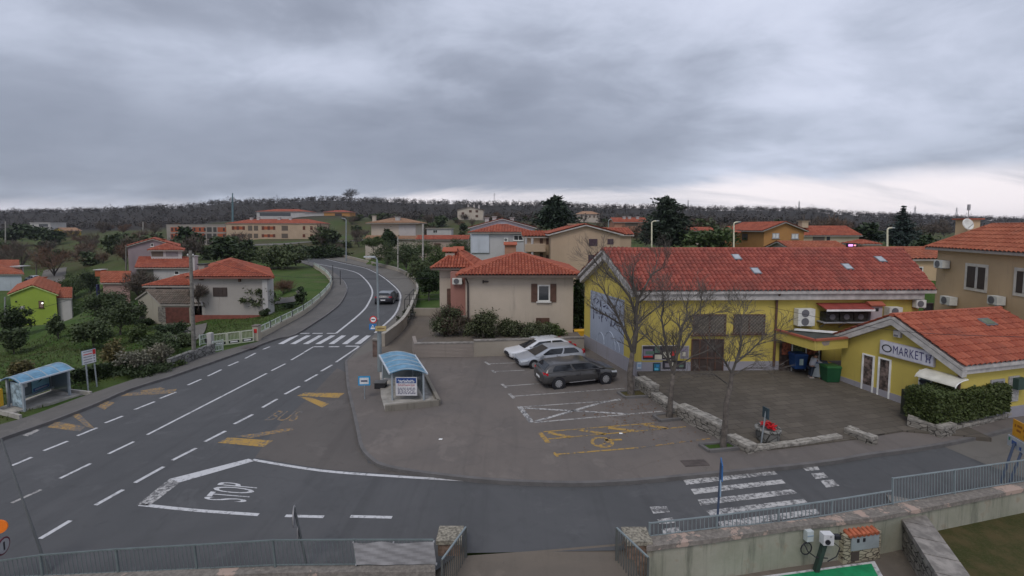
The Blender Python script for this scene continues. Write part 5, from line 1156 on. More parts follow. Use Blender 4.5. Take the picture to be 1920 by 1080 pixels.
# driveway walls of the cream house
gw = thing('retaining_wall', 'grey rendered retaining wall behind the white parked car', 'wall', G(930, 668, ZP)); A, B = V(-6.35, 29.3, 0), V(4.7, 30.5, 0)
m = MB(); a, mid, b = G(776, 671, ZP), G(888, 669, ZP), G(1095, 662, ZP); m.prism([on(a, 0), on(mid, 0), on(mid, 0) + V(0, .25, 0), on(a, 0) + V(0, .25, 0)], (0, 0, 1.02)); m.build('corrugated_panel', GREYW, gw)
m = MB(); m.prism([on(mid, 0), on(b, 0), on(b, 0) + V(0, .25, 0), on(mid, 0) + V(0, .25, 0)], (0, 0, 1.14)); m.build('wall_face', stucco('wall_tan', (.30, .265, .22), .6), gw); m = MB(); m.beam(on(a, 1.05) + V(0, .12, 0), on(mid, 1.05) + V(0, .12, 0), .32, .06); m.beam(on(mid, 1.18) + V(0, .12, 0), on(b, 1.18) + V(0, .12, 0), .32, .07); m.build('coping', plain('coping_grey', (.23, .21, .19)), gw)
m = MB()
for i in range(10): m.beam(on(a, .16 + i * .09) - V(0, .012, 0), on(mid, .16 + i * .09) - V(0, .012, 0), .02, .035)
m.build('ribs', GREYW, gw); m = MB(); m.prism([on(a, 0), on(a, 0) + V(0, .2, 0), G(772, 640, 0) + V(0, .2, 0), G(772, 640, 0)], (.2, 0, 0)); 
MB().beam(on(a, .55) + V(.1, .1, 0), G(776, 645, .55), .22, 1.1).build('return_wall', GREYW, gw)
struct(MB().slab([on(a, .92) + V(.2, .26, 0), on(mid, .92) + V(0, .26, 0), on(b, .92) + V(0, .26, 0), V(4.8, 33, .92), V(-5.6, 33, .92)], .9).build('garden_bed', MATS['earth']))
struct(MB().poly([V(p.x, p.y, ZP + .004) for p in [G(718, 688, ZP), G(716, 655, ZP), G(754, 622, ZP), G(770, 595, ZP), G(785, 586, ZP), G(872, 586, ZP), G(840, 620, ZP), G(774, 640, ZP), G(773, 668, ZP)]]).build('driveway', MATS['earth']))
rw = thing('parapet_wall', 'curving beige parapet wall along the outside of the road bend', 'wall', gRO[10]); m, mc = MB(), MB(); k = len(gRO)
for i in range(k - 1):
    a, b = gRO[i], gRO[i + 1]; h = .55 if i < 18 else .9
    d_ = (b - a); d_ = V(d_.x, d_.y, 0).normalized(); s = V(d_.y, -d_.x, 0) * -1
    m.prism([on(a, -1.4), on(b, -1.4), on(b, -1.4) + s * .22, on(a, -1.4) + s * .22], (0, 0, 1.4 + ZP + h)); mc.prism([on(a, ZP + h + .003) - s * .03, on(b, ZP + h + .003) - s * .03, on(b, ZP + h + .003) + s * .26, on(a, ZP + h + .003) + s * .26], (0, 0, .07))
m.build('wall_face', stucco('parapet', (.34, .30, .25), .6), rw); mc.build('coping', plain('coping_pale', (.36, .33, .28), var=.2), rw)
gp = thing('gate_post', 'dark brick post at the end of the parapet wall by the lamp', 'pillar', G(705, 668, ZP)); c = G(705, 668, ZP); MB().box(c + V(0, 0, .55), (.32, .32, 1.1)).build('shaft', plain('post_brown', (.13, .09, .075), var=.3), gp); MB().box(c + V(0, 0, 1.13), (.42, .42, .08)).build('cap', MATS['coping_grey'], gp)
rl_ = thing('hand_railing', 'thin dark handrail on the parapet above the driveway', 'railing', G(762, 600, ZP)); m = MB(); q = [P(758, 600, 41), P(759, 561, 41), P(776, 542, 45)]
m.tube(q, .035, 6); m.tube([P(768, 595, 42.5), P(768, 551, 42.5)], .035, 6); m.tube([P(776, 585, 45), P(776, 542, 45)], .035, 6); m.tube([P(759, 561, 41), P(830, 560.5, 41)], .03, 5); m.tube([P(759, 552, 43.5), P(838, 552, 43.5)], .02, 5); m.build('rail', MATS['dark'], rl_)
for i, (x, y, lab) in enumerate([(756, 607, 'green stone planter with shrub nearest the lamp on the driveway'), (766, 597, 'middle mossy planter on the cream house driveway'), (771, 588, 'farthest small planter against the parapet on the driveway')]):
    c = G(x, y, ZP); pt = thing('plant_tub', lab, 'planter', c, 'planters along the driveway'); m = MB(); m.hexa([c + V(sx_ * .45, sy_ * .3, 0) for sx_, sy_ in ((-1, -1), (1, -1), (1, 1), (-1, 1))], [c + V(sx_ * .55, sy_ * .38, .45) for sx_, sy_ in ((-1, -1), (1, -1), (1, 1), (-1, 1))]); m.build('tub', MATS['stone_grey'], pt)
    rng = np.random.default_rng(i); leaf_obj('foliage', quads(crown_pts((c.x, c.y, c.z + .62), (.5, .4, .28), 220, rng, 8), .08, rng), leafm('shrub_dark', [(.02, .03, .012), (.05, .06, .028), (.08, .09, .05)]), pt)
bw_ = thing('garden_wall', 'low beige wall closing the end of the cream house driveway', 'wall', G(818, 584, ZP)); MB().beam(G(776, 585, .45) , G(872, 585, .45), .25, .75).build('wall_face', stucco('parapet', (.34, .30, .25)), bw_)
# round planter with red flowers, small sign beside it
c = zpl(G(1439, 826, .17)); pl_ = thing('stone_planter', 'round grey stone planter with red flowers on the plaza', 'planter', c); MB().lathe(c, [(.36, 0), (.40, .1), (.43, .4), (.47, .46), (.47, .54), (.38, .54), (.36, .46), (.1, .45)], 24).build('tub', MATS['stone_grey'], pl_, smooth=True)
rng = np.random.default_rng(2); leaf_obj('flowers', quads(crown_pts((c.x + .08, c.y, c.z + .6), (.27, .27, .12), 260, rng, 12, .3, .3), .055, rng, .8), leafm('red_flower', [(.5, .012, .015), (.65, .03, .04), (.35, .006, .01)]), pl_)
ss = thing('small_sign_post', 'slim grey post with a narrow sign beside the round planter', 'sign', P(1424, 851, 17.0)); MB().cyl(P(1424, 851, 17.0), P(1437, 766, 17.0), .03, 7).build('post', MATS['galv'], ss); c = P(1436, 774, 17.0); MB().box(c, (.05, .3, .42), rz=R(12)).build('plate', plain('dark_plate', (.03, .05, .06)), ss); MB().lathe(P(1424, 852, 17.0), [(.16, -.02), (.16, .05), (.05, .07)], 12).build('foot', MATS['concrete'], ss)
# manhole covers
for x, y, w, lab in ((1303, 868, .9, 'square dark drain cover in the pavement near the crossing'), (648, 678, 0, ''), (682, 661, .0, ''), (783, 681, .0, '')):
    if w: c = G(x, y, ZP + .006); o_ = MB().box(c, (w, .42, .012), rz=.1).build('drain_cover', plain('rusty_iron', (.075, .06, .055), var=.3)); tag(o_, lab, 'drain cover')
o_ = MB().box(G(468, 651, ZP + .006), (.8, .7, .012)).build('drain_cover', plain('rusty_iron', (.075, .06, .055))); tag(o_, 'round edged drain cover on the pavement by the white gate', 'drain cover')
o_ = MB().box(G(784, 681, ZP + .006), (.35, 1.4, .012), rz=.3).build('drain_grate', plain('rusty_iron', (.075, .06, .055))); tag(o_, 'long narrow drain grate behind the blue roofed shelter', 'drain cover')
# ------------------------------------------------------------------ vehicles
GLASS = glassm('car_glass', (.018, .02, .024), .05); TYRE = MATS['rubber']; RIM = plain('rim_silver', (.42, .42, .43), .35, .5)
def car(name, label, front, rear, paint, W=1.78, H=1.48, suv=False, roofm=None, cat='car', group=None):
    front, rear = Vector(front), Vector(rear); fw = front - rear; L = fw.length; fw.normalize(); lf = V(-fw.y, fw.x, 0).normalized(); c = (front + rear) / 2
    root = thing(name, label, cat, c, group); ch = H / 1.48; clear = .06 if suv else 0.0
    T = lambda x, y, z: c + fw * (x * L) + lf * y + V(0, 0, z * ch)
    hw = W / 2
    S = [(-.5, .60, .62, .40), (-.493, .80, .80, .31), (-.475, .90, .93, .25), (-.42, .965, .985, .21), (-.3, 1.0, .985, .2), (-.1, 1.0, .965, .2), (.1, 1.0, .945, .2), (.24, .99, .925, .2), (.31, .975, .875, .2), (.39, .94, .79, .21), (.45, .91, .735, .22), (.483, .85, .68, .24), (.496, .76, .60, .28), (.5, .66, .54, .31)]
    if suv: S = [(-.5, .62, .74, .42), (-.493, .82, .92, .34), (-.475, .91, 1.05, .28), (-.42, .97, 1.12, .26), (-.3, 1.0, 1.11, .26), (-.1, 1.0, 1.08, .26), (.1, 1.0, 1.06, .26), (.24, .99, 1.05, .26), (.32, .98, 1.02, .26), (.39, .955, .965, .27), (.45, .92, .89, .28), (.478, .87, .82, .30), (.494, .78, .71, .33), (.5, .68, .60, .36)]
    belt = lambda x: np.interp(x, [s[0] for s in S], [s[2] for s in S])
    m = MB(); ring = []
    for x, w, zt, zb in S:
        h = zt - zb; w *= hw; pts = [(0, zb), (w * .8, zb), (w * .95, zb + .1 * h), (w, zb + .35 * h), (w * .995, zb + .62 * h), (w * .965, zb + .82 * h), (w * .9, zb + .95 * h), (w * .72, zt), (0, zt + .012)]
        ring.append([T(x, y, z) for y, z in pts] + [T(x, -y, z) for y, z in pts[-2:0:-1]])
    n = len(ring[0]); k0 = len(m.v)
    for r_ in ring: m.v += [tuple(p) for p in r_]
    for i in range(len(ring) - 1):
        for j in range(n): m.f.append((i * n + j, (i + 1) * n + j, (i + 1) * n + (j + 1) % n, i * n + (j + 1) % n)); m.m.append(1 if (suv and j in (0, 1, n - 1, n - 2)) else 0)
    m.f.append(tuple(range(n))); m.f.append(tuple((len(ring) - 1) * n + j for j in reversed(range(n)))); m.m += [0, 0]
    # cabin: rounded rings rising from belt to roof
    xf0, xf1, xb0, xb1 = (.295, .05, -.472, -.33) if not suv else (.335, .12, -.475, -.375)
    zbelt, zr = (.9, 1.45) if not suv else (1.05, 1.50)
    def cab(t_):
        s = t_ ** .85; xf = xf0 + (xf1 - xf0) * t_; xb = xb0 + (xb1 - xb0) * (t_ ** 1.8); w = hw * (.93 - .2 * s); return xf, xb, w, zbelt + (zr - zbelt) * t_
    ts = [0, .25, .5, .75, .92, 1.0, 1.04]; rings = []
    for t_ in ts:
        tt = min(t_, 1.0); xf, xb, w, z = cab(tt); sh = {1.0: .05, 1.04: .22}.get(t_, 0.0); z = z + (.03 if t_ > 1 else 0); r_ = .16; xf -= sh * .25; xb += sh * .12; w -= sh * hw * .8
        pts = []
        for sx_, sy_, a0 in ((1, 1, 0), (-1, 1, 90), (-1, -1, 180), (1, -1, 270)):
            for a in (0, 30, 60, 90):
                ang = R(a0 + a); cx_ = (xf * L - r_ if sx_ > 0 else xb * L + r_); cy_ = sy_ * (w - r_); xx = (cx_ + r_ * math.cos(ang)) / L; pts.append(T(xx, cy_ + r_ * math.sin(ang), z - (.22 if not suv else .1) * tt * max(0, -xx - .12) - .5 * tt * max(0, xx + .02) ** 2))
        rings.append(pts)
    k = len(m.v); n2 = len(rings[0])
    for r_ in rings: m.v += [tuple(p) for p in r_]
    for i in range(len(rings) - 1):
        for j in range(n2): m.f.append((k + i * n2 + j, k + i * n2 + (j + 1) % n2, k + (i + 1) * n2 + (j + 1) % n2, k + (i + 1) * n2 + j)); m.m.append(2 if (roofm and i >= 3) else 0)
    m.f.append(tuple(k + (len(rings) - 1) * n2 + j for j in range(n2))); m.m.append(2 if roofm else 0)
    body = m.build('body', [paint, plain('cladding', (.025, .025, .027), .6), roofm or paint], root, smooth=True)
    # glazing laid 8 mm proud of the cabin
    def side(sg, u0, u1, name):
        g = MB(); rows = [.1, .35, .6, .86]; pr = None
        for t_ in rows:
            xf, xb, w, z = cab(t_); a, b = xb + (xf - xb) * u0(t_), xb + (xf - xb) * u1(t_); dz = (.22 if not suv else .1) * t_; q = (T(a, sg * (w + .014), z - dz * max(0, -a - .12)), T(b, sg * (w + .014), z - dz * max(0, -b - .12)))
            if pr: g.face([pr[0], pr[1], q[1], q[0]])
            pr = q
        g.build(name, GLASS, root, smooth=True)
    for sg in (1, -1):
        side(sg, lambda t_: .12, lambda t_: .46, 'side_window'); side(sg, lambda t_: .5, lambda t_: .9 + .03 * t_, 'side_window')
    for nm, key in (('windscreen', 0), ('rear_window', 1)):
        g = MB(); pr = None
        for t_ in ((.06, .35, .65, .93) if key == 0 else (.25, .5, .75, .92)):
            o = cab(t_); x = o[key] + (.012 / L if key == 0 else -.012 / L); w = o[2] - .17; bow = .0; z_ = o[3] - (.22 if not suv else .1) * t_ * max(0, -x - .12) + .006; q = (T(x, -w, z_), T(x, w, z_))
            if pr: g.face([pr[0], pr[1], q[1], q[0]])
            pr = q
        g.build(nm, GLASS, root, smooth=True)
    # wheels, arches
    wr = .315 * ch + (.03 if suv else 0)
    for x in (-.31, .315):
        for sg in (1, -1):
            cw_ = T(x, sg * (hw - .1), 0) + V(0, 0, wr); ax = lf * sg
            def disc(mb, r0, r1, d0, d1, n_=22, mi=0):
                vs = [[cw_ + ax * d_ + (fw * math.cos(2 * math.pi * j / n_) + V(0, 0, 1) * math.sin(2 * math.pi * j / n_)) * r_ for j in range(n_)] for r_, d_ in ((r0, d0), (r1, d1))]
                for j in range(n_): mb.face([vs[0][j], vs[0][(j + 1) % n_], vs[1][(j + 1) % n_], vs[1][j]], mi)
                return vs
            g = MB(); disc(g, wr + .075, wr + .075, -.1, .112); vs = disc(g, wr + .075, wr + .03, .112, .112); g.face(disc(MB(), wr + .03, wr + .03, .106, .106)[0]); g.build('wheel_arch', MATS['black'], root)
            g = MB(); disc(g, wr, wr, -.1, .09); disc(g, wr, wr * .93, .09, .125); disc(g, wr * .93, wr * .64, .125, .12); disc(g, wr * .64, 0.001, .12, .11); wheel = g.build('wheel', TYRE, root)
            g = MB(); disc(g, wr * .66, wr * .6, .124, .132); 
            for j in range(9):
                a = 2 * math.pi * j / 9; u = fw * math.cos(a) + V(0, 0, math.sin(a)); v = fw * -math.sin(a) + V(0, 0, math.cos(a)); g.face([cw_ + ax * .13 + u * .03 - v * .03, cw_ + ax * .13 + u * .03 + v * .03, cw_ + ax * .13 + u * wr * .64 + v * .045, cw_ + ax * .13 + u * wr * .64 - v * .045])
            disc(g, .05, .001, .135, .14); g.build('rim', RIM, wheel)
    # lamps, plates, mirrors, handles, seams
    hz = .13 if suv else 0.0
    for sg in (1, -1):
        g = MB(); g.hexa([T(.405, sg * hw * .972, .60 + hz), T(.486, sg * hw * .875, .535 + hz), T(.5025, sg * hw * .58, .53 + hz), T(.43, sg * hw * .7, .58 + hz)][::sg], [T(.395, sg * hw * .955, .70 + hz), T(.478, sg * hw * .87, .655 + hz), T(.497, sg * hw * .60, .62 + hz), T(.43, sg * hw * .66, .70 + hz)][::sg]); g.build('headlight', plain('lamp_clear', (.5, .52, .55), .12), root)
        g = MB(); z0, z1 = (.88, 1.03) if suv else (.84, 1.12); g.hexa([T(-.44, sg * hw * .965, z0), T(-.488, sg * hw * .80, z0), T(-.488, sg * hw * .55, z0 + .03), T(-.44, sg * hw * .7, z0)][::-sg], [T(-.44, sg * hw * .955, z1), T(-.482, sg * hw * .82, z1), T(-.482, sg * hw * .6, z1), T(-.44, sg * hw * .7, z1)][::-sg]); g.build('taillight', plain('lamp_red', (.45, .01, .02), .2), root)
        MB().box(T(.2, sg * (hw + .08), .98), (.16, .2, .13), rz=math.atan2(fw.y, fw.x)).build('mirror', paint if not suv else MATS['black'], root)
        g = MB()
        for x in (-.06, -.24): g.box(T(x, sg * (hw + .004), .80), (.16, .03, .025), rz=math.atan2(fw.y, fw.x))
        g.build('door_handle', MATS['black'] if suv else plain('handle_grey', (.2, .2, .21)), root); g = MB()
        for x in (.215, -.03): g.box(T(x, sg * (hw * .998 - .004), .57), (.012, .02, .58), rz=math.atan2(fw.y, fw.x))
        if suv: g.box(T(0, sg * (hw + .002), .36), (1.5, .03, .03), 1, rz=math.atan2(fw.y, fw.x))
        g.build('door_seam', [MATS['black'], RIM], root)
    MB().box(T(-.499, 0, .62), (.02, .5, .11), rz=math.atan2(fw.y, fw.x)).build('number_plate', MATS['white_paint'], root)
    g = MB(); g.box(T(.4985, 0, .42), (.06, hw * .9, .12), rz=math.atan2(fw.y, fw.x)); g.box(T(.499, 0, .56), (.05, hw * .55, .05), rz=math.atan2(fw.y, fw.x)); g.build('grille', MATS['black'], root)
    return root
z = ZP
car('hatchback_car', 'white hatchback parked nearest the retaining wall', G(950, 679, z) + V(0, .9, 0), G(1066, 665, z) + V(0, .9, 0), carpaint('car_white', (.62, .63, .66), 0), W=1.85, H=1.12, group='cars in the car park')
car('hatchback_car', 'silver grey hatchback parked between the white and the dark cars', G(969, 694, z) + V(0, .85, 0), G(1093, 681, z) + V(0, .85, 0), carpaint('car_silver', (.36, .38, .42), .2), W=1.75, H=1.12, group='cars in the car park')
car('crossover_car', 'dark grey crossover parked tail out beside the silver hatchback', G(1151, 716, z) + V(0, .75, 0), G(1010, 731, z) + V(0, .75, 0), carpaint('car_dark', (.062, .06, .06), .3), W=1.85, H=1.24, suv=True, group='cars in the car park')
a = G(718, 572, 0); car('road_car', 'dark car with pale roof driving round the road bend', a + V(-.1, 3.6, 0), a, carpaint('car_black', (.035, .035, .045), .3), W=1.95, H=1.3, suv=True, roofm=carpaint('car_pale', (.2, .21, .225), .3))
# two parked cars far down the lane
for x, y, lab in ((62, 527, 'white car parked down the lane by the blue house'),):
    a = P(x - 9, y, 104); b2 = P(x + 9, y, 104); car('lane_car', lab, a, b2, carpaint('car_white', (.62, .63, .66), 0), H=1.3)
# ------------------------------------------------------------------ bus shelters
POLY = plain('poly_blue', (.10, .24, .36), .3, var=.25); PG = plain('shelter_grey', (.33, .37, .40), .5, .2); GL = glassm('shelter_glass', (.16, .19, .2), .15)
def quadpanel(mb, a, b, z0, z1, th=.03, mi=0):
    d = (b - a).normalized(); n = V(-d.y, d.x, 0) * th / 2; mb.prism([on(a - n, z0), on(b - n, z0), on(b + n, z0), on(a + n, z0)], (0, 0, z1 - z0), mi)
def shelter(label, fl, fr, br, bl, zg, zr, rise, ends=True):
    """fl, fr: open long side; bl, br: back side; roof is a barrel across"""
    root = thing('bus_shelter', label, 'bus shelter', on((fl + br) / 2, zg)); k = 10
    ax = (fr - fl); m = MB(); arc = lambda p, q: [p.lerp(q, i / k) + V(0, 0, rise * math.sin(math.pi * i / k)) for i in range(k + 1)]
    e = ax.normalized() * .18; dd = (bl - fl).normalized() * .15
    A0, A1 = arc(on(fl - e - dd, zr), on(bl - e + dd, zr)), arc(on(fr + e - dd, zr), on(br + e + dd, zr))
    for i in range(k): m.prism([A0[i], A1[i], A1[i + 1], A0[i + 1]], (0, 0, .02))
    roof = m.build('roof', POLY, root); m = MB()
    
    for j in (0, -1): MB().beam(A0[j] + V(0, 0, .012), A1[j] + V(0, 0, .012), .07, .07).build('gutter', plain('gutter_pale', (.45, .49, .53)), root)
    m = MB()
    for s in range(5):
        s /= 4; m.tube([A0[i].lerp(A1[i], .02 + .96 * s) + V(0, 0, .03) for i in range(k + 1)], .02, 5)
    m.build('roof_rib', PG, roof)
    for p in (fl, fr, br, bl): MB().beam(on(p, zg - .1), on(p, zr + .02), .08).build('post', PG, root)
    m = MB(); quadpanel(m, bl, br, zg + .18, zr - .12, .02); m.build('back_glazing', GL, root)
    m = MB(); quadpanel(m, fr, br, zg + .18, zr - .12, .02); m.build('end_glazing', GL, root)
    m = MB(); a, b = bl.lerp(fl, .22), br.lerp(fr, .22); m.prism([on(a.lerp(b, .08), zg + .33), on(a.lerp(b, .92), zg + .33), on(a.lerp(b, .92), zg + .33) + (fl - bl) * .16, on(a.lerp(b, .08), zg + .33) + (fl - bl) * .16], (0, 0, .05)); m.build('bench', PG, root); return root
# shelter on the car park island
h0 = 1.52; nl, nr, fl_, fr_ = P(735, 704, 21.55), P(794, 703, 21.55), P(717, 671, 24.4), P(774, 671, 24.4)
for q in (nl, nr, fl_, fr_): q.z = 0
sh1 = shelter('blue roofed bus shelter with white poster on its end in the car park', nl, fl_, fr_, nr, ZP, h0, .22)
ob = lambda s, px, py, Yd: P(px, py, Yd)
pst = thing('poster_case', 'white event poster with blue top hung on the shelter end', 'poster', on(nl.lerp(nr, .5), .5)); a, b = nl.lerp(nr, .12) + V(0, -.05, 0), nl.lerp(nr, .80) + V(0, -.05, 0); z0, z1 = .42, 1.33
m = MB(); quadpanel(m, a, b, z0, z1, .05); m.build('case', plain('case_pale', (.5, .5, .52)), pst); f = lambda u, v, d=-.028: on(a.lerp(b, u), z0 + (z1 - z0) * v) + V(0, d, 0)
m = MB(); m.face([f(.04, .03), f(.96, .03), f(.96, .97), f(.04, .97)]); m.build('sheet', plain('poster_paper', (.58, .57, .58)), pst); m = MB(); m.face([f(.04, .68, -.031), f(.96, .68, -.031), f(.96, .97, -.031), f(.04, .97, -.031)]); m.build('blue_field', plain('poster_blue', (.02, .06, .22)), pst)
m = MB(); rr = random.Random(3)
m.tube([f(.12 + .76 * i / 30, .80 + .06 * math.sin(i * 1.9) + .03 * math.sin(i * .8), -.034) for i in range(31)], .016, 4); m.tube([f(.15 + .7 * i / 10, .73 + .01 * math.sin(i), -.034) for i in range(11)], .008, 4); m.build('script', MATS['white_paint'], pst)
m = MB(); text_on(m, 'Stehekije', f(.1, .48, -.032), f(.9, .48, -.032), f(.9, .66, -.032), f(.1, .66, -.032)); m.build('headline', plain('poster_wine', (.30, .02, .05)), pst); m = MB()
for j, y in enumerate((.40, .34, .28, .2, .14, .09)):
    x = .1
    while x < .88: w = rr.uniform(.04, .13); m.face([f(x, y, -.032), f(min(.92, x + w), y, -.032), f(min(.92, x + w), y + .035, -.032), f(x, y + .035, -.032)]); x += w + rr.uniform(.02, .06)
m.build('small_print', plain('print_ink', (.06, .06, .12)), pst)
pad = [on(p, 0) for p in (G(714, 742, ZP), G(722, 771, ZP), G(823, 760, ZP), G(812, 735, ZP), G(788, 690, ZP), G(712, 700, ZP))]
struct(MB().slab([V(p.x, p.y, ZP + .05) for p in pad], .1).build('shelter_pad', MATS['concrete']))
lw = thing('shelter_kerb_wall', 'low worn stone wall around the foot of the blue roofed shelter', 'wall', on(pad[1], ZP)); m = MB()
for a, b in ((pad[1], pad[2]), (pad[2], pad[4])): m.beam(on(a, ZP + .14), on(b, ZP + .14), .16, .28)
m.build('wall_face', stucco('worn_kerb', (.22, .20, .17), 1.0, (.05, .05, .04)), lw)
bx = thing('litter_bin', 'dark open box by the posts of the blue roofed shelter', 'bin', G(712, 727, ZP)); m = MB(); c = G(714, 727, ZP); m.box(c + V(0, 0, .16), (.55, .4, .3)); m.build('box', MATS['dark'], bx); MB().box(c + V(0, 0, .33), (.62, .46, .04)).build('lid', plain('lid_grey', (.12, .12, .12)), bx)
# roadside shelter on the grass verge
Yl = lambda px, py, z_: G(px, py, z_)
f0, f1, b0, b1 = G(46, 770, .02), G(131, 742, .02), G(17, 764, .02), G(97, 733, .02)
sh2 = shelter('grey blue bus shelter with sailing poster on the grass verge', f0, f1, b1, b0, 0, 1.36, .2)
m = MB(); a, b = b0.lerp(b1, .52) + V(.06, -.03, 0), b0.lerp(b1, .93) + V(.06, -.03, 0); quadpanel(m, a, b, .3, 1.26, .03); ps = m.build('poster_panel', plain('poster_sea', (.22, .42, .5)), sh2); d = (b - a).normalized(); nn = V(d.y, -d.x, 0)
f = lambda u, v, k=.02: on(a.lerp(b, u), .3 + .96 * v) + nn * k
m = MB(); m.face([f(.04, .6), f(.96, .6), f(.96, .98), f(.04, .98)]); m.build('sky_print', plain('print_sky', (.04, .25, .52)), ps); m = MB(); m.face([f(.04, .05), f(.96, .05), f(.96, .22), f(.04, .22)]); m.build('caption_band', plain('print_navy', (.03, .08, .25)), ps); m = MB(); m.face([f(.3, .45, .024), f(.5, .5, .024), f(.8, .75, .024), f(.82, .9, .024), f(.6, .68, .024), f(.45, .55, .024)]); m.build('figure_print', MATS['black'], ps)
m = MB()
for v in (.1, .15): m.face([f(.12, v, .024), f(.88, v, .024), f(.88, v + .02, .024), f(.12, v + .02, .024)])
m.build('caption', MATS['white_paint'], ps)
m = MB(); a, b = f0.lerp(b0, .1), f0.lerp(b0, .9); quadpanel(m, a + V(.05, .04, 0), b + V(.05, .04, 0), .12, 1.26, .03); m.build('end_poster', plain('poster_ice_blue', (.25, .33, .38), var=.7, scale=4), sh2)
m = MB(); a, b = b0.lerp(b1, .28), b0.lerp(b1, .42); quadpanel(m, a + V(.05, -.03, 0), b + V(.05, -.03, 0), .72, 1.0, .02); m.build('timetable', MATS['white_paint'], sh2)
struct(MB().slab([on(q, .06) for q in (f0 + V(-.3, -.5, 0), f1 + V(.5, .2, 0), b1 + V(0, .4, 0), b0 + V(-.4, -.3, 0))], .2).build('shelter_pad', MATS['concrete']))
for a, b, lab in ((b1, f1 + V(1.0, .1, 0), 'short concrete edging at the far end of the verge shelter'), (b0 + V(-.3, -.5, 0), f0 + V(.8, -.9, 0), 'short concrete edging at the near end of the verge shelter')): o_ = MB().beam(on(a, .12), on(b, .1), .1, .2).build('concrete_edging', MATS['concrete']); tag(o_, lab, 'kerb')
yb = thing('yellow_box', 'bright yellow letter box cut by the picture edge beside the verge shelter', 'letter box', P(0, 765, 20.6)); c = P(-12, 747, 20.6); MB().box(c, (.5, .35, .8)).build('case', MATS['yellow'], yb); MB().lathe((0, 0, 0), [(0, 0), (.07, 0), (.07, .01), (0, .01)], 12); MB().box(c + V(.2, -.18, -.22), (.1, .02, .16)).build('emblem', MATS['black'], yb)
# ------------------------------------------------------------------ signs and poles
def board(root, name, c, u, w, h, th, mat, dz=0.0, off=0.0):
    u = Vector(u).normalized(); n = V(u.y, -u.x, 0); M = Matrix((u, -n, V(0, 0, 1))).transposed(); return MB().box(Vector(c) + n * off, (w, th, h), M=M).build(name, mat, root)
def disc_on(root, name, c, u, r, mat, off=0.0, th=.015, r_in=0.0, half=None):
    u = Vector(u).normalized(); n = V(u.y, -u.x, 0); m = MB(); m.lathe((0, 0, 0), [(r_in, 0), (r, 0), (r, th), (r_in, th)], 26); c = Vector(c) + n * off
    m.v = [tuple(c + u * x + V(0, 0, y) + n * z_) for x, y, z_ in m.v]; return m.build(name, mat, root)
# direction board on two legs
ds = thing('direction_board', 'white direction board with two red lines on two grey legs', 'sign', G(174, 730, 0)); Yd = 23.4; TL, TR, BL, BR = P(153, 659, Yd), P(179, 653, Yd + .6), P(157, 685, Yd), P(182, 679, Yd + .6)
u = V(TR.x - TL.x, TR.y - TL.y, 0); w = u.length; u.normalize(); n = V(u.y, -u.x, 0); o = on(TL, BL.z); h = TL.z - BL.z; m = MB(); pbox(m, o, u, n, 0, w, 0, h, -.04, .0); m.build('board', MATS['steel_blue'], ds); m = MB(); pbox(m, o, u, n, .01, w - .01, .01, h - .01, .001, .008); m.build('face', plain('sign_white', (.6, .6, .6)), ds)
m = MB()
for i in range(5): pbox(m, o, u, n, .06, w * .72, h * (.87 - i * .19), h * (.93 - i * .19), .008, .011, 1 if i == 1 else 0)
for i in range(2, 5): pbox(m, o, u, n, w * .8, w * .92, h * (.85 - i * .19), h * (.95 - i * .19), .008, .011, 0)
m.build('lettering', [plain('print_grey', (.2, .2, .24)), MATS['red']], ds); m = MB(); pbox(m, o, u, n, w * .76, w - .02, h * .62, h * .98, .011, .013); m.build('symbol', MATS['red'], ds)
for x, y, px in ((166, 736, 161), (182, 724, 177)): a = G(x, y, 0); b = P(px, 682, a.y); MB().cyl(a - V(0, 0, .1), b, .035, 7).build('leg', MATS['galv'], ds)
# street lamp at the car park corner carrying three plates
lp = thing('street_lamp', 'tall grey street lamp with road signs at the crossing', 'street lamp', G(712, 696, ZP)); a = G(712, 696, ZP); Yd = a.y; MB().tube([a, P(711, 620, Yd), P(710, 618, Yd), P(707, 487, Yd)], [.13, .12, .075, .055], 9).build('pole', plain('lamp_grey', (.20, .23, .24), .5), lp)
m = MB(); m.tube([P(707, 487, Yd), P(705, 484, Yd), P(697, 482.5, Yd)], .04, 6); m.build('arm', MATS['lamp_grey'], lp); MB().box(P(693, 481.5, Yd), (.62, .22, .08)).build('lamp_head', plain('lamp_shell', (.42, .44, .45)), lp)
u = V(1, 0, 0)
s1 = thing('round_sign', 'round red edged road sign with dark bar on the street lamp', 'sign', P(700, 599, Yd)); c = P(700, 599, Yd - .2); disc_on(s1, 'disc', c, u, .21, MATS['red']); disc_on(s1, 'face', c, u, .15, MATS['white_paint'], .016, .006); MB().box(c + V(0, -.03, 0), (.2, .01, .05)).build('bar', MATS['black'], s1); MB().box(c + V(.15, .1, 0), (.3, .08, .06)).build('bracket', MATS['grey'], s1)
s2_ = thing('blue_sign', 'square blue crossing sign with white triangle below the round sign', 'sign', P(699, 613, Yd)); c = P(699, 613, Yd - .2); board(s2_, 'plate', c, u, .42, .34, .02, MATS['blue']); m = MB(); m.prism([c + V(-.14, -.012, -.12), c + V(.14, -.012, -.12), c + V(0, -.012, .13)], (0, -.006, 0)); m.build('triangle', MATS['white_paint'], s2_)
m = MB()
for p_, q_ in (((0, .05), (-.05, -.06)), ((0, .05), (.06, -.06)), ((-.05, 0), (.05, .02))): m.beam(c + V(p_[0], -.022, p_[1]), c + V(q_[0], -.022, q_[1]), .012, .02)
m.build('pictogram', MATS['black'], s2_)
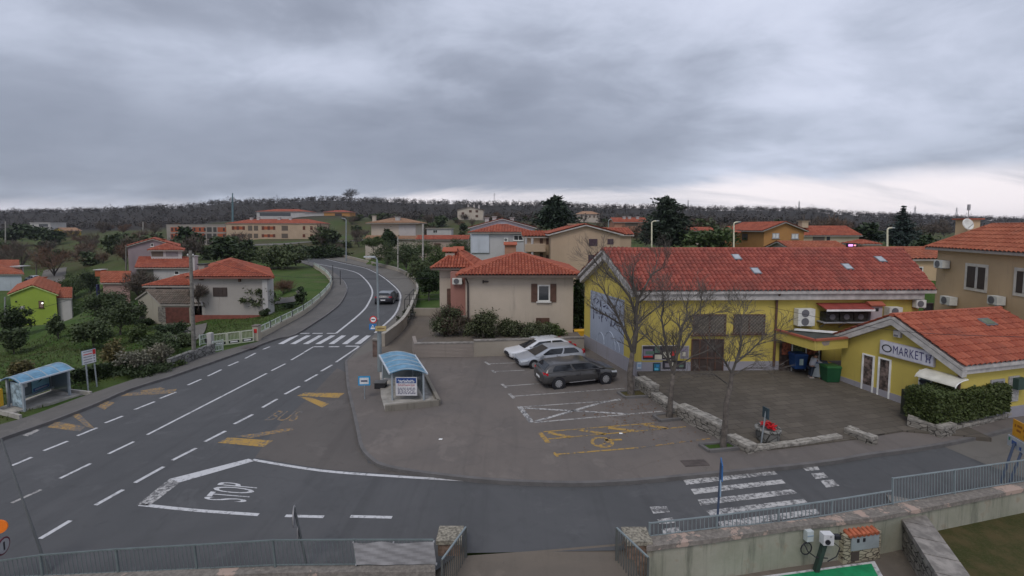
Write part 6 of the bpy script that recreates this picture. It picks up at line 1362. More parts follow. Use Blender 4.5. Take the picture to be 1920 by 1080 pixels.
s3_ = thing('yellow_sign', 'narrow faded yellow direction plate on the street lamp', 'sign', P(713, 616, Yd)); c = P(714, 616, Yd - .24); board(s3_, 'plate', c, (1, .1, 0), .62, .3, .02, plain('faded_yellow', (.42, .32, .14), var=.2)); board(s3_, 'lettering', c, (1, .1, 0), .42, .06, .01, plain('print_brown', (.2, .13, .06)), off=.016)
# bus stop sign
bs_ = thing('bus_stop_sign', 'blue framed bus stop sign with white field on the kerb', 'sign', G(684, 748, ZP)); a = G(684, 748, ZP); c = P(683, 714, a.y); MB().cyl(a, P(683.5, 722, a.y), .028, 7).build('post', MATS['galv'], bs_); board(bs_, 'plate', c, (1, .05, 0), .58, .46, .025, plain('sign_cyan', (.02, .25, .5))); board(bs_, 'field', c, (1, .05, 0), .44, .32, .01, MATS['sign_white'], off=.018); board(bs_, 'pictogram', c, (1, .05, 0), .32, .07, .008, plain('dark_navy', (.02, .03, .08)), off=.026)
# fence post signs in front
sg1 = thing('round_sign', 'thin round road sign seen from its edge behind the dull fence', 'sign', P(578, 1078, 10.9)); MB().cyl(P(582, 1092, 10.85), P(552, 952, 11.0), .03, 8).build('post', plain('dark_galv', (.13, .14, .14), .5, .3), sg1); c = P(551, 968, 11.0)
u = V(-.36, 1, 0); disc_on(sg1, 'disc', c, u, .25, plain('sign_back', (.25, .24, .24), .5, .3), -.01, .02); disc_on(sg1, 'rim', c, u, .26, MATS['grey'], .012, .006, r_in=.235); c2 = P(559, 998, 10.95); board(sg1, 'lower_plate', c2, u, .3, .34, .02, MATS['sign_back'])
sg2 = thing('blue_edge_sign', 'tall blue sign pair seen edge on above the pale picket fence', 'sign', P(1345, 985, 12.5)); MB().cyl(P(1344, 992, 12.5), P(1352, 868, 12.6), .032, 8).build('post', plain('post_navy', (.05, .07, .12)), sg2); u = V(.36, 1, 0)
board(sg2, 'upper_plate', P(1353, 880, 12.55), u, .5, .46, .03, plain('sign_blue', (.03, .12, .30))); board(sg2, 'lower_plate', P(1350, 912, 12.55), u, .42, .4, .03, plain('sign_pale', (.25, .35, .45)))
ys = thing('yellow_direction_sign', 'yellow direction board over a white plate on two dark posts', 'sign', P(1880, 905, 14.6)); a, b = P(1900, 785, 14.95), P(1940, 812, 14.1); u = V(b.x - a.x, b.y - a.y, 0); w = u.length; u.normalize(); n = V(u.y, -u.x, 0)
if n.dot(CAM - a) < 0: n = -n
o = on(a, a.z - .56); m = MB(); pbox(m, o, u, n, 0, w, 0, .56, -.03, 0); m.build('yellow_board', plain('amber', (.55, .26, .015)), ys); m = MB()
for u0, u1, v0, v1 in ((.1, .16, .33, .42), (.22, .45, .36, .44), (.2, .4, .2, .28), (.5, .7, .3, .37), (.55, .8, .12, .2)): pbox(m, o, u, n, u0 * w, u1 * w, v0, v1, .001, .006)
m.build('lettering', plain('amber_dark', (.25, .09, .01)), ys); o = on(a, a.z - .98) - u * .18; m = MB(); pbox(m, o, u, n, 0, w * .95, 0, .36, -.03, 0); m.build('white_board', plain('plate_grey', (.36, .38, .39)), ys); m = MB()
for u0, u1, v0, v1, k in ((.06, .14, .2, .3, 1), (.22, .45, .12, .25, 0), (.6, .68, .05, .16, 0)): pbox(m, o, u, n, u0 * w, u1 * w, v0, v1, .001, .006, k)
m.build('print', [plain('print_navy', (.03, .04, .15)), plain('print_green', (.03, .2, .1))], ys)
for x0, y0, x1, y1, Yd in ((1898, 830, 1874, 912, 14.8), (1913, 842, 1892, 908, 14.6)): MB().cyl(P(x1, y1, Yd - .1), P(x0, y0, Yd - .0) - n * .06, .035, 8).build('post', plain('post_navy', (.05, .07, .12)), ys)
os_ = thing('orange_beacon', 'round orange reflector disc on a post at the picture edge', 'sign', P(-6, 1085, 10.4)); MB().cyl(P(-10, 1120, 10.4), P(-4, 965, 10.4), .03, 8).build('post', MATS['dark_galv'], os_); disc_on(os_, 'disc', P(0, 986, 10.35), (1, .35, 0), .165, plain('disc_orange', (.75, .17, .01), .5), .02, .03)  # sign disc in one plain orange colour
rs = thing('no_entry_sign', 'white round sign with dark red rim below the orange disc', 'sign', P(4, 1025, 10.3)); c = P(5, 1024, 10.3); u = V(-.3, 1, 0); disc_on(rs, 'disc', c, u, .2, plain('wine', (.10, .015, .03)), 0, .02); disc_on(rs, 'face', c, u, .165, plain('sign_dull', (.3, .3, .31)), .021, .005); board(rs, 'bar', c, u, .04, .2, .006, MATS['black'], off=.03)
m = MB(); m.beam(c + V(-.05, .04, 0), P(-12, 1040, 10.42), .04); m.build('bracket', MATS['dark_galv'], rs)
gp_ = thing('leaning_pole', 'thin grey pole leaning over the mesh fence at the road edge', 'pole', P(98, 1082, 10.7)); MB().tube([P(104, 1098, 10.7), P(78, 1038, 10.8), P(2, 822, 10.9)], [.045, .03, .018], 8).build('pole', plain('pole_asphalt', (.105, .112, .112), .7), gp_)
# utility pole and village lamps
up_ = thing('utility_pole', 'weathered wooden utility pole by the garage drive', 'pole', G(364, 676, 0)); a = G(364, 676, 0); MB().tube([a - V(0, 0, .3), P(357, 470, a.y)], [.125, .09], 9).build('pole', plain('grey_wood', (.16, .15, .13), .9, var=.3, scale=8), up_); MB().beam(P(351, 480, a.y), P(363, 480, a.y), .08).build('crossarm', MATS['grey_wood'], up_); m = MB()
for x in (352, 357, 362): m.cyl(P(x, 479, a.y), P(x, 476, a.y), .04, 6)
m.build('insulator', MATS['white_frame'], up_)
def pole(name, label, px, py0, py1, Y, r, mat, arm=None, cat='street lamp', group=None):
    a, b = P(px, py1, Y), P(px, py0, Y); root = thing(name, label, cat, a, group); MB().tube([a - V(0, 0, .5), b], [r, r * .75], 7).build('pole', MATS[mat], root)
    if arm: q = P(px + arm, py0 - 3, Y); MB().tube([b, b.lerp(q, .3) + V(0, 0, .1), q], r * .7, 6).build('arm', MATS[mat], root); MB().box(q, (abs(q.x - b.x) * .5, .25, .1)).build('lamp_head', MATS['lamp_shell'], root)
    return root
pole('street_lamp', 'cream street lamp rising behind the hall ridge in front of the dark pine', 1222, 417, 470, 60, .11, 'cream_pole', 11, group='cream street lamps behind the hall'); pole('street_lamp', 'cream street lamp in front of the orange house porch', 1376, 419, 472, 60, .11, 'cream_pole', 10, group='cream street lamps behind the hall'); pole('street_lamp', 'cream street lamp at the roof end of the hall beside the spruce', 1664, 430, 475, 52, .11, 'cream_pole', 10, group='cream street lamps behind the hall')
pole('street_lamp', 'small grey lamp post beside the salmon house', 1141, 414, 445, 110, .13, 'galv', 5); pole('power_pole', 'concrete power pole in the olive garden left of the chimney', 793, 420, 545, 62, .16, 'concrete', cat='pole'); pole('power_pole', 'grey pole in front of the round evergreen at the bend', 746, 443, 500, 78, .12, 'concrete', cat='pole'); pole('street_lamp', 'slim grey lamp standing where the road meets the parapet', 649, 412, 488, 112, .16, 'galv', -7); pole('power_pole', 'short pole beside the round evergreen', 738, 440, 468, 118, .14, 'concrete', cat='pole')
pole('power_pole', 'lone pole standing in the far meadow', 268, 416, 442, 240, .3, 'concrete', cat='pole'); pole('power_pole', 'wooden pole among brown trees below the meadow', 68, 475, 520, 115, .16, 'grey_wood', cat='pole'); pole('power_pole', 'short pole beside the lilac house wall', 236, 460, 510, 79, .14, 'grey_wood', cat='pole'); pole('power_pole', 'pole near the dark evergreens at the edge of the view', 10, 415, 460, 190, .22, 'concrete', cat='pole')
for i, x in enumerate((624, 638)): pole('marker_post', ('dark thin marker post where the inner fence bends', 'dark thin marker post on the inner pavement of the bend')[i], x, (497, 507)[i], (530, 540)[i], (72, 66)[i], .06, 'dark', cat='post')
mst = thing('radio_mast', 'tall teal tubular radio mast behind the apartment block', 'mast', P(436, 415, 235)); MB().tube([P(436.5, 425, 235), P(436, 378, 235)], [.5, .42], 10).build('mast', plain('mast_teal', (.10, .17, .19)), mst); MB().tube([P(436, 378, 235), P(436, 362, 235)], [.35, .25], 8).build('top_section', MATS['mast_teal'], mst); m = MB()
for k in range(3): a_ = k * 2.1; m.box(P(436, 374, 235) + V(math.cos(a_) * .8, math.sin(a_) * .8, 0), (.4, .4, 2.4))
m.build('antenna', MATS['grey'], mst)
PYL = None
def pylon(px, py0, py1, Y, label):
    a = P(px, py1, Y); h = P(px, py0, Y).z - a.z; root = thing('pylon', label, 'pylon', a, 'power pylons on the ridge'); m = MB(); w = h * .09
    for sx_, sy_ in ((-1, -1), (1, -1), (1, 1), (-1, 1)): m.tube([a + V(sx_ * w, sy_ * w, -4), a + V(sx_ * w * .15, sy_ * w * .15, h * .8), a + V(0, 0, h)], [.28, .2, .14], 4)
    m.build('tower', MATS['grey'], root); m = MB()
    for f_ in (.66, .8): m.tube([a + V(-h * .17, 0, h * f_), a + V(0, 0, h * (f_ + .04)), a + V(h * .17, 0, h * f_)], .16, 4)
    m.build('crossarm', MATS['grey'], root)
for q in ((927, 361, 378, 'steel pylon on the ridge above the hill house'), (1290, 374, 388, 'steel pylon on the ridge just past the dark pine'), (1498, 376, 390, 'steel pylon on the ridge above the cream long house'), (1715, 385, 403, 'steel pylon on the ridge between spruce and dish'), (1793, 388, 406, 'steel pylon on the ridge closest to the dish antenna'), (740, 368, 376, 'short steel pylon on the ridge right of the big bare tree')): pylon(q[0], q[1], q[2], 660, q[3].replace(' right of', ' past'))
# lit display above the hall ridge
ld = thing('display_board', 'small lit purple display board on a post behind the hall ridge', 'display', P(1597, 470, 36)); MB().box(P(1597, 460, 36), (.8, .15, .34)).build('case', MATS['black'], ld); mg, tg, bg_ = newmat('display_glow'); bg_.inputs['Emission Color'].default_value = (.75, .12, .9, 1); bg_.inputs['Emission Strength'].default_value = 1.0; MB().box(P(1595, 460, 35.9), (.34, .02, .16)).build('screen', mg, ld); mg2, tg2, bg2 = newmat('display_red'); bg2.inputs['Emission Color'].default_value = (.8, .05, .1, 1); bg2.inputs['Emission Strength'].default_value = .7; MB().box(P(1603, 460, 35.9), (.16, .02, .12)).build('lamp', mg2, ld); MB().beam(P(1597, 463, 36.05), P(1597, 480, 36.05), .08).build('post', MATS['grey'], ld); MB().box(P(1596, 468, 35.9), (.5, .05, .2)).build('lower_plate', MATS['white_frame'], ld)
# overhead cables
def wire(label, pts, r=.012):
    q = [P(*p) for p in pts]; q = smooth(q, 6); o = MB().tube(q, r, 4).build('overhead_cable', MATS['black']); tag(o, label, 'cable'); return o
wire('long black cable sagging across the market gable and roof', [(1440, 575, 25.0), (1560, 600, 22.5), (1700, 622, 18.0), (1920, 632, 16.5), (2100, 636, 15.5)]); wire('black cable stretched across the road bend to the cream house', [(357, 478, 32), (500, 515, 33), (690, 523, 34.5), (872, 520, 36)]); wire('black cable crossing in front of the lime green house', [(-60, 590, 60), (60, 580, 62), (140, 560, 64), (220, 545, 66)], .03); wire('thin cable along the tan house wall', [(1796, 557, 30.0), (1850, 566, 28.2), (1925, 578, 25.8)], .02)
# ------------------------------------------------------------------ wall units and bins
def acu(label, h, wl, bx, depth=.32, fans=1, name='air_conditioner'):
    o, e, n, w, z = rect_on(h, wl, *bx); root = thing(name, label, 'air conditioner', o, 'air conditioning units on the walls'); m = MB(); pbox(m, o, e, n, 0, w, 0, z, .06, depth); m.build('casing', MATS['ac_white'], root)
    for i in range(fans):
        zc = z * (i + .5) / fans; r = min(w * .3, z / fans * .42); m = MB(); m.lathe((0, 0, 0), [(0, .008), (r, .008), (r, 0), (r * 1.08, 0), (r * 1.08, .018), (0, .018)], 18); m.v = [tuple(o + e * (w * .42 + x) + V(0, 0, zc + y) + n * (depth - .004 + q)) for x, y, q in m.v]; f = m.build('fan_grille', MATS['fan_grey'], root)
    for u in (.15, .8): m = MB(); pbox(m, o, e, n, w * u, w * u + .04, -.06, -.003, 0, depth); m.build('bracket', MATS['grey'], root)
    return root
acu('tall twin fan air conditioner beside the brown downpipe on the hall', hall, 'f', (1487, 577, 1518, 608), .45, 2); acu('tall twin fan air conditioner near the lilac chimney on the hall', hall, 'f', (1655, 574, 1679, 602), .45, 2); acu('small air conditioner high at the end of the hall wall', hall, 'f', (1709, 561, 1727, 575)); acu('air conditioner on the corner of the tan house below its eave', tanh, 'f', (1766, 488, 1783, 502), .5); acu('air conditioner above the market ridge on the tan house', tanh, 'f', (1778, 556, 1797, 571), .5); acu('air conditioner under the wide window gap of the tan house', tanh, 'f', (1869, 555, 1888, 571), .5); acu('air conditioner on the dark red porch wall of the cream house', hip, ((-4.8, 35.14), (-3.3, 35.14)), (849, 521, 867, 532)); acu('small air conditioner on the wall of the grey blue house', bw, 'f', (945, 446, 953, 453), .5)
window(hall, 'f', 1733, 568, 1749, 588, frame=MATS['dark_wood'], pane=MATS['dark'], sill=False)
cs = thing('condenser_rack', 'black condenser units on a rack under a small red awning', 'condenser', V(17.6, 25.2, 3)); o, e, n, w, z = rect_on(hall, 'f', 1534, 583, 1613, 602); m = MB()
for i in range(3): pbox(m, o, e, n, w * i / 3 + .03, w * (i + 1) / 3 - .03, .12, z, .1, .55)
m.build('casing', plain('condenser_black', (.022, .024, .02), var=.5, scale=9), cs); m = MB()
for u in (.17, .5, .83): m.lathe((0, 0, 0), [(0, 0), (.16, 0), (.16, .02), (0, .02)], 14); m.v[-56:] = [tuple(o + e * (w * u + x) + V(0, 0, z * .6 + y) + n * (.55 + q)) for x, y, q in m.v[-56:]]
m.build('fan_grille', MATS['fan_grey'], cs); m = MB(); pbox(m, o, e, n, -.1, w + .1, 0, .06, 0, .6)
for u in (.05, .5, .95): m.beam(o + e * (w * u) + V(0, 0, -.35), o + e * (w * u) + n * .5, .04)
m.build('rack', MATS['grey'], cs); o, e, n, w, z = rect_on(hall, 'f', 1530, 569, 1618, 579); m = MB(); a = o + V(0, 0, z); m.prism([a, a + e * w, a + e * w + n * .85 + V(0, 0, -.22), a + n * .85 + V(0, 0, -.22)], (0, 0, .05)); m.build('awning', plain('awning_red', (.25, .05, .04), var=.2), cs)
m = MB(); m.beam(a + n * .86 + V(0, 0, -.24), a + e * w + n * .86 + V(0, 0, -.24), .03, .1); m.build('awning_edge', MATS['white_paint'], cs)
fc = thing('wall_chimney', 'lilac rendered chimney with small red tile cap on the hall front', 'chimney', V(19.4, 25, 2.5)); o, e, n, w, z = rect_on(hall, 'f', 1619, 571, 1640, 620); m = MB(); pbox(m, o, e, n, 0, w, 0, z, 0, .5); m.build('shaft', stucco('chimney_lilac', (.40, .36, .38)), fc); m = MB(); m.prism([o + e * -.08 + n * -.0 + V(0, 0, z), o + e * (w + .08) + V(0, 0, z), o + e * (w + .08) + n * .6 + V(0, 0, z), o + e * -.08 + n * .6 + V(0, 0, z)], (0, 0, .05)); m.prism([o + e * -.1 + V(0, 0, z + .054), o + e * -.1 + n * .62 + V(0, 0, z + .054), o + e * -.1 + n * .31 + V(0, 0, z + .24)], e * (w + .2)); m.build('tile_cap', MATS['roof_red'], fc); m = MB(); pbox(m, o, e, n, w * .35, w * .65, z - .3, z - .12, .5, .506); m.build('flue_opening', MATS['dark'], fc)
def bin_(name, label, px0, px1, py0, py1, Y, mat, lid, wheels=True, group=None, taper=.85, d=.62):
    a, b = P(px0, py1, Y), P(px1, py1, Y); h = P(px0, py0, Y).z - a.z; root = thing(name, label, 'bin', (a + b) / 2, group); w = (b.x - a.x) / 2; c = (a + b) / 2 + V(0, d / 2, 0); m = MB()
    m.hexa([c + V(sx_ * w * taper, sy_ * d / 2 * taper, .05) for sx_, sy_ in ((-1, -1), (1, -1), (1, 1), (-1, 1))], [c + V(sx_ * w, sy_ * d / 2, h * .88) for sx_, sy_ in ((-1, -1), (1, -1), (1, 1), (-1, 1))]); m.build('body', mat, root); m = MB()
    m.hexa([c + V(sx_ * w * 1.06, sy_ * d * .54, h * .884) for sx_, sy_ in ((-1, -1), (1, -1), (1, 1), (-1, 1))], [c + V(sx_ * w * .96, sy_ * d * .46, h) for sx_, sy_ in ((-1, -1), (1, -1), (1, 1), (-1, 1))]); m.build('lid', lid, root)
    for s in (-1, 1): MB().cyl(c + V(s * w * .8, d * .3, .08), c + V(s * w * .92, d * .3, .08), .08, 10).build('wheel', MATS['rubber'], root)
    MB().beam(c + V(-w * .8, d * .56, h * .86), c + V(w * .8, d * .56, h * .86), .03).build('handle', lid, root); return root, c, w, h, d
gr = plain('bin_green', (.012, .075, .03), .5); bin_('wheelie_bin', 'green wheelie bin in front of the yellow bin by the market', 1550, 1577, 687, 719, 23.4, gr, plain('bin_green_lid', (.02, .10, .03), .5)); bin_('wheelie_bin', 'yellow bin behind the green one under the flat canopy', 1536, 1560, 681, 713, 24.0, plain('bin_yellow', (.42, .30, .02), .5), plain('bin_yellow_lid', (.5, .33, .03), .5))
r_, c, w, h, d = bin_('recycling_bin', 'large blue bin with pale sticker under the flat canopy', 1490, 1514, 664, 694, 24.6, plain('bin_blue', (.012, .05, .16), .5), plain('bin_blue_lid', (.015, .06, .2), .5)); m = MB(); m.box(c + V(.0, -d * .5 - .0, h * .5), (.2, .02, .34)); m.build('sticker', plain('sticker', (.4, .5, .45)), r_)
ck = thing('display_freezer', 'pale grey chest freezer beside the bending person', 'freezer', P(1540, 705, 24.3)); c = P(1536, 692, 24.3); MB().box(c, (.7, .6, .75), rz=-.5).build('chest', plain('freezer_grey', (.30, .33, .35), .4), ck); MB().box(c + V(0, 0, .41), (.74, .64, .06), rz=-.5).build('lid', MATS['bin_blue'], ck)
yb2 = thing('yellow_crate', 'small yellow crate behind the wall between house and hall', 'crate', P(1086, 634, 33)); c = P(1086, 626, 33); m = MB(); m.hexa([c + V(sx_ * .3, sy_ * .25, -.25) for sx_, sy_ in ((-1, -1), (1, -1), (1, 1), (-1, 1))], [c + V(sx_ * .36, sy_ * .3, .25) for sx_, sy_ in ((-1, -1), (1, -1), (1, 1), (-1, 1))]); m.build('box', MATS['yellow'], yb2); m = MB(); m.box(c + V(0, 0, .27), (.8, .66, .05)); m.build('rim', MATS['yellow'], yb2)
rk = thing('red_gate_post', 'red brick gate post on the lane below the road', 'pillar', P(81, 545, 98)); MB().beam(P(81, 548, 98), P(81, 520, 98), .7).build('shaft', BRICK, rk); MB().box(P(81, 520, 98), (1, 1, .2)).build('cap', BRICK, rk)
# ------------------------------------------------------------------ fence and gate by the bend
gF = [G(x, y, ZP) for x, y in [(488, 634), (507, 624), (527, 613), (548, 602), (569, 590), (585, 578), (600, 565), (611, 553), (619, 542), (622, 532), (618, 523), (610, 514), (600, 507), (588, 500)]]
fr = thing('garden_fence', 'white and green garden fence on a low wall along the inner road bend', 'fence', gF[4]); m = MB()
for a, b in zip(gF[:-1], gF[1:]): m.beam(on(a, .22), on(b, .22), .2, .62)
m.build('base_wall', stucco('fence_base', (.40, .36, .29), .6), fr); FW = plain('fence_white', (.42, .46, .42)); FG = plain('fence_mesh', (.22, .28, .24))
for i, (a, b) in enumerate(zip(gF[:-1], gF[1:])):
    m = MB(); z0, z1 = .6, 1.02
    for z_ in (z0, z1): m.beam(on(a.lerp(b, .04), z_), on(b.lerp(a, .04), z_), .05, .06)
    m.beam(on(a.lerp(b, .5), z0), on(a.lerp(b, .5), z1), .05)
    for s in (.04, .96): m.beam(on(a.lerp(b, s), z0), on(a.lerp(b, s), z1), .05)
    k = max(4, int((b - a).length / .22))
    for j in range(1, k): m.cyl(on(a.lerp(b, j / k), z0), on(a.lerp(b, j / k), z1), .014, 4)
    m.build('panel', FW, fr); MB().beam(on(a, .5), on(a, 1.1), .09).build('post', plain('fence_post', (.06, .065, .06)), fr)
pl1 = thing('gate_pillar', 'pale gate pillar with red plate at the end of the garden fence', 'pillar', G(482, 638, ZP)); c = G(482, 638, ZP); MB().box(c + V(0, 0, .55), (.4, .4, 1.1)).build('shaft', stucco('fence_base', (.40, .36, .29)), pl1); MB().box(c + V(.02, -.21, .75), (.22, .03, .3)).build('red_plate', MATS['red'], pl1); MB().box(c + V(0, 0, 1.13), (.5, .5, .07)).build('cap', plain('cap_brown', (.16, .13, .11)), pl1)
gt = thing('driveway_gate', 'white framed driveway gate with three black panels', 'gate', G(440, 648, ZP)); a, b = G(400, 650, ZP), G(477, 640, ZP)
for i in range(3):
    p0, p1 = a.lerp(b, i / 3 + .015), a.lerp(b, (i + 1) / 3 - .02); m = MB(); 
    for z_ in (.16, .42, .98): m.beam(on(p0, z_), on(p1, z_), .05, .06)
    for s in (0, 1): m.beam(on(p0.lerp(p1, s), .13), on(p0.lerp(p1, s), 1.0), .06)
    for j in range(1, 9): m.cyl(on(p0.lerp(p1, j / 9), .42), on(p0.lerp(p1, j / 9), .98), .012, 4)
    pn = m.build('panel', plain('gate_cream', (.50, .51, .42)), gt); m = MB(); quadpanel(m, p0.lerp(p1, .1), p1.lerp(p0, .1), .2, .40, .03); pb = m.build('black_panel', MATS['black'], pn)
    m = MB(); quadpanel(m, p0.lerp(p1, .2) + V(0, -.02, 0), p1.lerp(p0, .2) + V(0, -.02, 0), .26, .34, .02); m.build('inset', MATS['white_paint'], pn)
pl2 = thing('gate_pillar', 'white gate pillar between the driveway gate and the small gate', 'pillar', G(395, 654, ZP)); c = G(395, 654, ZP); MB().box(c + V(0, 0, .55), (.3, .3, 1.15)).build('shaft', WHITE, pl2); MB().box(c + V(-.2, -.05, .6), (.14, .2, .3)).build('letter_box', MATS['black'], pl2)
for x, y, lab in ((384, 648, 'small white garden gate beside the utility pole'), (409, 661, 'short white lattice gate panel on the pavement')):
    a = G(x - 9, y, ZP); b = G(x + 9, y - 4, ZP); g2 = thing('garden_gate', lab, 'gate', (a + b) / 2); m = MB()
    for z_ in (.2, .55, .85): m.beam(on(a, z_), on(b, z_), .05, .05)
    for s in (0, 1): m.beam(on(a.lerp(b, s), .12), on(a.lerp(b, s), .9), .06)
    m.build('frame', plain('fence_white', (.42, .46, .42)), g2); m = MB()
    for j in range(6): m.beam(on(a.lerp(b, j / 6), .22), on(a.lerp(b, (j + 1) / 6), .83), .03)
    m.build('lattice', FW, g2)
lw_ = thing('garden_wall', 'mossy stone wall below the garage hedge along the pavement', 'wall', G(330, 690, 0)); m = MB(); q = [G(x, y, 0) for x, y in ((318, 694), (362, 678), (400, 664))]
for a, b in zip(q[:-1], q[1:]): m.beam(on(a, .3), on(b, .35), .3, .8)
m.build('stonework', MATS['stone_grey'], lw_)
# ------------------------------------------------------------------ person at the bins
def skin_mesh(name, joints, edges, mat, parent, sub=2):
    me = bpy.data.meshes.new(name); off = WLOC[parent.name]; me.from_pydata([tuple(Vector(j[0]) - off) for j in joints], edges, []); o = bpy.data.objects.new(name, me); COL.objects.link(o); s = o.modifiers.new('s', 'SKIN')
    for v, j in zip(me.skin_vertices[0].data, joints): v.radius = j[1] if isinstance(j[1], tuple) else (j[1], j[1])
    me.skin_vertices[0].data[0].use_root = True; o.modifiers.new('d', 'SUBSURF').levels = sub; dg = bpy.context.evaluated_depsgraph_get(); ev = bpy.data.meshes.new_from_object(o.evaluated_get(dg)); bpy.data.objects.remove(o); ev.materials.clear(); ev.materials.append(mat); ev.polygons.foreach_set('use_smooth', [True] * len(ev.polygons)); return link(name, ev, parent, off)
pc = P(1521, 708, 24.25); pr = thing('person', 'person in white jacket and dark trousers bending over the chest freezer', 'person', pc); s = .82
T = lambda x, y, z_: pc + V(x * s, y * s, z_ * s * .95)
hipz, sh_ = .88, 1.38
J = [(T(-.02, 0, hipz), .115), (T(.05, 0, 1.12), (.13, .1)), (T(.16, 0, sh_), (.15, .1)), (T(.24, .0, 1.5), .055), (T(.31, 0, 1.62), .085), (T(.33, 0, 1.72), .07), (T(-.02, .1, .8), .09), (T(.0, .13, .46), .065), (T(-.05, .14, .08), .045), (T(.08, .15, .04), .04), (T(-.02, -.1, .8), .09), (T(-.06, -.13, .46), .065), (T(-.14, -.14, .08), .045), (T(-.0, -.15, .04), .04), (T(.18, .2, 1.36), .065), (T(.32, .26, 1.14), .05), (T(.52, .2, 1.08), .035), (T(.18, -.2, 1.36), .065), (T(.34, -.26, 1.16), .05), (T(.56, -.2, 1.12), .035)]
E = [(0, 1), (1, 2), (2, 3), (3, 4), (4, 5), (0, 6), (6, 7), (7, 8), (8, 9), (0, 10), (10, 11), (11, 12), (12, 13), (2, 14), (14, 15), (15, 16), (2, 17), (17, 18), (18, 19)]
for k in (16, 19):
    w = Vector(J[k][0]); sg = 1 if k == 16 else -1
    J.append((w + V(.05, 0, -.01) * s, .032)); p_ = len(J) - 1; E.append((k, p_))
    for i in range(4): J.append((w + V(.09, (i - 1.5) * .022, -.01) * s, .010)); E.append((p_, len(J) - 1)); J.append((w + V(.125 - .006 * abs(i - 1.5), (i - 1.5) * .024, -.045) * s, .009)); E.append((len(J) - 2, len(J) - 1))
    J.append((w + V(.07, -sg * .045, -.02) * s, .011)); E.append((p_, len(J) - 1)); J.append((w + V(.1, -sg * .05, -.045) * s, .009)); E.append((len(J) - 2, len(J) - 1))
body = skin_mesh('body', J, E, plain('skin', (.36, .2, .14)), pr)
JK = [(T(-.02, 0, .80), (.175, .14)), (T(.03, 0, 1.02), (.165, .135)), (T(.10, 0, 1.24), (.18, .13)), (T(.17, 0, 1.40), (.14, .11)), (T(.18, .2, 1.37), .085), (T(.32, .26, 1.15), .068), (T(.49, .205, 1.09), .052), (T(.18, -.2, 1.37), .085), (T(.34, -.26, 1.17), .068), (T(.53, -.205, 1.13), .052)]
skin_mesh('jacket', JK, [(0, 1), (1, 2), (2, 3), (3, 4), (4, 5), (5, 6), (3, 7), (7, 8), (8, 9)], plain('jacket_white', (.52, .52, .56)), pr)
TR_ = [(T(-.02, 0, .84), (.15, .13)), (T(-.02, .1, .74), .105), (T(.0, .13, .46), .08), (T(-.05, .14, .1), .062), (T(-.02, -.1, .74), .105), (T(-.06, -.13, .46), .08), (T(-.14, -.14, .1), .062)]
skin_mesh('trousers', TR_, [(0, 1), (1, 2), (2, 3), (0, 4), (4, 5), (5, 6)], plain('trousers_navy', (.02, .03, .05)), pr)
m = MB(); m.lathe(T(.305, 0, 1.58), [(.0, -.05), (.085, 0), (.1, .07), (.085, .13), (.04, .165), (0, .17)], 14); m.build('hair', plain('hair_dark', (.02, .015, .012)), pr, smooth=True); m = MB()
for y in (-.14, .14): MB().box(T(.02 if y > 0 else -.07, y, .03), (.24, .09, .07)).build('shoe', plain('shoe_pale', (.4, .38, .36)), pr)
# litter and leaves on the car park
rng = np.random.default_rng(12); k = 420; px = rng.uniform(690, 1340, k); 
P0 = [G(x, y, ZP + .012) for x, y in zip(rng.normal(1210, 70, k), rng.normal(768, 26, k))]; P0 = [p for p in P0 if p.y < 25]
lf = leaf_obj('leaf_litter', quads(np.array([p[:] for p in P0]), .045, rng, 4.0), leafm('dead_leaf', [(.10, .045, .02), (.16, .08, .035), (.07, .035, .02)]), None, base=(5, 20, ZP)); tag(lf, 'brown fallen leaves scattered beside the stone wall', 'leaves', kind='stuff')
for x, y, lab in ((1164, 813, 'white scrap of paper lying in the hatched disabled bay'), (826, 702 + 122, 'pale paper scrap on the bare car park surface')): c = G(x, y, ZP + .02); o_ = MB().prism([c + V(-.07, -.03, 0), c + V(.06, -.04, 0), c + V(.08, .03, 0), c + V(-.05, .04, 0)], (0, .01, .02)).build('paper_scrap', MATS['white_paint']); tag(o_, lab, 'litter')
# ------------------------------------------------------------------ vegetation
OLIVE = leafm('olive_leaf', [(.042, .064, .024), (.056, .080, .032), (.070, .094, .042), (.048, .070, .028)]); DARKG = leafm('dark_leaf', [(.018, .034, .011), (.027, .046, .016), (.037, .058, .022)]); MIDG = leafm('mid_leaf', [(.03, .05, .014), (.055, .085, .025), (.09, .12, .045)])
OLEA = leafm('oleander_leaf', [(.03, .044, .018), (.05, .07, .032), (.085, .10, .055), (.04, .056, .025), (.12, .12, .075)]); YELG = leafm('yellow_leaf', [(.10, .085, .03), (.16, .13, .05), (.07, .07, .025), (.13, .12, .06)]); BROWN = leafm('brown_twig', [(.07, .055, .042), (.11, .085, .065), (.05, .042, .034)])
PINE = leafm('pine_needle', [(.012, .022, .014), (.025, .040, .024), (.04, .058, .036), (.02, .03, .02)]); SPRU = leafm('spruce_needle', [(.014, .028, .024), (.03, .048, .04), (.045, .065, .055)]); WOOD = leafm('winter_wood', [(.050, .042, .039), (.056, .047, .043), (.045, .039, .036), (.052, .044, .038), (.040, .042, .030)]); PALE = leafm('pale_twig', [(.17, .16, .12), (.11, .115, .075), (.22, .20, .16), (.08, .09, .05)]); HEDGE = leafm('hedge_leaf', [(.030, .052, .014), (.050, .078, .022), (.072, .10, .034), (.04, .064, .02), (.09, .105, .04)]); RUST = leafm('rust_leaf', [(.10, .055, .035), (.14, .08, .05), (.07, .05, .035)]); IVY = leafm('ivy_leaf', [(.02, .04, .012), (.045, .075, .022), (.03, .055, .018)])
gY = ground_y
